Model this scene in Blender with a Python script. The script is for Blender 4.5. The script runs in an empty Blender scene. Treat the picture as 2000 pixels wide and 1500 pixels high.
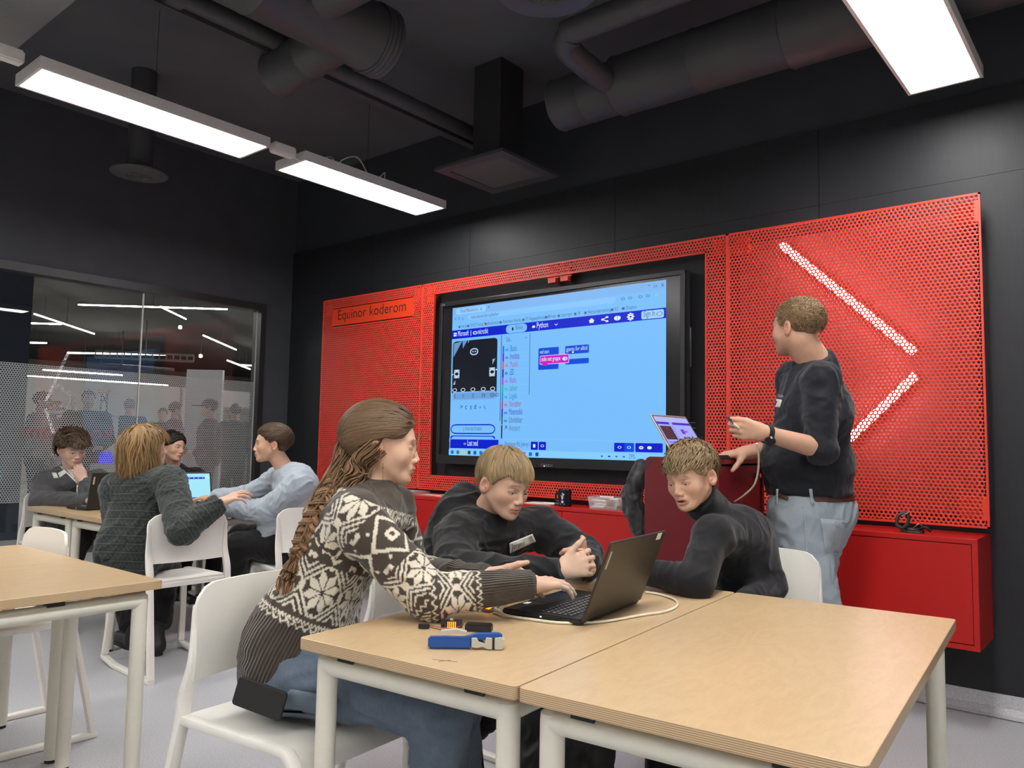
import bpy, bmesh, math, random
import numpy as np
from math import pi, sin, cos, radians, sqrt
from mathutils import Vector, Matrix
rng = np.random.default_rng(7); random.seed(7)
SC = bpy.context.scene; COL = SC.collection
# ------------------------------------------------------------------ camera, world, exposure
FPX, YAW, PITCH, ROLL, CH = 1532.2, .6893, .078, .0177, 1.1575   # focal length in px of the 2000 px frame
def cam_axes():
    cy, sy, cp, sp = cos(YAW), sin(YAW), cos(PITCH), sin(PITCH)
    f = np.array([-sy*cp, cy*cp, sp]); r = np.array([cy, sy, 0.]); u = np.cross(r, f)
    c, s = cos(ROLL), sin(ROLL)
    return np.array([c*r+s*u, -s*r+c*u, f])
CAX = cam_axes(); CPOS = np.array([0, 0, CH])
cd = bpy.data.cameras.new('camera'); cam = bpy.data.objects.new('camera', cd); COL.objects.link(cam)
cd.sensor_fit = 'HORIZONTAL'; cd.sensor_width = 36; cd.lens = FPX/2000*36; cd.clip_start = .05; cd.clip_end = 100
cam.matrix_world = Matrix(((CAX[0][0], CAX[1][0], -CAX[2][0], 0), (CAX[0][1], CAX[1][1], -CAX[2][1], 0), (CAX[0][2], CAX[1][2], -CAX[2][2], CH), (0, 0, 0, 1)))
SC.camera = cam
w = bpy.data.worlds.new('world'); SC.world = w; w.use_nodes = True
w.node_tree.nodes['Background'].inputs[0].default_value = (.75, .85, 1, 1); w.node_tree.nodes['Background'].inputs[1].default_value = .02
SC.view_settings.view_transform = 'Standard'; SC.view_settings.look = 'None'; SC.view_settings.gamma = 1
SC.view_settings.use_curve_mapping = False
SC.view_settings.exposure = 0.0
LAMP_W = 27.0       # radiance of the ceiling panels
# pixel -> point helpers (frame 2000 x 1500)
def ray(u, v): return CAX.T @ np.array([(u-1000)/FPX, (750-v)/FPX, 1.])
def at(u, v, d): return CPOS+ray(u, v)*d
def onz(u, v, z): r = ray(u, v); return CPOS+r*((z-CH)/r[2])
def ony(u, v, y): r = ray(u, v); return CPOS+r*(y/r[1])
def onx(u, v, x): r = ray(u, v); return CPOS+r*(x/r[0])
# ------------------------------------------------------------------ materials
def lin(h):
    if isinstance(h, str):
        h = h.lstrip('#'); c = [int(h[i:i+2], 16)/255 for i in (0, 2, 4)]
    else: c = [x/255 for x in h]
    return tuple((x/12.92 if x <= .04045 else ((x+.055)/1.055)**2.4) for x in c)+(1,)
MATS = {}
class N:
    def __init__(s, name):
        s.m = bpy.data.materials.new(name); s.m.use_nodes = True; s.t = s.m.node_tree; s.n = s.t.nodes; s.l = s.t.links
        s.b = s.n['Principled BSDF']; s.out = s.n['Material Output']
    def new(s, typ, **kw):
        n = s.n.new(typ)
        for k, v in kw.items():
            if k in n.bl_rna.properties and k != 'inputs': setattr(n, k, v)
        return n
    def link(s, a, b): s.l.new(a, b)
    def math(s, op, a, b=None, c=None):
        n = s.n.new('ShaderNodeMath'); n.operation = op
        for i, x in enumerate((a, b, c)):
            if x is None: continue
            if isinstance(x, (int, float)): n.inputs[i].default_value = x
            else: s.l.new(x, n.inputs[i])
        return n.outputs[0]
    def vmath(s, op, a, b=None):
        n = s.n.new('ShaderNodeVectorMath'); n.operation = op
        for i, x in enumerate((a, b)):
            if x is None: continue
            if isinstance(x, tuple): n.inputs[i].default_value = x
            else: s.l.new(x, n.inputs[i])
        return n.outputs['Value'] if op in ('LENGTH', 'DOT_PRODUCT') else n.outputs[0]
    def mix(s, f, a, b):
        n = s.n.new('ShaderNodeMix'); n.data_type = 'RGBA'
        for i, x in ((0, f), (6, a), (7, b)):
            if isinstance(x, (int, float, tuple)): n.inputs[i].default_value = x
            else: s.l.new(x, n.inputs[i])
        return n.outputs[2]
    def coord(s, kind='Object'): return s.new('ShaderNodeTexCoord').outputs[kind]
    def noise(s, vec, scale, detail=3, rough=.5):
        n = s.new('ShaderNodeTexNoise'); n.inputs['Scale'].default_value = scale; n.inputs['Detail'].default_value = detail
        n.inputs['Roughness'].default_value = rough; s.l.new(vec, n.inputs['Vector']); return n.outputs['Fac']
    def ramp(s, f, stops):
        n = s.new('ShaderNodeValToRGB'); e = n.color_ramp.elements
        while len(e) < len(stops): e.new(.5)
        for i, (p, c) in enumerate(stops): e[i].position = p; e[i].color = c
        s.l.new(f, n.inputs[0]); return n.outputs[0]
    def bump(s, h, strength, dist=.002):
        n = s.new('ShaderNodeBump'); n.inputs['Strength'].default_value = strength; n.inputs['Distance'].default_value = dist
        s.l.new(h, n.inputs['Height']); s.l.new(n.outputs[0], s.b.inputs['Normal'])
def sc4(c, k): return (c[0]*k, c[1]*k, c[2]*k, 1)
def pm(name, col, rough=.5, metal=0., ns=60, amt=.08, bump=0., bs=200, spec=.5, stretch=None, coat=0, sheen=0):
    if name in MATS: return MATS[name]
    g = N(name); c = lin(col) if not (isinstance(col, tuple) and len(col) == 4) else col
    v = g.coord()
    if stretch: v = g.vmath('MULTIPLY', v, stretch)
    f = g.noise(v, ns, 4)
    g.link(g.mix(f, sc4(c, 1-amt), sc4(c, 1+amt)), g.b.inputs['Base Color'])
    g.b.inputs['Roughness'].default_value = rough; g.b.inputs['Metallic'].default_value = metal
    g.b.inputs['Specular IOR Level'].default_value = spec
    g.b.inputs['Coat Weight'].default_value = coat; g.b.inputs['Sheen Weight'].default_value = sheen
    if bump: g.bump(g.noise(v, bs, 3), bump)
    MATS[name] = g.m; return g.m
def em(name, col, strength):
    if name in MATS: return MATS[name]
    g = N(name); c = lin(col)
    g.b.inputs['Base Color'].default_value = (0, 0, 0, 1); g.b.inputs['Roughness'].default_value = .4; g.b.inputs['Specular IOR Level'].default_value = .2
    g.b.inputs['Emission Color'].default_value = c; g.b.inputs['Emission Strength'].default_value = strength
    MATS[name] = g.m; return g.m
# ------------------------------------------------------------------ mesh helpers
class MB:
    """collects geometry for one mesh object"""
    def __init__(s): s.v = []; s.f = []; s.m = []; s.mi = 0; s.sm = []
    def add(s, vs, fs, smooth=False):
        o = len(s.v); s.v += [tuple(map(float, p)) for p in vs]
        for f in fs: s.f.append(tuple(i+o for i in f)); s.m.append(s.mi); s.sm.append(smooth)
        return s
    def box(s, lo, hi, M=None, bev=0):
        x0, y0, z0 = lo; x1, y1, z1 = hi
        if bev > 0:
            bm = bmesh.new(); bmesh.ops.create_cube(bm, size=1)
            for q in bm.verts: q.co = Vector(((x0+x1)/2+q.co.x*(x1-x0), (y0+y1)/2+q.co.y*(y1-y0), (z0+z1)/2+q.co.z*(z1-z0)))
            bmesh.ops.bevel(bm, geom=bm.edges[:], offset=bev, segments=2, affect='EDGES')
            vs = [q.co.copy() for q in bm.verts]; bm.verts.index_update(); fs = [[q.index for q in f.verts] for f in bm.faces]; bm.free()
        else:
            vs = [(x, y, z) for x in (x0, x1) for y in (y0, y1) for z in (z0, z1)]
            fs = [(0, 1, 3, 2), (4, 6, 7, 5), (0, 4, 5, 1), (2, 3, 7, 6), (0, 2, 6, 4), (1, 5, 7, 3)]
        if M is not None: vs = [M @ Vector(p) for p in vs]
        return s.add(vs, fs)
    def tube(s, pts, r, n=10, caps=True, smooth=True):
        pts = [Vector(p) for p in pts]; rs = r if isinstance(r, (list, tuple, np.ndarray)) else [r]*len(pts)
        t0 = (pts[1]-pts[0]).normalized(); a = Vector((0, 0, 1)) if abs(t0.z) < .9 else Vector((1, 0, 0)); u = t0.cross(a).normalized()
        vs = []
        for i, p in enumerate(pts):
            t = (pts[min(i+1, len(pts)-1)]-pts[max(i-1, 0)]).normalized()
            u = (u-t*u.dot(t)).normalized(); w_ = t.cross(u)
            for k in range(n):
                a = 2*pi*k/n; vs.append(p+(u*cos(a)+w_*sin(a))*rs[i])
        fs = [(i*n+k, i*n+(k+1) % n, (i+1)*n+(k+1) % n, (i+1)*n+k) for i in range(len(pts)-1) for k in range(n)]
        s.add(vs, fs, smooth)
        if caps: s.add(vs[:n], [tuple(range(n))[::-1]]); s.add(vs[-n:], [tuple(range(n))])
        return s
    def cyl(s, p, q, r, n=16, r2=None): return s.tube([p, q], [r, r if r2 is None else r2], n)
    def sweep(s, pts, prof, upv=(0, 1, 0), smooth=False, scale=None):
        """sweep a closed 2-D profile (a along side=upv, b along normal) along pts"""
        pts = [Vector(p) for p in pts]; U = Vector(upv); vs = []; n = len(prof)
        for i, p in enumerate(pts):
            t = (pts[min(i+1, len(pts)-1)]-pts[max(i-1, 0)]).normalized(); b = t.cross(U).normalized(); k = scale[i] if scale else 1
            for a, c in prof: vs.append(p+U*a*k+b*c*k)
        fs = [(i*n+k, i*n+(k+1) % n, (i+1)*n+(k+1) % n, (i+1)*n+k) for i in range(len(pts)-1) for k in range(n)]
        s.add(vs, fs, smooth); s.add(vs[:n], [tuple(range(n))[::-1]]); s.add(vs[-n:], [tuple(range(n))]); return s
    def prism(s, poly, y0, y1, axis='y'):
        n = len(poly)
        def P(a, b, y): return {'y': (a, y, b), 'x': (y, a, b), 'z': (a, b, y)}[axis]
        vs = [P(a, b, y0) for a, b in poly]+[P(a, b, y1) for a, b in poly]
        return s.add(vs, [tuple(range(n)), tuple(range(2*n-1, n-1, -1))]+[(k, k+n, (k+1) % n+n, (k+1) % n) for k in range(n)])
    def lathe(s, prof, c=(0, 0, 0), n=24, smooth=True):
        vs = []; c = Vector(c)
        for r, z in prof:
            for k in range(n): a = 2*pi*k/n; vs.append(c+Vector((r*cos(a), r*sin(a), z)))
        return s.add(vs, [(i*n+k, i*n+(k+1) % n, (i+1)*n+(k+1) % n, (i+1)*n+k) for i in range(len(prof)-1) for k in range(n)], smooth)
    def grid(s, fn, nu, nv, smooth=True, thick=None):
        vs = [fn(i/nu, j/nv) for i in range(nu+1) for j in range(nv+1)]; W = nv+1
        fs = [(i*W+j, (i+1)*W+j, (i+1)*W+j+1, i*W+j+1) for i in range(nu) for j in range(nv)]
        s.add(vs, fs, smooth); return s
    def build(s, name, mats, parent=None, fix=True, bevel=0):
        me = bpy.data.meshes.new(name); me.from_pydata(s.v, [], s.f)
        for m in (mats if isinstance(mats, (list, tuple)) else [mats]): me.materials.append(m)
        if max(s.m, default=0): me.polygons.foreach_set('material_index', s.m)
        if fix:
            bm = bmesh.new(); bm.from_mesh(me); bmesh.ops.remove_doubles(bm, verts=bm.verts, dist=1e-6); bmesh.ops.recalc_face_normals(bm, faces=bm.faces); bm.to_mesh(me); bm.free()
            if any(s.sm): me.polygons.foreach_set('use_smooth', [True]*len(me.polygons)); me.set_sharp_from_angle(angle=radians(40))
        else: me.polygons.foreach_set('use_smooth', s.sm)
        o = bpy.data.objects.new(name, me); COL.objects.link(o)
        if parent: o.parent = parent
        if bevel:
            b = o.modifiers.new('bevel', 'BEVEL'); b.width = bevel; b.segments = 2; b.limit_method = 'ANGLE'
        return o
def thing(name, label, cat, loc=(0, 0, 0), rz=0, group=None):
    o = bpy.data.objects.new(name, None); COL.objects.link(o); o.location = loc; o.rotation_euler = (0, 0, rz); o.empty_display_size = .1
    o['label'] = label; o['category'] = cat
    if group: o['group'] = group
    return o
def tag(o, label=None, cat=None, group=None, kind=None):
    for k, v in (('label', label), ('category', cat), ('group', group), ('kind', kind)):
        if v: o[k] = v
    return o
def struct(o): o['kind'] = 'structure'; return o
def copy_tree(o, parent=None):
    c = o.copy(); COL.objects.link(c)
    if parent: c.parent = parent
    for ch in list(o.children): copy_tree(ch, c)
    return c
def text_mesh(body, size=1., align='LEFT'):
    cu = bpy.data.curves.new('t', 'FONT'); cu.body = body; cu.size = size; cu.align_x = align; cu.resolution_u = 3
    o = bpy.data.objects.new('t', cu); COL.objects.link(o)
    me = bpy.data.meshes.new_from_object(o.evaluated_get(bpy.context.evaluated_depsgraph_get()))
    vs = [tuple(v.co) for v in me.vertices]; fs = [tuple(p.vertices) for p in me.polygons]
    bpy.data.objects.remove(o); bpy.data.curves.remove(cu); bpy.data.meshes.remove(me); return vs, fs
def rrect(x0, y0, x1, y1, r, n=5):
    p = []
    for cx, cy, a0 in ((x1-r, y1-r, 0), (x0+r, y1-r, pi/2), (x0+r, y0+r, pi), (x1-r, y0+r, 1.5*pi)):
        p += [(cx+r*cos(a0+pi/2*k/n), cy+r*sin(a0+pi/2*k/n)) for k in range(n+1)]
    return p
# ------------------------------------------------------------------ room
YW, XL, HC, XR, YF = 4.18, -6.07, 3.55, 2.6, -4.2       # back wall, glass wall, ceiling, right and rear walls
ZT = .712                                                # table height
def wood_black():
    g = N('black_stained_plywood'); v = g.vmath('MULTIPLY', g.coord(), (2.2, 1, .55))
    f = g.noise(v, 3.2, 6, .65); ff = g.noise(g.vmath('MULTIPLY', g.coord(), (14, 1, 1.2)), 6, 4, .6)
    bands = g.math('FRACT', g.math('MULTIPLY', f, 9)); ring = g.math('ABSOLUTE', g.math('SUBTRACT', bands, .5))
    k = g.math('MULTIPLY', g.math('ADD', g.math('MULTIPLY', ring, .6), ff), .7)
    g.link(g.ramp(k, [(.2, (.0155, .0172, .020, 1)), (.62, (.0205, .0225, .026, 1)), (.9, (.033, .035, .039, 1))]), g.b.inputs['Base Color'])
    g.link(g.math('ADD', g.math('MULTIPLY', ff, .16), .42), g.b.inputs['Roughness'])
    g.b.inputs['Specular IOR Level'].default_value = .32
    g.bump(k, .12, .002); return g.m
M_wall = wood_black()
M_black = pm('matt_black_paint', (.052, .058, .068, 1), .62, ns=5, amt=.25, spec=.4)
M_ceil = pm('black_ceiling_paint', (.095, .102, .114, 1), .8, ns=3, amt=.2)
M_duct = pm('black_painted_steel', (.055, .056, .060, 1), .5, ns=9, amt=.15, bump=.05, bs=40)
def floor_mat():
    g = N('speckled_vinyl'); v = g.coord(); a = g.noise(v, 160, 2, .7); b = g.noise(v, 420, 2, .7); c = g.noise(v, .8, 3)
    k = g.math('ADD', g.math('MULTIPLY', a, .6), g.math('MULTIPLY', b, .5))
    col = g.ramp(k, [(.36, (.32, .32, .335, 1)), (.5, (.42, .42, .44, 1)), (.66, (.55, .55, .57, 1))])
    g.link(g.mix(g.math('MULTIPLY', c, .15), col, (.34, .34, .36, 1)), g.b.inputs['Base Color'])
    g.b.inputs['Roughness'].default_value = .42; g.b.inputs['Specular IOR Level'].default_value = .4; return g.m
M_floor = floor_mat()
m = MB(); m.box((-20, -8, -.1), (XR, 15, 0)); struct(m.build('floor', M_floor))
# coved vinyl skirting along the back wall
m = MB(); pr = [(0, .004), (-.075, .004), (-.045, .012), (-.02, .035), (-.008, .09), (0, .09)]
m.prism([(YW+a, b) for a, b in pr], XL, XR, 'x'); struct(m.build('baseboard_back', M_floor))
m = MB(); m.box((XL, YW+.02, 0), (XR, YW+.14, HC)); wb = struct(m.build('wall_back', pm('black_upper_wall', (.032, .036, .043, 1), .62, ns=5, amt=.25)))
seams = [XL, -4.95, -3.87, -2.62, -1.35, -.1, 1.15, XR]; z_s = 2.46
for i in range(len(seams)-1):                                            # stained plywood cladding boards, 2 mm joints
    for z0, z1 in ((.085, z_s), (z_s, 2.872)):
        m = MB(); m.box((seams[i]+.0015, YW, z0+.0015), (seams[i+1]-.0015, YW+.018, z1)); m.build('panel', M_wall, wb)
m = MB(); m.box((XL-.13, 3.90, 0), (XL, YW+.14, HC)); m.box((XL-.13, -8, 2.36), (XL, 3.90, HC)); struct(m.build('wall_left', M_black))
m = MB(); m.box((XR, YF, 0), (XR+.1, YW+.14, HC)); struct(m.build('wall_right', pm('white_side_wall', '#d4d4d2', .7)))  # unseen wall, made white to bounce light across the room
m = MB(); m.box((XL-.13, YF-.1, 0), (XR+.1, YF, HC)); struct(m.build('wall_front', pm('white_rear_wall', '#d8d8d6', .7)))  # unseen as well, white for the same bounce light
m = MB(); m.box((XL-.13, YF-.1, HC), (XR+.1, YW+.14, HC+.1)); struct(m.build('ceiling', M_ceil))
# ------------------------------------------------------------------ glass wall: black frame, three panes, dotted film
M_frame = pm('black_steel_frame', (.02, .02, .021, 1), .35, ns=30)
m = MB()
GY0, GY1, GZ1 = -3.9, 3.86, 2.30
m.box((XL-.10, GY0, GZ1), (XL+.025, GY1+.05, GZ1+.06)); m.box((XL-.10, GY1, 0), (XL+.025, GY1+.05, GZ1)); m.box((XL-.10, GY0, 0), (XL+.025, GY1, .05))
m.box((XL-.10, GY0-.05, 0), (XL+.025, GY0, GZ1+.06)); win = struct(m.build('window_1', M_frame))
def glass_mat():
    g = N('clear_glass'); fr = g.new('ShaderNodeFresnel'); fr.inputs[0].default_value = 1.5
    gl = g.new('ShaderNodeBsdfGlossy'); gl.inputs['Roughness'].default_value = 0; gl.inputs['Color'].default_value = (.95, .97, 1, 1)
    tr = g.new('ShaderNodeBsdfTransparent'); tr.inputs[0].default_value = (.93, .96, .96, 1); mx = g.new('ShaderNodeMixShader')
    g.link(g.math('MULTIPLY', fr.outputs[0], .55), mx.inputs[0]); g.link(tr.outputs[0], mx.inputs[1]); g.link(gl.outputs[0], mx.inputs[2]); g.link(mx.outputs[0], g.out.inputs[0])
    g.n.remove(g.b); return g.m
M_glass = glass_mat()
def film_mat():
    g = N('dotted_white_film'); p = .0168; v = g.coord(); s = g.new('ShaderNodeSeparateXYZ'); g.link(v, s.inputs[0])
    def d(off):
        a = g.math('MULTIPLY', g.math('SUBTRACT', g.math('FRACT', g.math('ADD', g.math('DIVIDE', s.outputs[1], p), off)), .5), p)
        b = g.math('MULTIPLY', g.math('SUBTRACT', g.math('FRACT', g.math('ADD', g.math('DIVIDE', s.outputs[2], p*sqrt(3)), off)), .5), p*sqrt(3))
        return g.math('SQRT', g.math('ADD', g.math('MULTIPLY', a, a), g.math('MULTIPLY', b, b)))
    hole = g.math('LESS_THAN', g.math('MINIMUM', d(0.), d(.5)), .0059)
    df = g.new('ShaderNodeBsdfDiffuse'); df.inputs[0].default_value = (.44, .44, .45, 1)
    tl = g.new('ShaderNodeBsdfTranslucent'); tl.inputs[0].default_value = (.62, .62, .64, 1); ad = g.new('ShaderNodeMixShader'); ad.inputs[0].default_value = .35
    g.link(df.outputs[0], ad.inputs[1]); g.link(tl.outputs[0], ad.inputs[2])
    tr = g.new('ShaderNodeBsdfTransparent'); mx = g.new('ShaderNodeMixShader')
    g.link(hole, mx.inputs[0]); g.link(ad.outputs[0], mx.inputs[1]); g.link(tr.outputs[0], mx.inputs[2]); g.link(mx.outputs[0], g.out.inputs[0]); g.n.remove(g.b); return g.m
M_film = film_mat()
ys = [GY0, -2.6, -1.51, -.42, .67, 1.76, 2.85, GY1]
M_sil = pm('clear_silicone_joint', '#cfd2d0', .4)
for a, b in zip(ys[:-1], ys[1:]):
    m = MB(); m.box((XL-.045, a+.004, .05), (XL-.033, b-.004, GZ1)); pn = m.build('pane', M_glass, win)
    m = MB(); m.add([(XL-.0465, a+.004, .70), (XL-.0465, b-.004, .70), (XL-.0465, b-.004, 1.668), (XL-.0465, a+.004, 1.668)], [(0, 1, 2, 3)]); m.build('dotted_film', M_film, pn, fix=False)
    m = MB(); m.box((XL-.046, b-.004, .05), (XL-.032, b+.004, GZ1)); m.build('glazing_joint', M_sil, win)
# red lettering on the outer face, read from the hall (seen mirrored from the room)
M_redfilm = pm('red_vinyl', '#c0202a', .5)
vs, fs = text_mesh('koderom', .150)
y_k = 2.685
tm = MB(); tm.add([(XL-.0475, y_k-x*1.12, 1.150+y) for x, y, z in vs], fs); tm.build('lettering', M_redfilm, win, fix=False)
# ------------------------------------------------------------------ ceiling lamps
M_lampframe = pm('white_lamp_housing', '#d9d6d2', .45)
M_lamp = em('lamp_diffuser', (255, 252, 250), LAMP_W)
def lamp(x, y0, label):
    L, W = 1.176, .301; t = thing('ceiling_panel_light', label, 'ceiling lamp', (x+W/2, y0+L/2, 2.80), group='white panel lights under the ceiling')
    a, b = W/2, L/2; f = .014
    m = MB(); m.box((-a, -b, .045), (a, b, .055))
    for lo, hi in (((-a, -b, 0), (-a+f, b, .045)), ((a-f, -b, 0), (a, b, .045)), ((-a+f, -b, 0), (a-f, -b+f, .045)), ((-a+f, b-f, 0), (a-f, b, .045))): m.box(lo, hi)
    m.build('housing', M_lampframe, t)
    m = MB(); m.box((-a+f, -b+f, .004), (a-f, b-f, .010)); m.build('diffuser', M_lamp, t)
    m = MB()
    for yy in (0,): m.cyl((0, yy, .055), (0, yy, (3.06 if x < -4 and -.4 < y0 < 1 else HC)-2.80), .0015, 5)
    m.build('suspension_wire', M_frame, t); return t
lamp(-4.090, 1.2527, 'longest looking white panel light on the left, in front of the white connector')
lamp(-4.090, 2.6634, 'white panel light with loose white cable coiled on top, near the back wall')
lamp(-.836, 2.683, 'white panel light at the upper right, closest to the camera')
lamp(-4.090, -.158, 'white panel light left of the frame in the left row')
for y, l_ in ((1.272, 'second'), (-.139, 'third'), (-1.55, 'fourth'), (-2.96, 'fifth')): lamp(-.836, y, 'white panel light, %s from the screen wall in the right row above the camera' % l_)  # the last two are added behind the camera to brighten the room
lamp(-4.090, -1.57, 'added white panel light, unseen behind the camera in the left row')  # added out of view for more light on floor and chairs
lamp(-4.090, -2.98, 'added white panel light, unseen at the rear end of the left row')  # another unseen lamp added to brighten the room
for y, l_ in ((.4, 'front'), (-1.3, 'rear')): lamp(1.55, y, 'added unseen white panel light at the %s of a row along the right side wall' % l_)  # row added out of view to even out the room light
M_white = pm('white_plastic', '#e4e2dc', .4)
for y, lab in ((2.545, 'small white connector box between the two left panel lights'), (1.125, 'small white connector box at the left edge of the picture, before the first panel light')):
    m = MB(); m.box((-3.87, y-.075, 2.80), (-3.81, y+.075, 2.86), bev=.008); tag(m.build('connector_box', M_white), lab, 'lamp connector')
pts = [(-3.84, 2.62, 2.81), (-3.84, 2.70, 2.80), (-3.81, 2.78, 2.84), (-3.86, 2.9, 2.90), (-3.90, 2.98, 2.875), (-3.9, 3.02, 2.93), (-3.86, 3.10, 2.96), (-3.88, 3.2, 2.89), (-3.84, 3.14, 2.87), (-3.9, 3.06, 2.88), (-3.86, 3.26, 2.875), (-3.87, 3.34, 2.93), (-3.9, 3.37, 2.89), (-3.85, 3.4, 2.88), (-3.9, 3.6, 2.88), (-3.88, 3.64, 2.90)]
def spline(pts, n=6):
    P = [Vector(p) for p in pts]; out = []
    for i in range(len(P)-1):
        p0, p1, p2, p3 = P[max(i-1, 0)], P[i], P[i+1], P[min(i+2, len(P)-1)]
        for k in range(n):
            t = k/n; out.append(.5*((2*p1)+(p2-p0)*t+(2*p0-5*p1+4*p2-p3)*t*t+(3*p1-p0-3*p2+p3)*t**3))
    return out+[P[-1]]
m = MB(); m.tube(spline(pts), .004, 6); tag(m.build('lamp_cable', M_white), 'loose white cable looped on top of the back left panel light', 'cable')
# ------------------------------------------------------------------ ducts, pipes, diffusers
def rings(m, p, q, r, step, h=.004):
    p, q = Vector(p), Vector(q); L = (q-p).length; n = max(2, int(L/step)); d = (q-p)/L; pts = []; rs = []
    for i in range(n+1):
        c = p+d*(L*i/n)
        for o, k in ((-.006, 0), (0, h), (.006, 0)): pts.append(c+d*o); rs.append(r+k)
    m.tube(pts, rs, 28)
def duct(name, lab, segs, cat='duct'):
    m = MB()
    for p, q, r, st in segs: rings(m, p, q, r, st)
    return tag(m.build(name, M_duct), lab, cat)
duct('ventilation_duct', 'large black ventilation duct at the top left, running towards the screen wall', [((-2.95, -1.0, 3.16), (-2.95, 2.46, 3.16), .165, .6), ((-2.95, 2.42, 3.16), (-2.95, 2.50, 3.16), .172, .02)])
duct('ventilation_duct', 'black branch duct running right from the top left duct', [((-2.95, 2.05, 3.17), (-.2, 2.05, 3.17), .115, .5)])
duct('ventilation_duct', 'short black branch duct dropping left from the top left duct', [((-3.0, 2.3, 3.14), (-3.55, 2.3, 3.10), .115, .25)])
duct('ventilation_duct', 'thick black duct parallel to the screen wall, at the upper right', [((-2.60, 3.55, 3.12), (-2.2, 3.55, 3.12), .145, .3), ((-2.2, 3.55, 3.12), (-1.27, 3.55, 3.12), .158, .9), ((-1.27, 3.55, 3.12), (2.3, 3.55, 3.12), .17, 1.2)])
m = MB(); m.tube(spline([(2.2, 2.98, 3.16), (-.5, 2.98, 3.16), (-2.0, 2.98, 3.16), (-2.13, 2.99, 3.15), (-2.2, 3.05, 3.13), (-2.2, 3.3, 3.1), (-2.2, 3.45, 3.1)], 5), .062, 20)
tag(m.build('ventilation_pipe', M_duct), 'slim black pipe with an elbow beside the thick right duct', 'duct')
m = MB(); m.cyl((-3.42, 1.32, 3.2), (-3.42, 4.1, 3.2), .045, 14); m.box((-3.56, 1.32, 3.17), (-3.50, 4.0, 3.20)); m.cyl((-3.42, 1.62, 3.2), (-3.42, 1.70, 3.2), .06, 14)
tag(m.build('sprinkler_pipe', M_duct), 'thin black pipe with a coupling beside the top left duct', 'pipe')
m = MB(); m.box((-6.0, .3, 3.06), (-3.3, 1.305, 3.3)); tag(m.build('cable_duct_box', pm('grey_painted_duct', (.22, .22, .225, 1), .55)), 'black box duct in the top left corner above the lamps', 'duct')
M_mesh = pm('grey_perforated_vent', '#55554f', .6, ns=300, amt=.5)
def diffuser(c, r, lab):
    t = thing('air_diffuser', lab, 'air vent', c, group='round ceiling air vents')
    m = MB(); m.lathe([(0, .012), (r*.40, .010), (r*.43, .0), (r*.5, .004), (r*.98, .014), (r, .022), (r*.97, .03), (0, .03)], n=40); m.build('plate', M_duct, t)
    m = MB()
    for rr, n in ((.16, 10), (.26, 16), (.36, 24)):
        for k in range(n):
            a = 2*pi*k/n; m.box((-.007, -.003, -.0015), (.007, .003, .0035), Matrix.Translation((r*rr*cos(a), r*rr*sin(a), .009)) @ Matrix.Rotation(a, 4, 'Z'))
    m.build('slot_ring', M_mesh, t)
    m = MB(); m.cyl((0, 0, .03), (0, 0, HC-c[2]), r*.45, 20); m.build('spigot', M_duct, t)
diffuser((-5.04, 2.28, 2.85), .175, 'round black air vent at the left, above the glass wall')
diffuser((-1.712, 2.24, 2.85), .2, 'round black air vent at the top edge of the picture')
t = thing('return_vent', 'square black air vent with a perforated grille above the screen', 'air vent', (-3.16, 3.65, 2.86))
m = MB()
for lo, hi in (((-.28, -.28, 0), (.28, -.21, .02)), ((-.28, .21, 0), (.28, .28, .02)), ((-.28, -.21, 0), (-.21, .21, .02)), ((.21, -.21, 0), (.28, .21, .02))): m.box(lo, hi)
m.build('flange', M_duct, t)
m = MB(); m.box((-.11, -.11, .02), (.11, .11, HC-2.86)); m.build('plenum', pm('black_plenum', (.02, .021, .023, 1), .7), t)
m = MB(); m.box((-.21, -.21, .006), (.21, .21, .012)); m.build('grille', M_mesh, t)
# cable tray with connectors behind the right lamp
t = thing('cable_bundle', 'red and white electrical cables with clips beside the right panel light', 'cables', (-1.0, 2.62, 2.95))
mr = MB(); mw = MB(); M_redc = pm('red_cable', '#c8402a', .5)
for k in range(3): mr.tube(spline([(.25, .0+k*.03, .1), (.05, -.02+k*.02, .07-k*.02), (-.06, -.03+k*.03, .05)]), .007, 6)
mr.build('red_cable', M_redc, t)
for a, b in ((-.21, .02), (-.16, -.09)): m = MB(); m.box((a-.012, b, .02), (a+.012, b+.03, .045)); m.build('cable_clip', M_white, t)
mw.tube([(.1, -.06, .03), (-.02, -.08, .02), (-.1, -.09, .015)], .006, 6); mw.build('white_cable', M_white, t)
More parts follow.
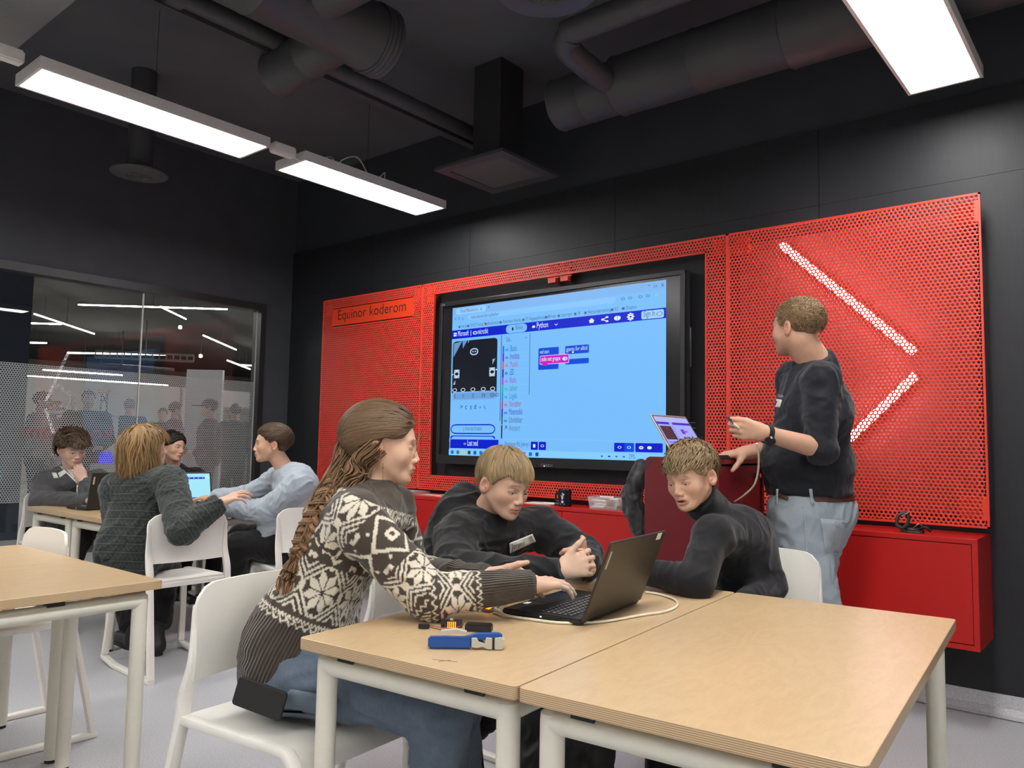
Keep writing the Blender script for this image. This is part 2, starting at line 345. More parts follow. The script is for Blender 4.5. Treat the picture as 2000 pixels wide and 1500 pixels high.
# ------------------------------------------------------------------ red perforated panels
YP = 4.05; M_red = pm('red_powder_coat', (.69, .050, .028, 1), .38, ns=140, amt=.06, spec=.45)
M_redb = pm('bright_red_bracket', (.72, .045, .012, 1), .4)
PX0, PX1, PZ0, PZ1 = -5.423, -.5895, .827, 2.348
def P_(u, v): q = ony(u, v, YP); return q[0], q[2]
S1, S2 = P_(825, 573)[0], P_(1420, 460)[0]
OX0, OX1, OZ0, OZ1 = P_(848, 575)[0], P_(1377, 496)[0], P_(843, 928)[1], P_(848, 575)[1]
SG = (P_(651, 605), P_(806, 617))
def perforated(name, label, x0, x1, z0, z1, holes=()):
    """sheet with real round-ish holes in a hexagonal pitch; solid folded edge round each outline"""
    t = thing(name, label, 'wall panel', (x0, YP, z0), group='red perforated wall panels')
    p, r, e = .0196, .0066, .009; ph = p*sqrt(3)/2; th = .0022
    xs = []; 
    ni, nj = int((x1-x0)/p)+2, int((z1-z0)/ph)+2
    I, J = np.meshgrid(np.arange(ni), np.arange(nj), indexing='ij'); cx = x0+p*.5+I*p+(J % 2)*p/2; cz = z0+ph*.6+J*ph
    ok = (cx > x0+e*.6) & (cx < x1-e*.6) & (cz > z0+e*.6) & (cz < z1-e*.6)
    for a0, a1, b0, b1 in holes: ok &= ~((cx > a0-e*.6) & (cx < a1+e*.6) & (cz > b0-e*.6) & (cz < b1+e*.6))
    c = np.stack([cx[ok], cz[ok]], 1); n = len(c); ang = np.radians(30+60*np.arange(6)); d = np.stack([np.cos(ang), np.sin(ang)], 1)
    o = c[:, None]+d*(p/sqrt(3)); h = c[:, None]+d*r
    o[..., 0] = np.clip(o[..., 0], x0+.002, x1-.002); o[..., 1] = np.clip(o[..., 1], z0+.002, z1-.002)
    V = np.zeros((n, 18, 3)); V[:, 0:6, 0], V[:, 0:6, 2] = o[..., 0], o[..., 1]; V[:, 6:12, 0], V[:, 6:12, 2] = h[..., 0], h[..., 1]; V[:, 12:18] = V[:, 6:12]; V[:, 12:18, 1] = th
    V[..., 0] -= x0; V[..., 2] -= z0
    k = np.arange(6); k1 = (k+1) % 6; q = np.concatenate([np.stack([k, k1, k1+6, k+6], 1), np.stack([k+6, k1+6, k1+12, k+12], 1)])
    F = (q[None]+18*np.arange(n)[:, None, None]).reshape(-1, 4)
    me = bpy.data.meshes.new('sheet'); V = V.reshape(-1, 3); me.vertices.add(len(V)); me.vertices.foreach_set('co', V.ravel())
    me.loops.add(F.size); me.loops.foreach_set('vertex_index', F.ravel().astype(np.int32)); me.polygons.add(len(F)); me.polygons.foreach_set('loop_start', np.arange(0, F.size, 4, dtype=np.int32)); me.update(); me.validate()
    me.materials.append(M_red); ob = bpy.data.objects.new('perforated_sheet', me); COL.objects.link(ob); ob.parent = t; ob['kind'] = 'stuff'
    m = MB()
    def rim(a0, a1, b0, b1, s):
        for lo, hi in (((a0, b0), (a1, b0+s)), ((a0, b1-s), (a1, b1)), ((a0, b0), (a0+s, b1)), ((a1-s, b0), (a1, b1))):
            l0, h0 = min(lo[0], hi[0]), max(lo[0], hi[0]); l1, h1 = min(lo[1], hi[1]), max(lo[1], hi[1])
            m.box((l0-x0, -.0006, l1-z0), (h0-x0, .018, h1-z0))
    rim(x0, x1, z0, z1, e)
    for a0, a1, b0, b1 in holes: rim(a0-e, a1+e, b0-e, b1+e, e)
    m.build('folded_edge', M_red, t); return t
pa = perforated('perforated_panel', 'red perforated panel carrying the room sign, left of the screen', PX0, S1, PZ0, PZ1, [(SG[0][0], SG[1][0], SG[1][1]-.008, SG[0][1]+.008)])
pb = perforated('perforated_panel', 'red perforated panel framing the large screen', S1, S2, PZ0, PZ1, [(OX0, OX1, OZ0, OZ1)])
pc = perforated('perforated_panel', 'red perforated panel with the lit white arrow, right of the screen', S2, PX1, PZ0, PZ1)
m = MB()
def brk(par, x, z, x0, tabs=''):
    m = MB(); m.box((x-.045-x0, .012, z-.045-PZ0), (x+.045-x0, .028, z+.045-PZ0)); m.box((x-.02-x0, .028, z-.02-PZ0), (x+.02-x0, YW-YP-.001, z+.02-PZ0))
    if 'r' in tabs: m.box((x+.045-x0, -.002, z-.05-PZ0), (x+.062-x0, .03, z+.05-PZ0))
    if 'b' in tabs: m.box((x-.03-x0, -.002, z-.075-PZ0), (x+.03-x0, .03, z-.045-PZ0))
    m.build('bracket', M_redb, par)
brk(pa, S1-.06, PZ1-.07, PX0); brk(pa, PX0+.06, PZ1-.08, PX0); brk(pa, PX0+.06, PZ0+.08, PX0)
brk(pb, S1+.085, PZ1-.065, S1, 'b'); brk(pb, P_(1078, 530)[0], PZ1-.055, S1, 'b'); brk(pb, P_(1102, 530)[0], PZ1-.055, S1, 'b'); brk(pb, S2-.045, PZ1-.065, S1)
brk(pc, S2+.075, PZ1-.07, S2); brk(pc, PX1-.07, PZ1-.085, S2, 'r'); brk(pc, PX1-.07, PZ0+.085, S2, 'r')
# sign plate with stencilled letters
M_signred = pm('orange_red_plate', (.75, .05, .012, 1), .4); M_dark = pm('dark_cut_out', (.05, .008, .006, 1), .7)
t = thing('room_sign', 'orange-red sign reading Equinor koderom at the upper left of the panels', 'sign', (SG[0][0], YP-.004, SG[1][1]))
W_, H_ = SG[1][0]-SG[0][0], SG[0][1]-SG[1][1]
m = MB(); m.box((0, 0, 0), (W_, .004, H_)); m.build('plate', M_signred, t)
vs, fs = text_mesh('Equinor koderom', 1.); mx = max(v[0] for v in vs); k = W_*.86/mx
m = MB(); m.add([(W_*.065+x*k, -.0008, H_*.33+y*k*1.0) for x, y, z in vs], fs); m.build('lettering', M_dark, t, fix=False)
for fx in (.235, .52, .605, .865): m = MB(); m.box((W_*fx, -.0012, H_*.33), (W_*fx+.0045, -.0009, H_*.33+k*.62)); m.build('stencil_bridge', M_signred, t)
# LED arrow behind the right panel
M_led = em('led_white', (250, 246, 255), 42)
t = thing('led_arrow', 'white light tubes forming an arrow behind the right red panel', 'light', (-.8, YP+.03, 1.55))
def led(a, b):
    pa_, pb_ = ony(*a, YP+.03), ony(*b, YP+.03); m = MB(); m.cyl(Vector(pa_)-t.location, Vector(pb_)-t.location, .0145, 10); m.build('light_tube', M_led, t)
    m = MB(); d = (Vector(pb_)-Vector(pa_)).normalized(); s = d.cross(Vector((0, 1, 0)))
    A, B = Vector(pa_)-t.location+Vector((0, .016, 0)), Vector(pb_)-t.location+Vector((0, .016, 0))
    m.add([A+s*.02, B+s*.02, B-s*.02, A-s*.02, A+s*.02+Vector((0, .008, 0)), B+s*.02+Vector((0, .008, 0)), B-s*.02+Vector((0, .008, 0)), A-s*.02+Vector((0, .008, 0))],
          [(0, 1, 2, 3), (7, 6, 5, 4), (0, 4, 5, 1), (1, 5, 6, 2), (2, 6, 7, 3), (3, 7, 4, 0)]); m.build('light_channel', M_white, t)
led((1526, 478), (1785, 688)); led((1787, 732), (1652, 862))
M_back = pm('dark_red_backing_board', (.17, .045, .045, 1), .6)
m = MB(); m.box((S2+.03, YW-.022, PZ0+.05), (PX1-.05, YW-.001, PZ1-.05)); tag(m.build('backing_board', M_back), 'red board behind the lit arrow panel', 'board')
# ------------------------------------------------------------------ large touch screen
M_bezel = pm('black_anodised_bezel', (.014, .014, .015, 1), .35); M_rec = pm('black_recess', (.008, .009, .012, 1), .6)
m = MB(); m.box((OX0-.03, YW-.05, OZ0-.03), (OX1+.03, YW-.002, OZ1+.03)); tag(m.build('screen_backboard', M_rec), 'black board on the wall behind the large screen', 'board')
DX0, DX1, DZ0, DZ1, YD = -4.016, -2.059, 1.019, 2.180, 4.028
t = thing('touch_screen', 'large black-framed touch screen showing block coding on light blue', 'screen', (DX0, YD, DZ0))
def D(x, y, z): return (x-DX0, y-YD, z-DZ0)
m = MB(); b = .028
for lo, hi in (((DX0, YD, DZ0), (DX1, YD+.08, DZ0+.062)), ((DX0, YD, DZ1-b), (DX1, YD+.08, DZ1)), ((DX0, YD, DZ0+.062), (DX0+b, YD+.08, DZ1-b)), ((DX1-b, YD, DZ0+.062), (DX1, YD+.08, DZ1-b))): m.box(D(*lo), D(*hi))
m.box(D(DX0+.01, YD+.02, DZ0+.01), D(DX1-.01, YD+.09, DZ1-.01)); m.build('bezel', M_bezel, t, bevel=.003)
m = MB(); m.box(D(DX1-.3, YD+.03, DZ0-.02), D(DX1-.22, YD+.06, DZ0)); m.build('port_strip', M_bezel, t)
for z_, l_ in ((1.3, .05), (1.27, .055), (1.24, .045)): m = MB(); m.box(D(DX1+.004, YD+.03, z_), D(DX1+l_, YD+.035, z_+.005)); m.build('port_plug', pm('grey_plug', (.06, .06, .065, 1), .4), t)
m = MB(); m.tube([D(DX1+.012, YD+.03, 1.86), D(DX1+.03, YD+.02, 1.84), D(DX1+.03, YD+.02, 1.62), D(DX1+.012, YD+.03, 1.60)], .006, 8); m.build('side_handle', M_bezel, t)
g = N('screen_glass_dark'); g.b.inputs['Base Color'].default_value = (.012, .012, .014, 1); g.b.inputs['Roughness'].default_value = .22
m = MB(); m.add([D(DX0+b, YD+.012, DZ0+.062), D(DX1-b, YD+.012, DZ0+.062), D(DX1-b, YD+.012, DZ1-b), D(DX0+b, YD+.012, DZ1-b)], [(0, 1, 2, 3)]); m.build('screen_glass', g.m, t, fix=False)
vs, fs = text_mesh('CTOUCH', .022); m = MB(); q = ony(1056, 907, YD-.001); m.add([D(q[0]+x, YD-.0008, q[2]-.012+y) for x, y, z in vs], fs); m.build('brand_lettering', pm('silver_print', '#8a8a88', .4), t, fix=False); m = MB(); q = ony(862, 597, YD-.001)
vs, fs = text_mesh('LASER', .014); m.add([D(q[0]+x, YD-.0008, DZ1-.02+y) for x, y, z in vs], fs); m.build('brand_lettering', pm('silver_print', '#9a9a98', .4), t, fix=False)
m = MB(); q = ony(1063, 911.5, YD-.001); m.box(D(q[0]-.003, YD-.002, DZ0+.007), D(q[0]+.003, YD, DZ0+.012)); m.build('standby_light', em('standby_white', (220, 220, 255), 2.5), t)
# the picture: flat coloured shapes on the screen, positions read in a 560 px wide view of it
class UI:
    def __init__(s, y): s.y = y; s.m = MB(); s.mats = []; s.lay = 0
    def mi(s, col, k=1.):
        key = 'ui_%02x%02x%02x' % tuple(col[:3]); mm = em(key, col, k)
        if mm not in s.mats: s.mats.append(mm)
        s.m.mi = s.mats.index(mm); s.lay += 1
    def poly(s, pts, col, k=1.):
        s.mi(col, k); n = len(pts); y = s.y-.00002*s.lay-.0002; s.m.add([s.loc(u, v, y) for u, v in pts], [tuple(range(n))])
    def rect(s, u0, v0, u1, v1, col, r=0):
        s.poly([(u0, v0), (u0, v1), (u1, v1), (u1, v0)] if not r else rrect(u0, v0, u1, v1, r), col)
    def disc(s, u, v, r, col, n=14): s.poly([(u+r*cos(2*pi*k/n), v+r*sin(2*pi*k/n)) for k in range(n)], col)
    def ring(s, u, v, r, col, bg, t=.3): s.disc(u, v, r, col); s.disc(u, v, r*(1-t), bg)
    def text(s, u, v, body, h, col, w=None):
        vs, fs = text_mesh(body, 1.); mx = max(a[0] for a in vs); kx = (w/mx if w else h*1.0); s.mi(col); y = s.y-.00002*s.lay-.0002
        s.m.add([s.loc(u+a[0]*kx, v-a[1]*h*s.asp, y) for a in vs], fs)
BG = (120, 190, 252)
def screen_ui(ui):
    """u, v in 0..1 across the picture, v down"""
    D2, NAVY, W, GR, BLU = (20, 24, 36), (0, 28, 205), (222, 240, 255), (70, 110, 165), (0, 75, 215)
    ui.rect(0, 0, 1, 1, BG); ui.rect(0, 0, 1, .052, (128, 182, 240)); ui.rect(.02, .008, .185, .05, (150, 205, 252), .008)
    ui.text(.045, .038, 'Microsoft MakeCode for mi...', .022, GR, .10); ui.text(.155, .038, 'x', .022, GR); ui.text(.195, .038, '+', .024, GR)
    ui.text(.93, .03, '-', .03, GR); ui.ring(.958, .028, .007, GR, (128, 182, 240)); ui.text(.98, .036, 'x', .024, GR)
    ui.text(.012, .09, '<  >  c', .026, GR, .05); ui.rect(.085, .06, .80, .095, (135, 198, 252), .015); ui.text(.105, .088, 'makecode.microbit.org/#editor', .022, GR, .15)
    for k, u in enumerate((.83, .86, .90, .93, .965)): ui.ring(u, .078, .008, (90, 110, 150) if k < 4 else (210, 190, 90), BG, .35)
    for u, b in ((.04, 'Ny fane'), (.09, 'OSCE Tuning Test'), (.185, 'Skolenettet'), (.265, 'Animaxx Norsk...'), (.38, 'IT-Fagapplikasjoner'), (.49, 'Privat'), (.55, 'Lærermgm'), (.625, 'NA'), (.67, 'Nettundervisning'), (.785, 'KI'), (.83, 'Dropbox')):
        ui.text(u+.012, .142, b, .019, GR, .0062*len(b)); ui.rect(u-.004, .127, u+.007, .142, (80, 100, 150) if u != .185 else (200, 40, 90), .002)
    ui.rect(0, .155, 1, .214, NAVY)
    for a in (0, 1):
        for c in (0, 1): ui.rect(.010+a*.009, .171+c*.014, .0175+a*.009, .182+c*.014, W)
    ui.text(.033, .197, 'Microsoft', .032, W, .062); ui.rect(.106, .167, .1085, .203, W); ui.rect(.118, .174, .142, .197, W, .011); ui.rect(.1215, .1785, .1385, .1925, NAVY, .006); ui.disc(.127, .1855, .002, W); ui.disc(.134, .1855, .002, W); ui.text(.145, .197, 'micro:bit', .032, W, .056)
    ui.rect(.295, .158, .40, .212, BG, .02); ui.rect(.325, .176, .333, .196, D2, .002); ui.text(.343, .194, 'Blokker', .028, GR, .04)
    ui.disc(.433, .186, .008, W); ui.text(.447, .197, 'Python', .032, W, .055); ui.poly([(.533, .18), (.54, .188), (.547, .18), (.547, .185), (.54, .193), (.533, .185)], W)
    ui.poly([(.686, .186), (.699, .170), (.712, .186), (.708, .186), (.708, .199), (.690, .199), (.690, .186)], W)
    for du, dv in ((-.010, 0), (.009, -.012), (.009, .012)): ui.disc(.756+du, .186+dv, .006, W)
    ui.poly([(.746, .183), (.766, .171), (.767, .175), (.747, .188)], W); ui.poly([(.746, .189), (.766, .201), (.767, .197), (.747, .184)], W)
    ui.disc(.808, .186, .014, W); ui.text(.8035, .195, '?', .03, NAVY)
    for k in range(8): a = pi*k/4; ui.disc(.862+.011*cos(a), .186+.018*sin(a), .0045, W)
    ui.disc(.862, .186, .0115, W); ui.disc(.862, .186, .005, NAVY)
    ui.rect(.905, .162, .992, .209, (160, 210, 252), .008); ui.text(.913, .195, 'Sign In', .03, GR, .045); ui.ring(.975, .186, .012, GR, (160, 210, 252), .2)
    # simulator board
    ui.rect(.008, .232, .252, .61, D2, .02); ui.poly([(.012, .245), (.06, .233), (.012, .34)], (105, 150, 205)); ui.poly([(.062, .233), (.088, .233), (.064, .285)], (105, 150, 205)); ui.poly([(.092, .233), (.102, .233), (.092, .252)], (105, 150, 205))
    ui.rect(.105, .288, .15, .335, (170, 200, 235), .02); ui.rect(.111, .296, .144, .327, D2, .014); ui.disc(.121, .311, .0045, (170, 200, 235)); ui.disc(.134, .311, .0045, (170, 200, 235))
    for u in (.018, .212):
        ui.rect(u, .425, u+.03, .482, (190, 215, 240)); ui.disc(u+.015, .4535, .0105, D2)
        for a in (.004, .026):
            for c in (.433, .474): ui.disc(u+a, c, .0025, D2)
    ui.disc(.010, .456, .0035, (255, 255, 255)); ui.disc(.249, .44, .0035, (255, 255, 255)); ui.poly([(.012, .525), (.026, .495), (.026, .525)], (150, 175, 205)); ui.poly([(.228, .37), (.243, .368), (.228, .405)], (150, 175, 205))
    ui.rect(.008, .575, .252, .632, (120, 175, 235), .016)
    for k in range(34): ui.rect(.02+k*.0066, .585, .0225+k*.0066, .625, (80, 130, 195))
    for k, (u, b) in enumerate(((.024, '0'), (.071, '1'), (.126, '2'), (.182, '3V'), (.232, 'GND'))):
        ui.ring(u, .563, .0125, (235, 245, 255), D2, .24); ui.text(u-.004*len(b), .615, b, .02, D2)
    for k, b in enumerate('>cs'): ui.text(.055+k*.028, .692, b, .03, (20, 60, 130))
    ui.rect(.118, .67, .122, .70, (100, 150, 215)); ui.text(.133, .692, 'd', .028, (20, 60, 130)); ui.ring(.167, .683, .006, (20, 60, 130), BG); ui.poly([(.185, .672), (.188, .672), (.199, .694), (.196, .694)], (20, 60, 130))
    ui.rect(.006, .792, .25, .858, NAVY, .032); ui.rect(.0105, .800, .2455, .850, BG, .025); ui.text(.075, .833, '(-) Show data Simulator', .024, GR, .105)
    ui.rect(.006, .868, .25, .90, NAVY, .015); ui.rect(.012, .874, .244, .92, BG, .015); ui.rect(.0, .888, .26, .91, BG)
    ui.rect(.006, .893, .268, .952, NAVY); ui.ring(.088, .922, .006, W, NAVY); ui.text(.101, .934, 'Last ned', .034, W, .058)
    # toolbox
    ui.rect(.272, .22, .2755, .772, (55, 95, 150)); ui.rect(.416, .225, .4185, .61, (55, 95, 150))
    ui.text(.298, .265, 'Søk...', .028, GR, .028); ui.ring(.398, .25, .006, GR, BG)
    cats = [('Basis', (0, 110, 225)), ('Inndata', (110, 0, 190)), ('Musikk', (225, 80, 80)), ('LED', (30, 20, 150)), ('Radio', (200, 30, 200)), ('Løkker', (0, 190, 120)), ('Logikk', (0, 150, 200)), ('Variabler', (215, 40, 90)), ('Matematikk', (60, 20, 190)), ('Utvidelser', (60, 90, 120))]
    for k, (b, c) in enumerate(cats):
        v = .318+k*.0505; ui.rect(.281, v-.027, .288, v+.0235, c); ui.text(.319, v+.011, b, .034, tuple(int(.55*x+.45*y) for x, y in zip(c, (90, 130, 190))), .0068*len(b))
        ui.rect(.296, v+.0235, .41, v+.0245, (150, 205, 250)); ui.ring(.302, v, .0075, c if k else c, BG, .45)
    ui.rect(.281, .80, .287, .868, (15, 20, 40)); ui.rect(.281, .868, .287, .885, NAVY); ui.text(.32, .835, 'Avansert', .034, (90, 130, 180), .056); ui.text(.298, .838, '^', .034, (20, 50, 100))
    # blocks
    ui.rect(.46, .325, .555, .46, BLU, .006); ui.text(.466, .36, 'ved start', .022, (200, 225, 255), .045)
    ui.rect(.585, .325, .69, .375, BLU, .005); ui.rect(.585, .405, .69, .437, BLU, .005); ui.rect(.585, .37, .594, .41, BLU); ui.text(.59, .356, 'gjenta for alltid', .022, (200, 225, 255), .093)
    ui.rect(.467, .372, .603, .428, (240, 190, 250), .007); ui.rect(.4695, .376, .6005, .424, (205, 20, 190), .005); ui.rect(.48, .424, .505, .434, (205, 20, 190), .004); ui.text(.473, .407, 'radio sett gruppe', .024, W, .09); ui.disc(.584, .40, .012, (190, 225, 255)); ui.text(.581, .407, '1', .02, BLU); ui.disc(.62, .365, .005, W)
    # bottom bars
    ui.rect(.28, .888, 1, .89, (140, 195, 245)); ui.text(.30, .932, 'Mottakeren Mils Johnnys', .026, GR, .12); ui.rect(.43, .902, .464, .952, NAVY, .004); ui.rect(.468, .902, .502, .952, NAVY, .004); ui.rect(.441, .917, .452, .938, W, .002); ui.ring(.485, .927, .008, W, NAVY)
    ui.rect(.80, .902, .88, .952, NAVY, .004); ui.rect(.842, .903, .879, .951, (0, 75, 225)); ui.rect(.885, .902, .99, .952, NAVY, .004); ui.ring(.822, .927, .0075, W, NAVY); ui.ring(.86, .927, .0075, W, (0, 75, 225)); ui.disc(.908, .927, .009, W); ui.rect(.903, .925, .913, .929, NAVY); ui.disc(.94, .927, .009, W)
    ui.rect(0, .958, 1, 1, (132, 205, 254))
    for k, c in enumerate(((0, 110, 230), (70, 110, 160), (215, 200, 80), (50, 60, 90), (0, 90, 210), (0, 110, 230), (225, 170, 60), (0, 150, 120), (60, 60, 200), (200, 50, 80), (30, 140, 220), (160, 40, 110), (120, 30, 170), (0, 110, 210), (0, 80, 180))):
        u = .012+k*.0315; ui.rect(u, .967, u+.015, .991, c, .003)
    for k, c in enumerate((GR, (0, 60, 180), GR, GR)): ui.disc(.75+k*.03, .98, .005, c)
    ui.text(.86, .989, '29%', .022, GR, .025)
q0, q1, q2 = ony(884, 603, YD+.01), ony(1301, 545, YD+.01), ony(880, 889, YD+.01); IX0, IX1, IZ1, IZ0 = q0[0], q1[0], (q0[2]+q1[2])/2, q2[2]
ui = UI(YD+.0115); ui.asp = (IX1-IX0)/(IZ1-IZ0); ui.loc = lambda u, v, y: D(IX0+u*(IX1-IX0), y, IZ1-v*(IZ1-IZ0)); screen_ui(ui); ui.m.build('screen_image', ui.mats, t, fix=False)
# ------------------------------------------------------------------ red wall cabinets
M_cab = pm('red_lacquer_cabinet', (.47, .011, .009, 1), .35, ns=90, amt=.04, spec=.45)
def cabinet(label, x0, x1, z0, z1, y0, y1, nd=1):
    t = thing('wall_cabinet', label, 'cabinet', (x0, y0, z0), group='red wall cabinets under the panels'); w, d, h = x1-x0, y1-y0, z1-z0; e = .022
    m = MB(); m.box((0, 0, 0), (w, d, e)); m.box((0, 0, h-e), (w, d, h)); m.box((0, 0, e), (e, d, h-e)); m.box((w-e, 0, e), (w, d, h-e)); m.box((e, d-.01, e), (w-e, d, h-e)); m.build('body', M_cab, t, bevel=.0015)
    dw = (w-2*e)/nd
    for k in range(nd):
        m = MB(); m.box((e+k*dw+.002, .002, e+.003), (e+(k+1)*dw-.002, .02, h-e-.004)); m.build('door', M_cab, t, bevel=.0012)
    return t
xs = ony(865, 985, 3.846)[0]
cabinet('red wall cabinet at the left end, behind the girl in the patterned sweater', -5.30, xs-.002, .3286, .795, 3.846, YW-.001)
cabinet('red wall cabinet under the screen, carrying the mug and the pens', xs+.002, -1.78, .3286, .795, 3.846, YW-.001, 2)
cabinet('red wall cabinet at the right end, behind the standing man', -1.774, -.607, .3286, .795, 3.846, YW-.001)
# ------------------------------------------------------------------ tables
def birch():
    g = N('birch_plywood_top'); v = g.coord(); vv = g.vmath('MULTIPLY', v, (2.2, .8, 1))
    f = g.noise(vv, 2.6, 5, .55); rings = g.math('ABSOLUTE', g.math('SUBTRACT', g.math('FRACT', g.math('MULTIPLY', f, 11)), .5)); fine = g.noise(g.vmath('MULTIPLY', v, (60, 7, 1)), 5, 3)
    k = g.math('ADD', g.math('MULTIPLY', rings, .55), g.math('MULTIPLY', fine, .5))
    top = g.ramp(k, [(.15, (.50, .350, .190, 1)), (.5, (.55, .395, .222, 1)), (.85, (.59, .435, .255, 1))])
    s = g.new('ShaderNodeSeparateXYZ'); g.link(v, s.inputs[0]); ply = g.math('FRACT', g.math('MULTIPLY', s.outputs[2], 1/.0036)); st = g.math('GREATER_THAN', ply, .5)
    edge = g.mix(st, (.34, .215, .115, 1), (.62, .46, .28, 1)); nrm = g.new('ShaderNodeNewGeometry'); sn = g.new('ShaderNodeSeparateXYZ'); g.link(nrm.outputs['Normal'], sn.inputs[0])
    g.link(g.mix(g.math('GREATER_THAN', g.math('ABSOLUTE', sn.outputs[2]), .7), edge, top), g.b.inputs['Base Color'])
    g.b.inputs['Roughness'].default_value = .33; g.b.inputs['Specular IOR Level'].default_value = .45; return g.m
M_birch = birch(); M_leg = pm('cream_powder_coat', '#d8d5c6', .42, amt=.03); M_rub = pm('black_rubber', (.012, .012, .012, 1), .6)
TW, TL, TT = .60, 1.222, .026
def make_table():
    t = thing('work_table', '-', 'table', group='birch plywood work tables')
    bm_ = MB(); bm_.prism(rrect(0, 0, TW, TL, .012, 4), ZT-TT, ZT, 'z'); bm_.build('tabletop', M_birch, t, bevel=.0015)
    r, i = .0235, .048; zr = ZT-TT-.012-r
    C_ = [(i, i), (TW-i, i), (TW-i, TL-i), (i, TL-i)]
    for x, y in C_:
        m = MB(); m.tube([(x, y, .012), (x, y, zr-.002), (x, y, zr+r*.6), (x, y, zr+r*.98)], [r, r, r*.95, r*.5], 18); lg = m.build('leg', M_leg, t)
        m = MB(); m.cyl((x, y, 0), (x, y, .013), r*.86, 14); m.build('foot_cap', M_rub, lg)
    for k in range(4):
        m = MB(); m.cyl((*C_[k], zr), (*C_[(k+1) % 4], zr), r, 18); m.build('rail', M_leg, t)
    for x, y, a in ((.12, i, 0), (TW-.12, i, 0), (.12, TL-i, 0), (TW-.12, TL-i, 0), (i, .3, 1), (TW-i, .3, 1), (i, TL-.3, 1), (TW-i, TL-.3, 1)):
        s = (.024, .017) if a == 0 else (.017, .024); m = MB(); m.box((x-s[0], y-s[1], zr+r*.75), (x+s[0], y+s[1], ZT-TT+.0005)); m.build('bracket', M_rub, t)
    return t
tab0 = make_table(); _first = [True]
def place_table(x, y, rz, label):
    t = tab0 if _first[0] else copy_tree(tab0); _first[0] = False
    t.location = (x, y, 0); t.rotation_euler = (0, 0, rz); t['label'] = label; return t
TA = radians(4.9); ca, sa = cos(TA), sin(TA)
place_table(-1.533, 1.110, TA, 'birch work table carrying the laptop and the blue crimping tool')
place_table(-1.533+.6035*ca, 1.110+.6035*sa, TA, 'empty birch work table in the right foreground')
place_table(-3.050, .033, 0, 'empty birch work table at the left edge, half nearer the camera')
place_table(-3.654, .033, 0, 'empty birch work table at the left edge, half farther from the camera')
place_table(-5.62, 1.95, 0, 'birch work table at the back, in front of the boy in the grey zip jacket')
place_table(-5.017, 1.95, 0, 'birch work table at the back, beside the person in the dark green top')
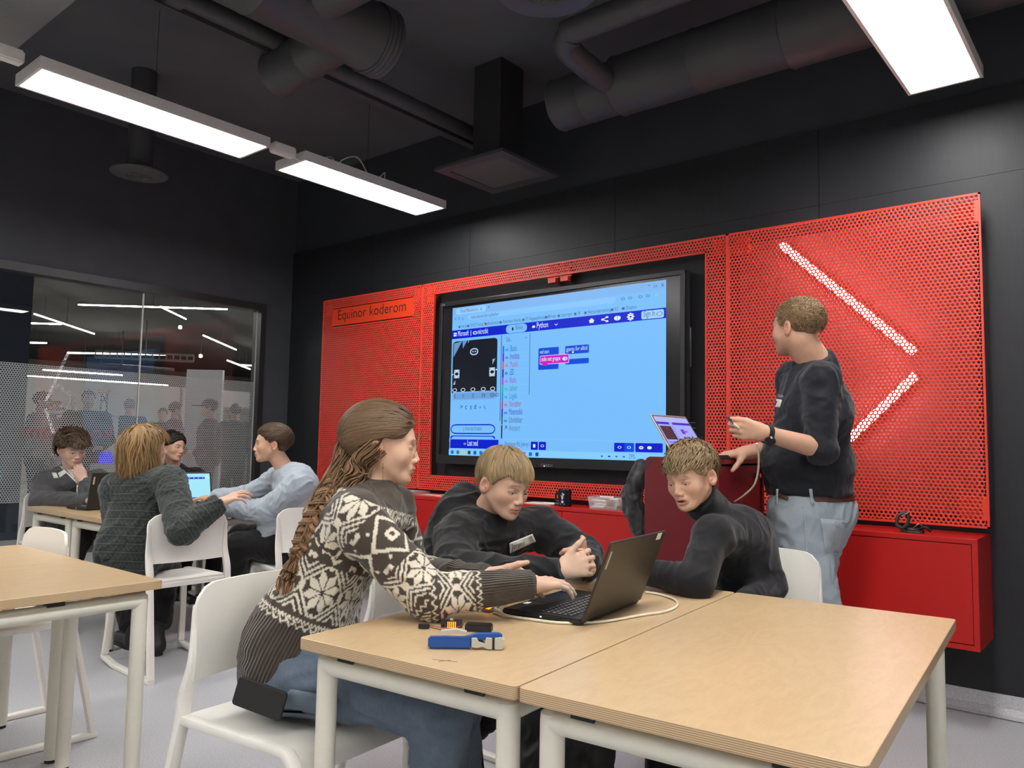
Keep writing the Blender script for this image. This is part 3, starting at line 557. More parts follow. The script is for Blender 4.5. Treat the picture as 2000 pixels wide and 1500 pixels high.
# ------------------------------------------------------------------ chairs
M_chair = pm('warm_white_polypropylene', '#ebe8df', .45, amt=.02, bump=.02, bs=900)
def make_chair():
    t = thing('plastic_chair', '-', 'chair', group='white plastic runner chairs')
    prof = rrect(-.0175, -.011, .0175, .011, .006, 2)
    def back_x(z): return -.21+.02*sin(pi*min(1, max(0, (z-.45)/.34)))+.026*max(0, (z-.5)/.29)
    m = MB(); nb = 16                                                    # backrest shell, curved round the sitter
    def bk(u, v):
        a = (u-.5)*2; z = .545+v*.245; hw = .214-.012*(1-v)
        hw -= .010*max(0, (v-.8)/.2)**2
        z -= .006*abs(a)**2*v+.030*max(0, (abs(a)-.72)/.28)**2.2*max(0, (v-.55)/.45); return (back_x(z)+.006-.030*(1-a*a)*.9, a*hw, z)
    for off in (0, .011):
        m.grid(lambda u, v: tuple(np.array(bk(u, v))+np.array([off, 0, 0])), nb, 10)
    W = 11; n1 = (nb+1)*W
    rim = [i*W for i in range(nb+1)]+[nb*W+j for j in range(1, W)]+[i*W+W-1 for i in range(nb-1, -1, -1)]+[j for j in range(W-2, 0, -1)]
    vs = m.v; m.f += [(rim[k], rim[(k+1) % len(rim)], rim[(k+1) % len(rim)]+n1, rim[k]+n1) for k in range(len(rim))]; m.m += [0]*len(rim); m.sm += [True]*len(rim)
    m.build('backrest', M_chair, t)
    m = MB()
    def st(u, v):
        a = (u-.5)*2; x = -.205+v*.425; hw = .203-.016*v; z = .452-.012*(1-a*a)*sin(pi*min(1, v*1.1))+.004
        if v > .82: z -= .055*((v-.82)/.18)**2; x -= .012*((v-.82)/.18)**2
        return (x, a*hw, z)
    for off in (0, -.013): m.grid(lambda u, v: tuple(np.array(st(u, v))+np.array([0, 0, off])), 14, 16)
    W = 17; nb = 14; n1 = (nb+1)*W; rim = [i*W for i in range(nb+1)]+[nb*W+j for j in range(1, W)]+[i*W+W-1 for i in range(nb-1, -1, -1)]+[j for j in range(W-2, 0, -1)]
    m.f += [(rim[k], rim[(k+1) % len(rim)], rim[(k+1) % len(rim)]+n1, rim[k]+n1) for k in range(len(rim))]; m.m += [0]*len(rim); m.sm += [True]*len(rim)
    m.build('seat', M_chair, t)
    m = MB(); m.sweep([(-.2, -.2, .437), (-.2, .2, .437)], rrect(-.012, -.012, .012, .012, .005, 2), (1, 0, 0)); m.build('crossbar', M_chair, t)
    for s in (-1, 1):
        P = [(-.30, s*.222, .012), (-.255, s*.214, .23), (-.212, s*.206, .43), (-.203, s*.205, .50), (back_x(.6)+.006, s*.203, .6), (back_x(.74)+.004, s*.205, .735)]
        m = MB(); n_ = 26; m.sweep(spline(P, 5), prof, (0, 1, 0), True, [1-.62*max(0, (i-16)/9)**1.6 for i in range(n_)]); m.build('leg', M_chair, t)
        P = [(.2095, s*.192, .37), (.212, s*.195, .25), (.232, s*.205, .045)]
        m = MB(); m.sweep(spline(P, 5), prof, (0, 1, 0), True); m.build('leg', M_chair, t)
        P = [(-.31, s*.223, .011), (-.1, s*.218, .0115), (.085, s*.212, .0115), (.155, s*.209, .020), (.245, s*.205, .033)]
        m = MB(); m.sweep(spline(P, 3), prof, (0, 1, 0)); m.build('runner', M_chair, t)
        m = MB(); m.sweep(spline([(-.205, s*.203, .446), (0, s*.195, .446), (.15, s*.187, .446), (.183, s*.187, .438), (.200, s*.188, .418), (.2095, s*.192, .368)], 4), rrect(-.0155, -.011, .0155, .011, .005, 2), (0, 1, 0), True); m.build('side_rail', M_chair, t)
    return t
chair0 = make_chair(); _fc = [True]
def place_chair(x, y, rz, label):
    t = chair0 if _fc[0] else copy_tree(chair0); _fc[0] = False
    t.location = (x, y, 0); t.rotation_euler = (0, 0, rz); t['label'] = label; return t
place_chair(-1.76, 1.29, .08, 'white plastic chair under the girl in the patterned sweater')
place_chair(-1.97, 2.06, .02, 'white plastic chair behind the boy in the black hoodie')
place_chair(-1.17, 2.765, -1.55, 'white plastic chair behind the boy in the black turtleneck')
place_chair(-3.46, 1.105, -1.57, 'unoccupied white plastic chair pushed under the left foreground table')
place_chair(-4.02, 2.09, 3.14, 'white plastic chair with the arm of the person in dark green hooked over it')
place_chair(-3.90, 2.80, 2.95, 'white plastic chair under the boy in the light blue sweatshirt')
place_chair(-5.80, 2.27, 0.05, 'white plastic chair under the boy in the grey zip jacket, by the glass wall')
place_chair(-5.78, 3.0, 0.1, 'white plastic chair under the girl in black, by the glass wall')
# ------------------------------------------------------------------ laptops
M_lap = pm('black_laptop_plastic', (.016, .016, .0155, 1), .42, bump=.03, bs=1500); M_lid = pm('graphite_lid', (.045, .041, .033, 1), .36, metal=.35, ns=500, amt=.1)
M_key = pm('dark_grey_keycap', (.03, .03, .032, 1), .5); M_print = pm('pale_key_legend', '#a8a8a4', .5); M_sil = pm('silver_label', '#bdb9ae', .35, metal=.4); M_lab = pm('white_label', '#e6e4de', .5)
def laptop(label, loc, rz, lid_deg, w=.36, d=.235, lh=.215, ui_=None, lidmat=None, sticker=True):
    t = thing('laptop', label, 'laptop', loc, rz); h = .017
    m = MB(); m.box((-w/2, -d, .002), (w/2, 0, h), bev=.004); m.box((-w/2+.02, -d+.02, 0), (w/2-.02, -.02, .003)); m.build('base', M_lap, t)
    m = MB(); kx, ky = w*.9, .100
    for r in range(6):
        n = 17
        for c in range(n):
            if r == 5 and 4 <= c <= 8: continue
            x = -kx/2+c*kx/n; y = -.035-ky*(r+1)/6; m.box((x+.0015, y+.0015, h), (x+kx/n-.0015, y+ky/6-.0015, h+.0016))
    y = -.035-ky; m.box((-kx/2+4*kx/17+.0015, y+.0015, h), (-kx/2+9*kx/17-.0015, y+ky/6-.0015, h+.0016)); o = m.build('keyboard_keys', M_key, t); o['kind'] = 'stuff'
    m = MB()
    for r in range(6):
        for c in range(17):
            if r == 5 and 4 <= c <= 8: continue
            x = -kx/2+c*kx/17; y = -.035-ky*(r+1)/6; m.box((x+.005, y+.007, h+.0016), (x+.0105, y+.012, h+.0018))
    o = m.build('key_legends', M_print, t); o['kind'] = 'stuff'
    m = MB(); m.box((-.065, -d+.008, h), (.045, -d+.078, h+.0006)); m.build('trackpad', M_lap, t)
    if sticker:
        m = MB(); m.box((.07, -d+.012, h), (.095, -d+.026, h+.0005)); m.box((-.16, -d+.01, h), (-.135, -d+.03, h+.0005)); m.build('palm_rest_sticker', M_lab, t)
    m = MB(); m.box((w/2-.0005, -.10, .007), (w/2+.0006, -.088, .012)); m.box((w/2-.0005, -.07, .006), (w/2+.0006, -.052, .013)); m.box((w/2-.0005, -.03, .007), (w/2+.0006, -.025, .011)); m.build('side_port', M_rub, t)
    m = MB(); m.box((w/2-.0005, -.118, .008), (w/2+.0008, -.114, .011)); m.build('power_light', em('led_power', (255, 255, 255), 2), t)
    R = Matrix.Translation((0, 0, h-.004)) @ Matrix.Rotation(-radians(lid_deg), 4, 'X')
    lid = MB(); lid.box((-w/2, -.001, 0), (w/2, .006, lh), R); lo = lid.build('lid', lidmat or M_lid, t, bevel=.002)
    m = MB(); m.box((-w/2+.006, -.0016, .012), (w/2-.006, -.001, lh-.006), R); m.build('screen_bezel', M_lap, lo)
    q = UI(0); q.asp = (w-.024)/(lh-.032); q.loc = lambda u, v, y: R @ Vector((-w/2+.012+u*(w-.024), -.0018+y*.5, lh-.011-v*(lh-.032)))
    (ui_ or plain_ui)(q); q.m.build('screen_image', q.mats, lo, fix=False)
    m = MB(); m.box((-w/2+.03, .0058, lh-.022), (-w/2+.062, .0064, lh-.002), R); m.build('asset_label', M_lab, lo)
    m = MB(); m.box((w/2-.022, .0058, lh-.072), (w/2-.012, .0066, lh-.025), R); m.build('badge', M_sil, lo)
    m = MB(); m.cyl((-w*.36, .001, h-.004), (w*.36, .001, h-.004), .006, 8); m.build('hinge', M_lap, t); return t
def plain_ui(q):
    q.rect(0, 0, 1, 1, (165, 232, 250)); q.rect(0, .13, 1, .2, (20, 60, 190)); q.rect(.9, .09, 1, .2, (190, 240, 252))
    for k in range(5): q.disc(.5+k*.09, .165, .012, (220, 240, 255))
    q.rect(.62, .86, .92, .9, (20, 60, 190)); q.rect(0, .93, 1, 1, (190, 240, 252))
def mini_ui(q):
    q.rect(0, 0, 1, 1, (158, 172, 246)); q.rect(0, 0, 1, .16, (176, 182, 240)); q.rect(0, .16, .36, .23, (45, 40, 190)); q.rect(.45, .16, 1, .23, (45, 40, 190)); q.rect(.03, .28, .36, .68, (58, 38, 52), .02)
    q.ring(.2, .36, .02, (150, 130, 150), (58, 38, 52)); q.rect(.03, .74, .36, .78, (110, 120, 220)); q.rect(.03, .82, .36, .90, (40, 60, 210)); q.rect(.60, .36, .70, .50, (80, 50, 200)); q.rect(.66, .40, .80, .45, (190, 60, 200))
    for k in range(8): q.rect(.40, .27+k*.07, .42, .32+k*.07, (120, 60+15*k, 220))
    q.rect(0, .94, 1, 1, (176, 196, 250))
hl, hr = np.array([-1.123, 1.649]), np.array([-1.167, 2.005]); hm = (hl+hr)/2; la = math.atan2(hr[1]-hl[1], hr[0]-hl[0])   # hinge line
laptop('black laptop open on the table in front of the girl in the patterned sweater', (hm[0], hm[1], ZT), la-pi, 21)
laptop('black laptop seen from its lid, before the boy in the grey zip jacket', (-5.10, 2.27, ZT), -pi/2+.10, 12, lh=.225, lidmat=M_lap)
laptop('laptop with a light blue screen turned to the person in dark green', (-5.02, 2.70, ZT), pi/2-.12, 14, lh=.22)
# ------------------------------------------------------------------ items on the near table
def item(mb, name, mat, label, cat, group=None): return tag(mb.build(name, mat), label, cat, group)
a_, b_ = onz(836, 1266, ZT), onz(985, 1268, ZT); ang = math.atan2(b_[1]-a_[1], b_[0]-a_[0])
t = thing('crimping_tool', 'blue and grey crimping tool lying at the near end of the table', 'tool', (a_[0], a_[1], ZT), ang)
Lc = float(np.linalg.norm(b_-a_)); M_blue = pm('blue_tool_enamel', '#1c4f9c', .35); M_grey = pm('grey_tool_plastic', '#b9b7aa', .5); M_steel = pm('dark_steel', (.03, .03, .032, 1), .4, metal=.6)
m = MB(); m.box((0, -.010, .001), (Lc*.57, .010, .026), bev=.004); m.prism([(Lc*.45, .024), (Lc*.62, .033), (Lc*.92, .034), (Lc*.97, .030), (Lc*.97, .024), (Lc*.56, .018)], -.008, .010); m.build('lower_handle', M_blue, t)
m = MB(); m.prism([(Lc*.17, .028), (Lc*.165, .037), (Lc*.36, .041), (Lc*.5, .036), (Lc*.5, .030), (Lc*.34, .033)], .0, .014); m.build('upper_handle', M_grey, t)
m = MB(); m.prism([(Lc*.57, .006), (Lc*.57, .026), (Lc*.64, .026), (Lc*.66, .018), (Lc*.74, .014), (Lc*.76, .027), (Lc*.84, .026), (Lc*.84, .001), (Lc*.77, .002), (Lc*.71, .008), (Lc*.64, .004)], -.012, .012)
m.prism([(Lc*.87, .0015), (Lc*.87, .026), (Lc*.96, .028), (Lc*1.0, .022), (Lc*1.0, .008), (Lc*.96, .001)], -.012, .012); m.build('jaw_housing', M_grey, t, bevel=.0015)
m = MB(); m.box((Lc*.82, -.009, .004), (Lc*.89, .009, .026)); m.box((Lc*.66, -.008, .008), (Lc*.72, .008, .022)); m.build('blade', M_steel, t)
M_pl = pm('black_plastic', (.012, .012, .012, 1), .45); M_or = em('led_orange', (255, 120, 20), 6); M_rw = pm('red_wire_insulation', '#b03a20', .5); M_pcb = pm('black_circuit_board', (.015, .014, .015, 1), .4); M_gold = pm('gold_contact', '#b08a50', .35, metal=.8)
p = onz(935, 1233, ZT); q = onz(960, 1225, ZT); t = thing('battery_holder', 'black battery box lying behind the crimping tool', 'battery box', (p[0], p[1], ZT), ang-.15)
m = MB(); m.box((-.032, -.012, 0), (.032, .016, .017), bev=.002); m.build('box', M_pl, t); m = MB(); m.box((-.030, -.010, .017), (.028, .014, .0185)); m.build('lid', M_pl, t)
def board(label, loc, rz, tilt=0, s=1.):
    t = thing('circuit_board', label, 'circuit board', loc, rz); R = Matrix.Rotation(tilt, 4, 'X')
    m = MB(); m.box((-.026*s, -.021*s, .003), (.026*s, .021*s, .0046), R); m.build('board', M_pcb, t)
    m = MB()
    for k in range(5): m.box((-.024*s+k*.0105*s, -.0215*s, .0028), (-.017*s+k*.0105*s, -.015*s, .0048), R)
    m.build('edge_contact', M_gold, t)
    m = MB()
    for a in range(5):
        for b in range(5): m.box((-.009*s+a*.0045*s-.001, -.008*s+b*.0045*s-.001, .0046), (-.009*s+a*.0045*s+.001, -.008*s+b*.0045*s+.001, .0058), R)
    o = m.build('led_matrix', M_or, t)
    for x in (-.021*s, .021*s): m = MB(); m.box((x-.003, -.003, .0046), (x+.003, .003, .0075), R); m.build('button', M_pl, t)
    m = MB(); m.box((-.004, .016*s, .0046), (.004, .022*s, .007), R); m.build('port', M_sil, t); return t
p = onz(882, 1224, ZT); board('small circuit board with orange lights beside the battery box', (p[0], p[1], ZT), ang+.05, radians(28))
p = onz(960, 1196, ZT); pu = p
board('small circuit board with bright orange lights plugged to the white cable', (p[0]-.02, p[1]+.01, ZT+.004), ang-.7, radians(15))
p = onz(828, 1228, ZT); m = MB(); m.lathe([(0, 0), (.008, .001), (.009, .006), (.008, .011), (0, .012)], n=14); m.v = [(x*1.6, y*.8, z) for x, y, z in m.v]; o = m.build('buzzer', M_pl); o.location = (p[0], p[1], ZT); o.rotation_euler = (0, 0, ang); tag(o, 'small black plug piece at the end of two thin wires on the table', 'plug')
for k, (mm, lab) in enumerate(((M_rw, 'thin red wire between the black plug piece and the circuit board'), (M_pl, 'thin black wire between the black plug piece and the circuit board'))):
    m = MB(); m.tube(spline([tuple(onz(838, 1226+k*3, ZT))[:2]+(ZT+.006,), tuple(onz(865, 1229+k*4, ZT))[:2]+(ZT+.003,), tuple(onz(890, 1229+k*3, ZT))[:2]+(ZT+.003,), tuple(onz(905, 1222+k*2, ZT))[:2]+(ZT+.006,)]), .0011, 5); item(m, 'wire', mm, lab, 'wire')
M_cable = pm('cream_white_cable', '#ddd5bf', .45)
P = [tuple(onz(u, v, ZT))[:2]+(ZT+.0042+dz,) for u, v, dz in ((967, 1198, .006), (987, 1206, .002), (1030, 1212, 0), (1100, 1220, 0), (1180, 1217, 0), (1250, 1205, 0), (1300, 1197, 0), (1322, 1186, 0), (1318, 1174, 0), (1290, 1164, 0), (1262, 1159, 0))]
m = MB(); m.tube(spline(P), .0036, 8); m.tube([P[0], tuple(np.array(P[0])*.45+np.array(P[1])*.55)], [.006, .0045], 10); item(m, 'usb_cable', M_cable, 'white cable looping round the laptop on the near table', 'cable')
m = MB(); p = onz(865, 1290, ZT); m.tube([(p[0]-.02, p[1]-.01, ZT+.0004), (p[0]+.03, p[1]+.012, ZT+.0004)], .0006, 4); m.tube([(p[0]-.0, p[1]-.012, ZT+.0004), (p[0]+.012, p[1]+.012, ZT+.0004)], .0006, 4); item(m, 'pen_mark', pm('pen_ink', '#8a6a4a', .6), 'faint crossed pen mark on the near end of the table', 'mark')
# ------------------------------------------------------------------ maroon lectern trolley, its laptop and mouse
M_mar = pm('maroon_lacquer', (.150, .010, .016, 1), .38, amt=.05)
tx0, tx1, ty0, ty1, tz = -1.715, -1.375, 2.99, 3.46, 1.12
t = thing('drawer_trolley', 'dark red lectern cabinet with a drawer, beside the standing man', 'cabinet', (tx0, ty0, 0)); w_, d_, e = tx1-tx0, ty1-ty0, .018
m = MB(); m.prism(rrect(0, .06, w_, tz, .028, 4), 0, e); m.build('front_panel', M_mar, t)
m = MB(); m.box((0, d_-e, .06), (w_, d_, tz)); m.build('rear_panel', M_mar, t)
m = MB(); m.box((.0, e, .08), (e, d_-e, tz-.02)); m.build('side_panel', M_mar, t)
m = MB(); m.box((.01, e, tz-.024), (w_, d_-e, tz-.004)); m.build('top_board', M_mar, t)
for z in (.08, .42, .80): m = MB(); m.box((e, e, z), (w_-.004, d_-e, z+e)); m.build('shelf', M_mar, t)
m = MB(); m.box((w_-.03, e+.004, .822), (w_-.006, d_-e-.004, tz-.032)); dr = m.build('drawer', M_mar, t)
m = MB(); m.cyl((w_-.006, d_-.07, tz-.075), (w_+.012, d_-.07, tz-.075), .011, 12); m.build('lock', pm('chrome', '#c9c4c2', .2, metal=1), dr)
m = MB(); m.box((w_-.006, d_*.45, .93), (w_+.006, d_*.45+.03, .945)); m.build('handle', M_mar, dr)
for x, y in ((.04, .05), (w_-.04, .05), (.04, d_-.05), (w_-.04, d_-.05)):
    m = MB(); m.cyl((x-.012, y, .03), (x+.012, y, .03), .03, 14); m.cyl((x, y, .04), (x, y, .08), .012, 8); m.build('caster', M_rub, t)
laptop('open laptop on top of the dark red lectern cabinet', (-1.60, 3.20, tz-.004), pi/2, 33, w=.335, d=.225, lh=.21, ui_=mini_ui, lidmat=M_sil)
p = at(1409, 890, 3.28); m = MB(); m.lathe([(0, 0), (.03, 0), (.032, .012), (.026, .024), (.012, .03), (0, .031)], n=16); m.v = [(x*1.5, y, z*.8) for x, y, z in m.v]; o = m.build('computer_mouse', M_pl); o.location = (-1.375-.06, 3.30, tz-.004); tag(o, 'black computer mouse under the hand of the standing man', 'mouse')
# black jacket lying over the cabinet beside the lectern
M_jack = pm('black_nylon_jacket', (.010, .0105, .012, 1), .55, bump=.3, bs=30, sheen=.2)
# ------------------------------------------------------------------ things on the red cabinet
ZC = .795
def onc(u, v): return onz(u, v, ZC)
p = ony(1104, 985, 3.93); px_ = p[0]
t = thing('coffee_mug', 'black mug with a white bird crest on the red cabinet', 'mug', (px_, 3.925, ZC))
M_mug = pm('black_glazed_mug', (.010, .011, .018, 1), .25)
m = MB(); m.lathe([(0, .0), (.036, .0), (.041, .004), (.041, .098), (.038, .1), (.036, .096), (.036, .01), (0, .008)], n=28); m.build('cup', M_mug, t)
m = MB(); m.tube(spline([(-.039, 0, .082), (-.062, 0, .078), (-.068, 0, .055), (-.06, 0, .03), (-.039, 0, .024)], 5), .0055, 8); m.build('handle', M_mug, t)
M_pr = pm('white_print', '#c9ccd2', .4); m = MB()
def dec(x, z): a = x/.0416; return (.0418*sin(a+.25), -.0418*cos(a+.25), z)
for poly in ([(-.003, .04), (.004, .045), (.006, .056), (.001, .066), (.005, .078), (-.001, .083), (-.004, .079), (-.002, .068), (-.007, .058), (-.006, .047)], [(.004, .072), (.011, .079), (.012, .070), (.006, .062)], [(-.006, .062), (-.012, .07), (-.011, .06)]): m.add([dec(*q) for q in poly], [tuple(range(len(poly)))])
n = 14; m.add([dec(.0085*cos(2*pi*k/n), .028+.0085*sin(2*pi*k/n)) for k in range(n)], [tuple(range(n))])
for z in (.012, .016): m.add([dec(-.014, z-.0012), dec(.014, z-.0012), dec(.014, z+.0012), dec(-.014, z+.0012)], [(0, 1, 2, 3)])
m.build('crest', M_pr, t, fix=False)
p = ony(1185, 985, 3.93); t = thing('pen_box', 'clear plastic box full of board pens on the red cabinet', 'box', (p[0], 3.935, ZC))
g = N('cloudy_clear_plastic'); g.b.inputs['Base Color'].default_value = (.8, .8, .8, 1); g.b.inputs['Alpha'].default_value = .34; g.b.inputs['Roughness'].default_value = .25; M_clear = g.m
m = MB(); A = [(-.105, -.05), (.105, -.05), (.105, .05), (-.105, .05)]; n = 4
vs = [(x*.88, y*.88, .001) for x, y in A]+[(x, y, .072) for x, y in A]+[(x*1.04, y*1.06, .072) for x, y in A]; m.add(vs, [(3, 2, 1, 0)]+[(k, (k+1) % 4, (k+1) % 4+4, k+4) for k in range(4)]+[(k+4, (k+1) % 4+4, (k+1) % 4+8, k+8) for k in range(4)]); m.build('tub', M_clear, t)
M_penw = pm('white_pen_barrel', '#d9d7d2', .4); caps = [pm('pen_cap_black', (.012, .012, .013, 1), .4), pm('pen_cap_red', '#a83028', .4), pm('pen_cap_green', '#2e6a48', .4), pm('pen_cap_blue', '#2b4a8e', .4)]
def pen(loc, rz, cap, label, tilt=0):
    t2 = thing('board_pen', label, 'pen', loc, rz, 'board pens in the clear box' if 'box' in label else None); t2.rotation_euler = (0, tilt, rz)
    m = MB(); m.cyl((-.06, 0, 0), (.022, 0, 0), .0082, 10); m.build('barrel', M_penw, t2); m = MB(); m.cyl((.022, 0, 0), (.062, 0, 0), .0092, 10); m.build('cap', cap, t2); return t2
posn = ['lowest row, at its front side', 'lowest row, in its middle', 'lowest row, at its rear side', 'second row, at its front', 'second row, at its rear', 'lying at the top with a red cap', 'lying at the top with a black cap', 'lying at the top, crosswise with a green cap', 'lying at the top, at its right end']
for k in range(9):
    pen((p[0]+[-.02, .0, .02, -.01, .015, -.02, .01, .02, .05][k], 3.935+[-.028, 0, .028, -.018, .018, -.02, .01, .0, -.01][k], ZC+[.012, .012, .012, .028, .028, .046, .048, .068, .06][k]), [0, pi, 0, .1, pi-.1, .15, pi+.1, .35, pi-.25][k], caps[[1, 0, 2, 0, 3, 1, 0, 2, 1][k]], 'white board pen in the clear box, '+posn[k], [0, 0, 0, 0, 0, .06, -.06, .02, .1][k])
pen(tuple(ony(1078, 979, 3.92))[:2]+(ZC+.0085,), .1, caps[0], 'white board pen with a black cap lying left of the mug')
M_paper = pm('white_paper', '#dedbd6', .6, amt=.02)
def sheets(name, u, v, y, w, d, h, rz, label, cat, mat=M_paper):
    q = ony(u, v, y); m = MB(); m.box((-w/2, -d/2, 0), (w/2, d/2, h)); o = m.build(name, mat); o.location = (q[0], y, ZC+.0004); o.rotation_euler = (0, 0, rz); return tag(o, label, cat)
sheets('paper_stack', 1058, 975, 3.97, .2, .14, .004, .12, 'thin stack of white paper left of the mug on the red cabinet', 'paper')
sheets('closed_laptop', 790, 955, 3.97, .31, .22, .02, .05, 'closed pale grey laptop on the red cabinet behind the girl', 'laptop', pm('pale_grey_metal', '#c9bdbd', .35, metal=.3))
for k, (u, dx, lab, c) in enumerate(((842, .1, 'orange booklet', '#d9805a'), (858, .15, 'white leaflet with grey print', '#cfc9c4'), (872, -.1, 'red leaflet', '#b5402c'), (884, .2, 'grey leaflet', '#a9a6a2'))):
    sheets('leaflet', u, 960, 3.96+.012*k, .17, .12, .004+.002*k, dx, lab+' in the loose pile on the red cabinet', 'leaflet', pm('leaflet_%d' % k, c, .5))
# metal clips at the right
q = ony(1775, 1036, 3.93); t = thing('headset', 'small tangle of black straps and metal clips on the right red cabinet', 'cable clips', (q[0], 3.93, ZC))
M_chr = pm('bright_steel', '#a9a59c', .25, metal=.9)
m = MB(); m.tube(spline([(-.05, 0, .03), (-.045, .01, .07), (-.015, .02, .085), (.0, .0, .055), (-.02, -.015, .02), (-.05, 0, .03)], 5), .008, 7); m.tube(spline([(-.02, 0, .02), (.03, .01, .012), (.07, -.01, .03), (.09, .0, .012)], 5), .007, 7); m.box((-.03, -.02, 0), (.06, .02, .014)); m.build('strap', M_pl, t)
m = MB(); m.tube([(-.03, 0, .07), (-.0, .01, .09)], .004, 6); m.tube(spline([(.02, -.01, .02), (.05, -.02, .045), (.06, 0, .02)], 4), .003, 6); m.box((.0, -.025, .004), (.05, -.012, .008)); m.build('clip', M_chr, t)
# white cable from the hand of the man to the lectern
m = MB(); m.tube(spline([tuple(at(*q)) for q in ((1478, 866, 2.86), (1482, 905, 2.92), (1474, 945, 3.0), (1452, 968, 3.12), (1434, 980, 3.26))]), .0035, 8); item(m, 'charging_cable', M_cable, 'white cable hanging from the hand of the standing man to the lectern', 'cable')
m = MB(); m.tube(spline([tuple(at(*q)) for q in ((1278, 893, 3.02), (1266, 905, 2.99), (1257, 925, 2.98), (1255, 960, 3.0), (1254, 1040, 3.02), (1254, 1120, 3.02), (1252, 1300, 3.02))]+[tuple(onz(1262, 1440, .004)), tuple(onz(1300, 1438, .004))]), .003, 6); item(m, 'power_cable', M_rub, 'thin black cable running down the left edge of the lectern', 'cable')
# backpack under the near tables
M_bag = pm('black_nylon', (.011, .011, .012, 1), .6, bump=.25, bs=60)
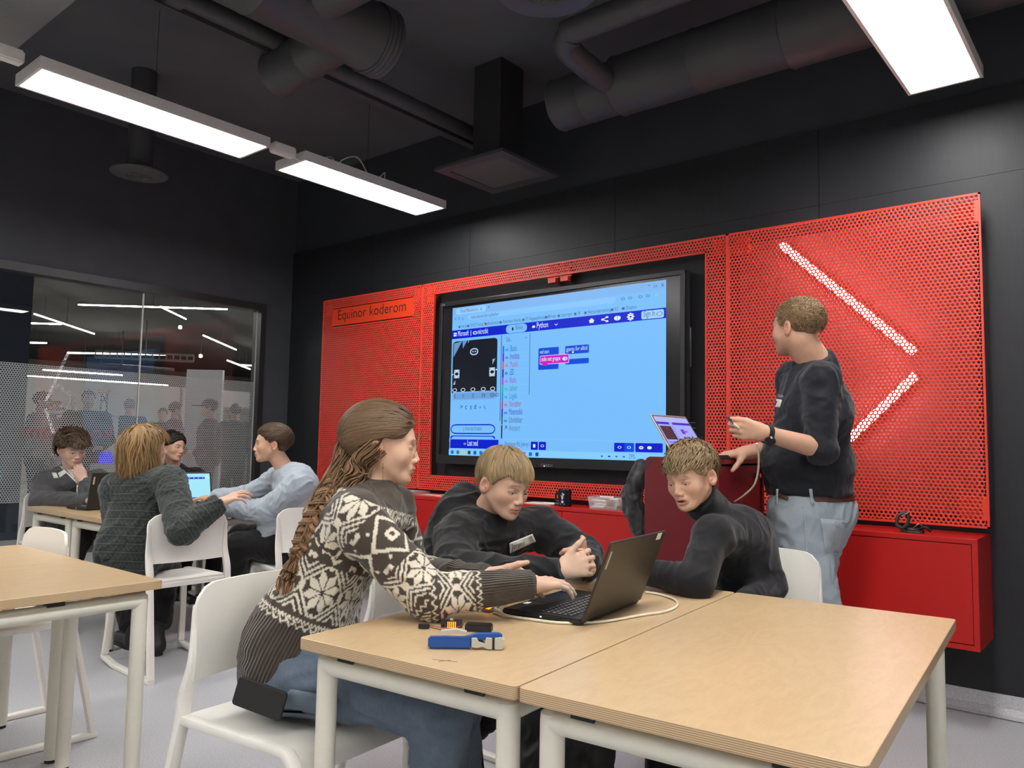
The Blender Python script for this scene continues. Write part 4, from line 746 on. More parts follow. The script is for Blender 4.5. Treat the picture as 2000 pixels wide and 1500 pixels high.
# ------------------------------------------------------------------ implicit-surface modelling for people
f4 = np.float32
class Grid:
    def __init__(s, lo, hi, h):
        s.lo = np.array(lo, float); s.h = h; s.n = np.ceil((np.array(hi)-s.lo)/h).astype(int)+1
        s.ax = [(s.lo[i]+h*np.arange(s.n[i])).astype(f4) for i in range(3)]; s.d = np.full(s.n, .5, f4)
    def op(s, lo, hi, fn, k=0., mode='u'):
        pad = k+3*s.h; sl = []; A = []
        for i in range(3):
            a = max(0, int((lo[i]-pad-s.lo[i])/s.h)); b = min(s.n[i], int((hi[i]+pad-s.lo[i])/s.h)+2)
            if b <= a: return s
            sl.append(slice(a, b)); sh = [1, 1, 1]; sh[i] = -1; A.append(s.ax[i][a:b].reshape(sh))
        sl = tuple(sl); d = fn(*A); a = s.d[sl]
        if mode == 'u':
            if k > 0: h = np.clip(.5+.5*(a-d)/k, 0, 1); s.d[sl] = a+(d-a)*h-k*h*(1-h)
            else: s.d[sl] = np.minimum(a, d)
        else:
            d = -d
            if k > 0: h = np.clip(.5-.5*(a-d)/k, 0, 1); s.d[sl] = a+(d-a)*h+k*h*(1-h)
            else: s.d[sl] = np.maximum(a, d)
        return s
    def cap(s, a, b, r1, r2=None, k=.01, mode='u', cut=None, flat=None):
        """round cone a->b; cut = trim flat past b by this much; flat = (axis, factor) squashes across an axis"""
        a = np.asarray(a, float); b = np.asarray(b, float); r2 = r1 if r2 is None else r2; ba = b-a; L2 = max(ba@ba, 1e-9); L = sqrt(L2); rm = max(r1, r2)
        if flat is not None: rm *= max(1, 1/flat[1])
        def fn(X, Y, Z):
            x, y, z = X-f4(a[0]), Y-f4(a[1]), Z-f4(a[2]); t0 = (x*f4(ba[0])+y*f4(ba[1])+z*f4(ba[2]))/f4(L2); t = np.clip(t0, 0, 1)
            x, y, z = x-t*f4(ba[0]), y-t*f4(ba[1]), z-t*f4(ba[2]); q = x*x+y*y+z*z
            if flat is not None:
                n = flat[0]; w_ = x*f4(n[0])+y*f4(n[1])+z*f4(n[2]); q = q+w_*w_*f4(flat[1]**2-1)
            d = np.sqrt(q)-(r1+(r2-r1)*t)
            if flat is not None and flat[1] > 1: d = d/f4(sqrt(flat[1]))
            if cut is not None: d = np.maximum(d, (t0-1)*f4(L)-f4(cut))
            return d
        return s.op(np.minimum(a, b)-rm, np.maximum(a, b)+rm, fn, k, mode)
    def ell(s, c, r, M=None, k=.01, mode='u', cuts=()):
        c = np.asarray(c, float); r = np.asarray(r, float); R = float(max(r))
        def fn(X, Y, Z):
            x, y, z = X-f4(c[0]), Y-f4(c[1]), Z-f4(c[2])
            if M is not None: x, y, z = [x*f4(M[0, i])+y*f4(M[1, i])+z*f4(M[2, i]) for i in range(3)]
            a, b, e = x/f4(r[0]), y/f4(r[1]), z/f4(r[2]); k0 = np.sqrt(a*a+b*b+e*e); k1 = np.sqrt((a/f4(r[0]))**2+(b/f4(r[1]))**2+(e/f4(r[2]))**2)+f4(1e-6)
            d = k0*(k0-1)/k1
            for p, n in cuts: d = np.maximum(d, (X-f4(p[0]))*f4(n[0])+(Y-f4(p[1]))*f4(n[1])+(Z-f4(p[2]))*f4(n[2]))
            return d
        return s.op(c-R, c+R, fn, k, mode)
    def clip(s, p, n):
        """keep only the side n points away from"""
        X, Y, Z = [s.ax[i].reshape([-1 if j == i else 1 for j in range(3)]) for i in range(3)]
        s.d = np.maximum(s.d, (X-f4(p[0]))*f4(n[0])+(Y-f4(p[1]))*f4(n[1])+(Z-f4(p[2]))*f4(n[2])); return s
    def mesh(s, smooth=1):
        d = s.d; neg = d < 0; c = neg[:-1].astype(np.int8)+neg[1:]; c = c[:, :-1]+c[:, 1:]; c = c[:, :, :-1]+c[:, :, 1:]
        idx = np.argwhere((c > 0) & (c < 8)); 
        if len(idx) == 0: return np.zeros((0, 3)), np.zeros((0, 4), int)
        i, j, k = idx.T; off = [(a, b, e) for a in (0, 1) for b in (0, 1) for e in (0, 1)]; v = np.stack([d[i+a, j+b, k+e] for a, b, e in off], 1).astype(float)
        acc = np.zeros((len(idx), 3)); cnt = np.zeros(len(idx)); O = np.array(off, float)
        for p in range(8):
            for q in range(p+1, 8):
                if np.abs(O[p]-O[q]).sum() != 1: continue
                mm = (v[:, p] < 0) != (v[:, q] < 0); t = v[mm, p]/(v[mm, p]-v[mm, q]); acc[mm] += O[p]+(O[q]-O[p])*t[:, None]; cnt[mm] += 1
        V = s.lo+(idx+acc/cnt[:, None])*s.h
        im = np.full(np.array(c.shape), -1, np.int32); im[i, j, k] = np.arange(len(idx)); F = []
        for ax in range(3):
            sl0 = [slice(None)]*3; sl1 = [slice(None)]*3; sl0[ax] = slice(0, -1); sl1[ax] = slice(1, None)
            e = np.argwhere(neg[tuple(sl0)] != neg[tuple(sl1)]); u, w_ = (ax+1) % 3, (ax+2) % 3
            e = e[(e[:, u] > 0) & (e[:, w_] > 0) & (e[:, u] < s.n[u]-1) & (e[:, w_] < s.n[w_]-1)]
            fl = neg[e[:, 0], e[:, 1], e[:, 2]]; q = []
            for du, dw in ((1, 1), (0, 1), (0, 0), (1, 0)):
                p = e.copy(); p[:, u] -= du; p[:, w_] -= dw; q.append(im[p[:, 0], p[:, 1], p[:, 2]])
            q = np.stack(q, 1); q[~fl] = q[~fl][:, ::-1]; F.append(q)
        F = np.concatenate(F); F = F[(F >= 0).all(1)]
        for _ in range(smooth): V = lap(V, F)
        return V, F
def lap(V, F, a=.5):
    n = len(V); s = np.zeros((n, 3)); c = np.bincount(F.ravel(), minlength=n)*2.
    for k in range(4):
        p, q = F[:, k], F[:, (k+1) % 4]
        for ax in range(3): s[:, ax] += np.bincount(p, V[q, ax], n)+np.bincount(q, V[p, ax], n)
    m = c > 0; out = V.copy(); out[m] += a*(s[m]/c[m, None]-V[m]); return out
def normals(V, F):
    n = np.cross(V[F[:, 2]]-V[F[:, 0]], V[F[:, 3]]-V[F[:, 1]]); N_ = np.zeros_like(V)
    for k in range(4):
        for ax in range(3): N_[:, ax] += np.bincount(F[:, k], n[:, ax], len(V))
    return N_/(np.linalg.norm(N_, axis=1, keepdims=True)+1e-9)
def vnoise(P):
    P = np.asarray(P, float); I = np.floor(P).astype(np.int64); f = P-I; f = f*f*(3-2*f); out = 0
    def H(i):
        h = (i[:, 0]*374761393+i[:, 1]*668265263+i[:, 2]*2147483647) & 0x7fffffff; h = ((h ^ (h >> 13))*1274126177) & 0x7fffffff; return ((h ^ (h >> 16)) & 0xffff)/65535.
    for a in (0, 1):
        for b in (0, 1):
            for c in (0, 1):
                w_ = (f[:, 0] if a else 1-f[:, 0])*(f[:, 1] if b else 1-f[:, 1])*(f[:, 2] if c else 1-f[:, 2]); out = out+w_*H(I+np.array([a, b, c]))
    return out
def fast_mesh(name, V, F, mat, parent=None, cols=None, uv=None, flip=False):
    if flip: F = F[:, ::-1]
    F = np.ascontiguousarray(F, dtype=np.int32); me = bpy.data.meshes.new(name); me.vertices.add(len(V)); me.vertices.foreach_set('co', np.ascontiguousarray(V, dtype=f4).ravel())
    me.loops.add(F.size); me.loops.foreach_set('vertex_index', F.ravel()); me.polygons.add(len(F)); me.polygons.foreach_set('loop_start', np.arange(0, F.size, F.shape[1], dtype=np.int32))
    me.polygons.foreach_set('use_smooth', np.ones(len(F), bool)); me.update()
    if cols is not None:
        a = me.color_attributes.new('Col', 'FLOAT_COLOR', 'POINT'); a.data.foreach_set('color', np.concatenate([cols, np.ones((len(V), 1))], 1).astype(f4).ravel())
    if uv is not None:
        a = me.attributes.new('cloth', 'FLOAT_VECTOR', 'POINT'); a.data.foreach_set('vector', uv.astype(f4).ravel())
    me.materials.append(mat); o = bpy.data.objects.new(name, me); COL.objects.link(o)
    if parent: o.parent = parent
    return o
def join(parts):
    V = []; F = []; C = []; o = 0
    for v, f, c in parts:
        V.append(v); F.append(f+o); C.append(c); o += len(v)
    return np.concatenate(V), np.concatenate(F), np.concatenate(C)
nrm = lambda v: np.asarray(v, float)/np.linalg.norm(v)
# ---- materials with vertex colour (lips, brows, knitted motifs are true local colour)
def skin_mat():
    g = N('skin'); a = g.new('ShaderNodeAttribute', attribute_name='Col'); g.link(a.outputs['Color'], g.b.inputs['Base Color']); g.b.inputs['Roughness'].default_value = .48
    g.b.inputs['Subsurface Weight'].default_value = .0; g.b.inputs['Specular IOR Level'].default_value = .35; g.bump(g.noise(g.coord(), 380, 2), .06); return g.m
M_skin = skin_mat()
def hair_mat():
    g = N('hair'); a = g.new('ShaderNodeAttribute', attribute_name='Col'); g.link(a.outputs['Color'], g.b.inputs['Base Color']); g.b.inputs['Roughness'].default_value = .5; g.b.inputs['Specular IOR Level'].default_value = .3; g.b.inputs['Anisotropic'].default_value = .4; return g.m
M_hair = hair_mat()
def cloth_mat(name, col=None, rough=.85, rib=0., ribf=900., weave=900, bump=.15, sheen=.15, amt=.12, dk=None):
    """cloth: colour noise + fine weave; rib > 0 adds knitted ribs along the limb from the cloth coordinates"""
    if name in MATS: return MATS[name]
    g = N(name); at_ = g.new('ShaderNodeAttribute', attribute_name='cloth'); f = g.noise(g.coord(), 14, 4); h = g.noise(g.coord(), weave, 2)
    if col is None: base = g.new('ShaderNodeAttribute', attribute_name='Col').outputs['Color']; base = g.mix(g.math('MULTIPLY', h, .25), base, (.02, .018, .015, 1))
    else: c = lin(col) if not (isinstance(col, tuple) and len(col) == 4) else col; base = g.mix(f, sc4(c, 1-amt), sc4(c, 1+amt))
    g.link(base, g.b.inputs['Base Color']); g.b.inputs['Roughness'].default_value = rough; g.b.inputs['Specular IOR Level'].default_value = .25; g.b.inputs['Sheen Weight'].default_value = sheen
    hh = g.math('MULTIPLY', h, .35)
    if rib:
        s = g.new('ShaderNodeSeparateXYZ'); g.link(at_.outputs['Vector'], s.inputs[0]); hh = g.math('ADD', hh, g.math('MULTIPLY', g.math('SINE', g.math('MULTIPLY', s.outputs[0], ribf)), g.math('MULTIPLY', s.outputs[2], rib)))
    g.bump(hh, bump if not rib else 1., .002); MATS[name] = g.m; return g.m
# ------------------------------------------------------------------ people
head_z = .92
def head_mesh(s, h, sex, neck, neck_r, skin, fat=1., mouth=0., beard=None, brow=(.05, .03, .02), lids=.0):
    """head in its own frame: x to the person's right, y forward, z up, origin between the eyes' height and the ears; s = 1 for a 23 cm head"""
    n_ = np.array(neck)*np.array((1, 1, 1/head_z)); g = Grid((-.105*s, -.135*s, min(-.17*s, n_[2]-.02)), (.105*s, .13*s, .135*s), h); jw = {'m': 1., 'f': .9, 'c': .93}[sex]
    lo = g.lo; E = lambda c, r, k=.012, mode='u', M=None: g.ell(np.array(c)*s, np.array(r)*s, M, k*s, mode)
    C = lambda a, b, r1, r2=None, k=.01, mode='u': g.cap(np.array(a)*s, np.array(b)*s, r1*s, (r1 if r2 is None else r2)*s, k*s, mode)
    E((0, -.020, .034), (.0745*fat**.5, .095, .080)); E((0, .020, .004), (.064*fat, .066, .085), .02)
    E((0, .026, -.058), (.051*fat*jw, .054, .050), .02)
    for x in (-1, 1):
        C((x*.053*jw*fat, -.006, -.045), (x*.021*jw, .056, -.094), .016, .015, .032); E((x*.042*fat, .047, -.028), (.020, .019, .020), .034)
        C((x*.014, .0790, .0215), (x*.040, .0665, .023), .0080 if sex == 'm' else .0055, .006, .016)
    E((0, .068, -.099), (.017, .016, .014), .016)
    nz_ = 0. if sex == 'm' else -.0035; C((0, .080, .006), (0, .0965+nz_, -.028), .0072, .0090, .013); E((0, .0975+nz_, -.033), (.0100, .0100, .0082), .007)
    for x in (-1, 1): E((x*.0115, .0895, -.038), (.0082, .0095, .0072), .006)
    for x in (-1, 1): E((x*.0075, .0955, -.0445), (.0036, .006, .004), .003, 'd')
    E((0, .078, -.062), (.024, .0105, .018), .014)
    up, dn = -.0605+mouth*.2, -.0735-mouth
    C((-.017, .0815, up-.002), (0, .0895, up), .0042, .0056, .005); C((.017, .0815, up-.002), (0, .0895, up), .0042, .0056, .005); C((-.015, .0815, dn+.002), (.015, .0815, dn+.002), .0048, .0048, .005); E((0, .0865, dn), (.013, .0055, .0062), .005)
    if mouth > .002: E((0, .088, (up+dn)/2), (.015, .012, .0022+mouth*.7), .002, 'd')
    else: C((-.021, .0835, -.0672), (.021, .0835, -.0672), .0016, .0016, .002, 'd'); E((0, .0925, -.0670), (.012, .004, .0013), .002, 'd')
    for x in (-1, 1):
        E((x*.0315, .0825, .0010), (.0155, .0125, .0105), .014, 'd'); E((x*.0315, .0662, .0), (.0152, .0138, .0135), .005)
        E((x*.0315, .0800, -.0008-lids*.003), (.0125, .0085, .0042*(1-lids*.5)), .0015, 'd')
        a = .35; M = np.array([[cos(a*x), -sin(a*x), 0], [sin(a*x), cos(a*x), 0], [0, 0, 1]])       # ears
        e = np.array((x*.0785*fat**.5, -.022, -.010)); E(e, (.0075, .0205, .033), .008, 'u', M); E(e+(x*.004, .004, .002), (.0055, .0115, .018), .004, 'd', M); E(e+(x*.0028, .0, -.0), (.004, .008, .012), .003, 'd', M); E(e+(x*.001, .008, -.004), (.004, .0045, .006), .004)
    g.cap(np.array((0, -.024, -.055))*s, n_, .053*s*neck_r, .060*s*neck_r, .022*s)
    V, F = g.mesh(1); P = V/s; x, y, z = P.T; ax = np.abs(x); V = V*np.where(V[:, 2:]<0, np.array((1, 1, head_z)), 1.)
    col = np.tile(np.array(skin), (len(V), 1)); nz = vnoise(P*60)[:, None]; col = col*(1+.10*(nz-.5))
    def mixc(w_, c):
        nonlocal col
        w_ = np.clip(w_, 0, 1)[:, None]; col = col*(1-w_)+np.array(c)*w_
    bl = np.exp(-(((ax-.043)/.018)**2+((z+.030)/.018)**2))*(y > .02); mixc(bl*.22, np.array(skin)*(1.05, .62, .55))
    mixc(np.exp(-((x/.013)**2+((z+.036)/.012)**2))*(y > .09)*.22, np.array(skin)*(1.05, .6, .55))
    mixc(np.exp(-((ax-.08)/.012)**2)*(z > -.05)*(z < .03)*(y < .02)*.25, np.array(skin)*(1.1, .55, .48))
    lip = np.clip(1-(np.abs(z-(up+dn)/2)-(.0105+mouth*.5)*np.sqrt(np.clip(1-(x/.0245)**2, 0, 1)))/.0028, 0, 1)*(ax < .0245)*(y > .07); mixc(lip*(.62 if sex != 'm' else .35), np.array(skin)*(.80, .36, .36))
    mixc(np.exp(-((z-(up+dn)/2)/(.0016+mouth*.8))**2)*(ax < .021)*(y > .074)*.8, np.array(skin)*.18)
    bz = .0255-.10*(ax-.03)**2*30*.1-.0045*np.clip((ax-.036)/.014, 0, 1); mixc(np.clip(1.25-np.abs(z-bz)/.0036, 0, 1)*np.clip((ax-.011)/.005, 0, 1)*np.clip((.051-ax)/.007, 0, 1)*(y > .03)*.75, brow)
    e_ = np.clip(1.3-np.abs(((ax-.0315)/.0150)**2+((z+.0008)/.0068)**2-1)*1.8, 0, 1)*(y > .05)*(z > -.004); mixc(e_*.55, np.array(brow)*.5)
    if beard is not None: mixc(((z < -.038) & (y > -.01)).astype(float)*np.clip((-.036-z)/.02, 0, 1)*np.clip((y+.01)/.03, 0, 1)*np.clip((ax+(z+.12)*.9-.02)/.03, .2, 1)*.5*(lip < .3)*(z > -.125), beard)
    return V, F, col
def hair_line(y): return np.interp(y, [-.13, -.06, -.035, -.012, .012, .034, .052, .075, .1], [-.070, -.066, -.045, .005, -.012, .006, .046, .062, .066])
def hair_mesh(s, h, style, col, seed=0, fat=1., sty={}):
    """a shell over the scalp plus tapered locks lying on it"""
    r = np.random.default_rng(seed); t = sty.get('t', .012); g = Grid((-.14*s, -.17*s, -.2*s), (.14*s, .14*s, .17*s), h); hl = sty.get('line', hair_line); drop = sty.get('drop', 0.)
    R = np.array((.0745*fat**.5+t*.62+.002, .096+t, .081+t)); cc = np.array((0, -.021, .034)); side = sty.get('side', 1.)
    R[0] = .0745*fat**.5+.002+t*.62*side
    g.ell(cc*s, R*s, None, 0)
    if drop: g.ell(np.array((0, -.044, -.050))*s, np.array((.098, .088, .085+drop*.55))*s, None, .03*s)
    X, Y, Z = [g.ax[i].reshape([-1 if j == i else 1 for j in range(3)])/s for i in range(3)]
    cut = (hl(Y)-drop*np.clip((.02-Y)*25, 0, 1)-Z)*.75; g.d = np.maximum(g.d, (cut*s).astype(f4))
    g.d = np.maximum(g.d, -((np.sqrt((X/.0735)**2+((Y+.02)/.09)**2+((Z-.03)/.079)**2)-1)*.07*s).astype(f4))
    V, F = g.mesh(1); N_ = normals(V, F); P = V/s; q = P.copy(); q[:, 0] *= 1.; amp = sty.get('lump', .004)
    n1 = vnoise(P*np.array(sty.get('nf', (60, 60, 18)))+seed); V = V+N_*((n1-.5)*amp*2*s)[:, None]
    cb = np.array(col); V_, F_, C_ = V, F, cb*(.55+.75*n1[:, None])
    parts = [(V_, F_, np.clip(C_, 0, 1))]; nl = sty.get('n', 520); L = sty.get('len', .05); ns = 6; w0 = sty.get('w', .0042)
    flow = sty.get('flow'); LV = []; LF = []; LC = []; o = 0
    for _ in range(nl):
        th = r.uniform(0, 2*pi); u = r.uniform(-.95 if drop else -.55, 1); p = cc+R*.985*np.array((sqrt(1-u*u)*cos(th), sqrt(1-u*u)*sin(th), u))
        if p[2] < hl(p[1])+.004-(drop if p[1] < .0 else 0): continue
        ll = L*r.uniform(.6, 1.15); lift = r.uniform(.0, 1)**2*sty.get('lift', .012); k = r.uniform(.86, 1.14)*(.62+.76*vnoise((p*np.array(sty.get('clump', (55, 55, 55)))+seed)[None])[0]); pts = [p]; cur = p.copy(); jit = r.normal(0, sty.get('jit', .25), 3); ph = r.uniform(0, 6.28); curl = sty.get('curl', 0.)
        ok = True
        for i in range(ns):
            d = np.array(flow(cur))+jit; nn = (cur-cc)/R**2; nn[2] *= (0 if drop and cur[2] < cc[2]-.01 else 1); nn /= np.linalg.norm(nn)+1e-9; d = d-nn*(d@nn)*.9; d = d/(np.linalg.norm(d)+1e-6); side_ = np.cross(d, nn)
            cur = cur+d*ll/ns+side_*curl*sin(ph+i*1.6)*ll/ns
            if not drop and abs(cur[0]) > .048 and cur[1] > -.02 and cur[2] < hl(cur[1])-.006: break
            if not drop and abs(cur[0]) > .058 and -.050 < cur[1] < .002 and -.05 < cur[2] < .019: break
            if cur[2] > cc[2]-.03 or not drop:
                rad = np.sqrt((((cur-cc)/R)**2).sum()); want = 1+(.006+lift*(i+1)/ns)/.09; cur = cc+(cur-cc)*(want/rad if (rad < want or not drop) else 1)
            if cur[1] > .06 and cur[2] < hl(cur[1])-sty.get('fringe', .02): break
            if drop and (cur[2] < -.16 or (cur[1] > .022 and cur[2] < .012)): break
            pts.append(cur.copy())
        if len(pts) < 4: continue
        pts = np.array(pts)*s; n = len(pts); tg = np.gradient(pts, axis=0); tg /= np.linalg.norm(tg, axis=1, keepdims=True)+1e-9; up_ = (pts/s-cc); up_ /= np.linalg.norm(up_, axis=1, keepdims=True); sd = np.cross(tg, up_); sd /= np.linalg.norm(sd, axis=1, keepdims=True)+1e-9
        wd = w0*s*np.sin(np.linspace(.5, pi*.97, n))[:, None]*r.uniform(.6, 1.4); ring = np.stack([pts+sd*wd, pts+up_*wd*.6, pts-sd*wd], 1).reshape(-1, 3)
        i_ = np.arange(n-1)[:, None]*3; kk = np.arange(2)[None]; f = np.stack([i_+kk, i_+kk+1, i_+4+kk, i_+3+kk], 2).reshape(-1, 4)
        LV.append(ring); LF.append(f+o); o += len(ring); LC.append(np.clip(np.tile(cb*k, (len(ring), 1))*np.repeat(np.linspace(.85, 1.12, n), 3)[:, None], 0, 1))
    if LV: parts.append((np.concatenate(LV), np.concatenate(LF), np.concatenate(LC)))
    return join(parts)
def hand_mesh(h, hs, skin, fore, curl=(.35, .4, .45, .5), spread=.09, thumb=(.55, .2), flip=False, fore_r=(.027, .03)):
    """open hand in its own frame: x to the thumb side, y along the fingers, z out of the back of the hand, origin at the wrist; fore = forearm end"""
    fo = np.array(fore)/hs; lo = np.minimum((-.065, -.06, -.115), fo-.055)*hs; hi = np.maximum((.085, .20, .06), fo+.055)*hs; g = Grid(lo, hi, h)
    C = lambda a, b, r1, r2, k=.008, **kw: g.cap(np.array(a)*hs, np.array(b)*hs, r1*hs, r2*hs, k*hs, **kw); nz = np.array((0, 0, 1.))
    C(fo, (0, 0, 0), fore_r[1]/hs, .0275, .01); C((0, -.03, 0), (0, .012, 0), .026, .026, .015, flat=(nz, 1.3))
    K = [(.030, .088, .001), (.010, .092, .003), (-.0105, .089, .002), (-.029, .080, -.001)]
    for x, y, z in K: C((x*.55, .012, 0), (x, y-.004, z), .0145, .0112, .013)
    C((.012, .045, -.008), (-.012, .045, -.008), .014, .014, .014)
    SEG = [(.042, .025, .021), (.047, .029, .022), (.043, .027, .021), (.033, .020, .019)]; RR = [(.0092, .0082, .0074, .0062)]*3+[(.0080, .0072, .0064, .0054)]; tips = []
    for i, (x, y, z) in enumerate(K):
        p = np.array((x, y, z)); a = 0; sp = spread*(1.4-i*.95); c = curl[i] if np.isscalar(curl[i]) else curl[i]; cs = (c*.9, c*1.15, c*.8) if np.isscalar(c) else c
        for j, l in enumerate(SEG[i]):
            a += cs[j]; d = np.array((sin(sp)*cos(a), cos(sp)*cos(a), -sin(a))); q = p+d*l; C(p, q, RR[i][j], RR[i][j+1], .0045 if j else .007); p = q
        tips.append((p, a, sp))
    a, b = thumb; p0 = np.array((.018, .022, -.006)); d1 = nrm((sin(.75)*cos(a), cos(.75), -sin(a)*.9)); p1 = p0+d1*.044; d2 = nrm(d1+np.array((-.25-b*.6, .35, -.35*a))); p2 = p1+d2*.033; d3 = nrm(d2+np.array((-.1-b*.5, .15, -.1))); p3 = p2+d3*.026
    C(p0, p1, .0165, .0118, .014); C(p1, p2, .0108, .0098, .005); C(p2, p3, .0096, .0074, .004)
    V, F = g.mesh(1); P = V/hs; col = np.tile(np.array(skin), (len(V), 1))*(1+.08*(vnoise(P*70)[:, None]-.5))
    for p, a_, sp in tips:
        w_ = np.exp(-((P-p)**2).sum(1)/.012**2)[:, None]*.35; col = col*(1-w_)+np.array(skin)*(1.06, .72, .68)*w_
    if flip: V = V*np.array((-1, 1, 1)); F = F[:, ::-1]
    return V, F, col
def frame_hand(D, Nn): D = nrm(D); Nn = np.asarray(Nn, float); Nn = nrm(Nn-D*(Nn@D)); return D, Nn
EYES = {}
def eye_obj(parent, pos, M, gaze, s, iris):
    key = iris
    if key not in EYES:
        m = MB(); n = 20; prof = [(.0, 0), (.10, 1), (.16, 1), (.36, 2), (.46, 3), (.8, 3), (1.2, 3), (1.7, 3), (2.3, 3), (3.14, 3)]; vs = []
        for a, _ in prof:
            for k in range(n): vs.append((sin(a)*cos(2*pi*k/n), cos(a), sin(a)*sin(2*pi*k/n)))
        for i in range(len(prof)-1):
            m.mi = {0: 0, 1: 0, 2: 1, 3: 1}.get(i, 2); 
            m.add([vs[i*n+k] for k in range(n)]+[vs[(i+1)*n+k] for k in range(n)], [(k, k+n, (k+1) % n+n, (k+1) % n) for k in range(n)], True)
        mats = [pm('pupil', (.006, .006, .006, 1), .1), pm('iris_'+key, key, .15), pm('eye_white', '#cfc6c0', .2)]
        o = m.build('eye', mats); EYES[key] = o.data; bpy.data.objects.remove(o)
    o = bpy.data.objects.new('eye', EYES[key]); COL.objects.link(o); o.parent = parent; y = nrm(gaze); x = nrm(np.cross(y, (0, 0, 1))); z = np.cross(x, y); r = .0128*s
    o.matrix_basis = Matrix([[x[0]*r, y[0]*r, z[0]*r, pos[0]], [x[1]*r, y[1]*r, z[1]*r, pos[1]], [x[2]*r, y[2]*r, z[2]*r, pos[2]], [0, 0, 0, 1]]); return o
def wrinkle(V, F, uv, amp, seed, fr=(26, 26, 26)):
    N_ = normals(V, F); p = V*np.array(fr)+seed*7.3; a = vnoise(p+2.5*vnoise(V*9+seed)[:, None]); b = vnoise(V*np.array((60, 60, 60))+seed); fold = 1-np.abs(2*a-1)**.8
    return V+N_*((fold-.55)*amp+(b-.5)*amp*.25)[:, None]
def bone_uv(V, bones):
    """per vertex: x = arc length round the nearest bone, y = length along the body or sleeve, z = 1 where the knit is ribbed"""
    best = np.full(len(V), 9.); out = np.zeros((len(V), 3)); wh = np.zeros(len(V), int)
    for i, (a, b, ref, r, v0, kind, wgt) in enumerate(bones):
        a, b = np.asarray(a), np.asarray(b); ba = b-a; L = np.linalg.norm(ba); d = ba/L; p = V-a; t = p@d; tc = np.clip(t, 0, L); q = p-tc[:, None]*d; dist = np.linalg.norm(q, axis=1)/wgt
        rx = nrm(np.asarray(ref)-d*(np.asarray(ref)@d)); ry = np.cross(d, rx); pp = p-t[:, None]*d; ang = np.arctan2(pp@ry, pp@rx); m = dist < best
        best[m] = dist[m]; out[m, 0] = ang[m]*r; out[m, 1] = v0+t[m]; wh[m] = kind
    return out, wh
def person(name, label, J, look, up=(0, 0, 1), s=1., sex='m', h=.005, skin=(.56, .335, .235), head=None, hairs=None, top=None, legs=None, shoes=None, hands=('R', 'L'), gaze=None, iris='#5a7080', group=None, hide_legs=False, core=True, hs=1., head_kw={}, hk={}):
    """J holds the joints in metres: pel, neck, head, shR/L, elR/L, wrR/L, knR/L, anR/L, tipR/L (finger direction), backR/L (normal of the back of the hand)"""
    J = {k: np.asarray(v, float) for k, v in J.items()}; root = thing(name, label, 'person', (J['pel'][0], J['pel'][1], 0), group=group); rl = np.array((J['pel'][0], J['pel'][1], 0)); bpy.context.view_layer.update()
    look = nrm(look); up = np.asarray(up, float); U = nrm(up-look*(up@look)); X = np.cross(look, U); HM = np.stack([X, look, U], 1); hc = J['head']; hh = (.0029 if h < .0065 else .004) if h < .009 else .0058
    nl = HM.T @ (J['neck']-hc); parts = []
    v, f, c = head_mesh(s, hh, sex, nl, head_kw.get('nr', 1.), skin, **{k: x for k, x in head_kw.items() if k != 'nr'}); parts.append((v @ HM.T+hc, f, c))
    for S in hands:
        D, Nn = frame_hand(J['tip'+S], J['back'+S]); T = np.cross(D, Nn)*(-1 if S == 'R' else 1); M = np.stack([T, D, Nn], 1); fo = M.T @ (J['el'+S]-J['wr'+S]); k = top.get('bare', {}).get(S, .06); fo = fo/np.linalg.norm(fo)*k
        v, f, c = hand_mesh((.003 if h < .0065 else .004) if h < .009 else .007, hs, skin, fo, fore_r=(.027, .027+.015*min(1, k/.22)), **hk.get(S, {}))
        if np.linalg.det(M) < 0: f = f[:, ::-1]
        parts.append((v @ M.T+J['wr'+S], f, c))
    spine = J['neck']-J['pel']; Z = nrm(spine); R_ = J['shR']-J['shL']; R_ = nrm(R_-Z*(R_@Z)); Y = np.cross(Z, R_); TM = np.stack([R_, Y, Z], 1); pr = J.get('pelR', R_); pr = nrm(pr-np.array((0, 0, pr[2]))); PM = np.stack([pr, np.cross((0, 0, 1), pr), (0, 0, 1)], 1)
    B = top.get('build', (1., 1.)); bow = J.get('bow', np.zeros(3)); w_, d_ = B; belly = top.get('belly', 0.)
    pts = [J['pel']+spine*.02, J['pel']+spine*.33+bow*.8, J['pel']+spine*.66+bow]; hip = {q: J['pel']+PM[:, 0]*(.085*w_*(1 if q == 'R' else -1)) for q in 'RL'}
    if core:                                                              # the hidden trunk and limbs, slimmer than the clothes
        lo = np.min([J[k] for k in J if k[:2] in ('pe', 'ne', 'sh', 'el', 'wr', 'kn', 'an') and k != 'pelR'], 0)-.2; hi = np.max([J[k] for k in J if k[:2] in ('pe', 'ne', 'sh', 'el', 'wr', 'kn', 'an') and k != 'pelR'], 0)+.2
        g = Grid(lo, hi, max(.013, h*1.6)); k = .03; g.ell(pts[0], (.14*w_, .095*d_, .10), PM, k); g.ell(pts[1], (.115*w_, .085*d_, .15), TM, k); g.ell(pts[2], (.135*w_, .095*d_, .15), TM, k); g.cap(J['shR'], J['shL'], .042, .042, k); g.cap(pts[2], J['neck'], .05, .045, k)
        for q in 'RL': g.cap(J['sh'+q], J['el'+q], .038, .033, k); g.cap(J['el'+q], J['wr'+q], .031, .024, .01)
        for q in 'RL': g.cap(hip[q], J['kn'+q], .06, .045, k); g.cap(J['kn'+q], J['an'+q], .042, .03, k)
        v, f = g.mesh(1); parts.append((v, f, np.tile(np.array(skin), (len(v), 1))))
    v, f, c = join(parts); fast_mesh('body', v-rl, f, M_skin, root, c)
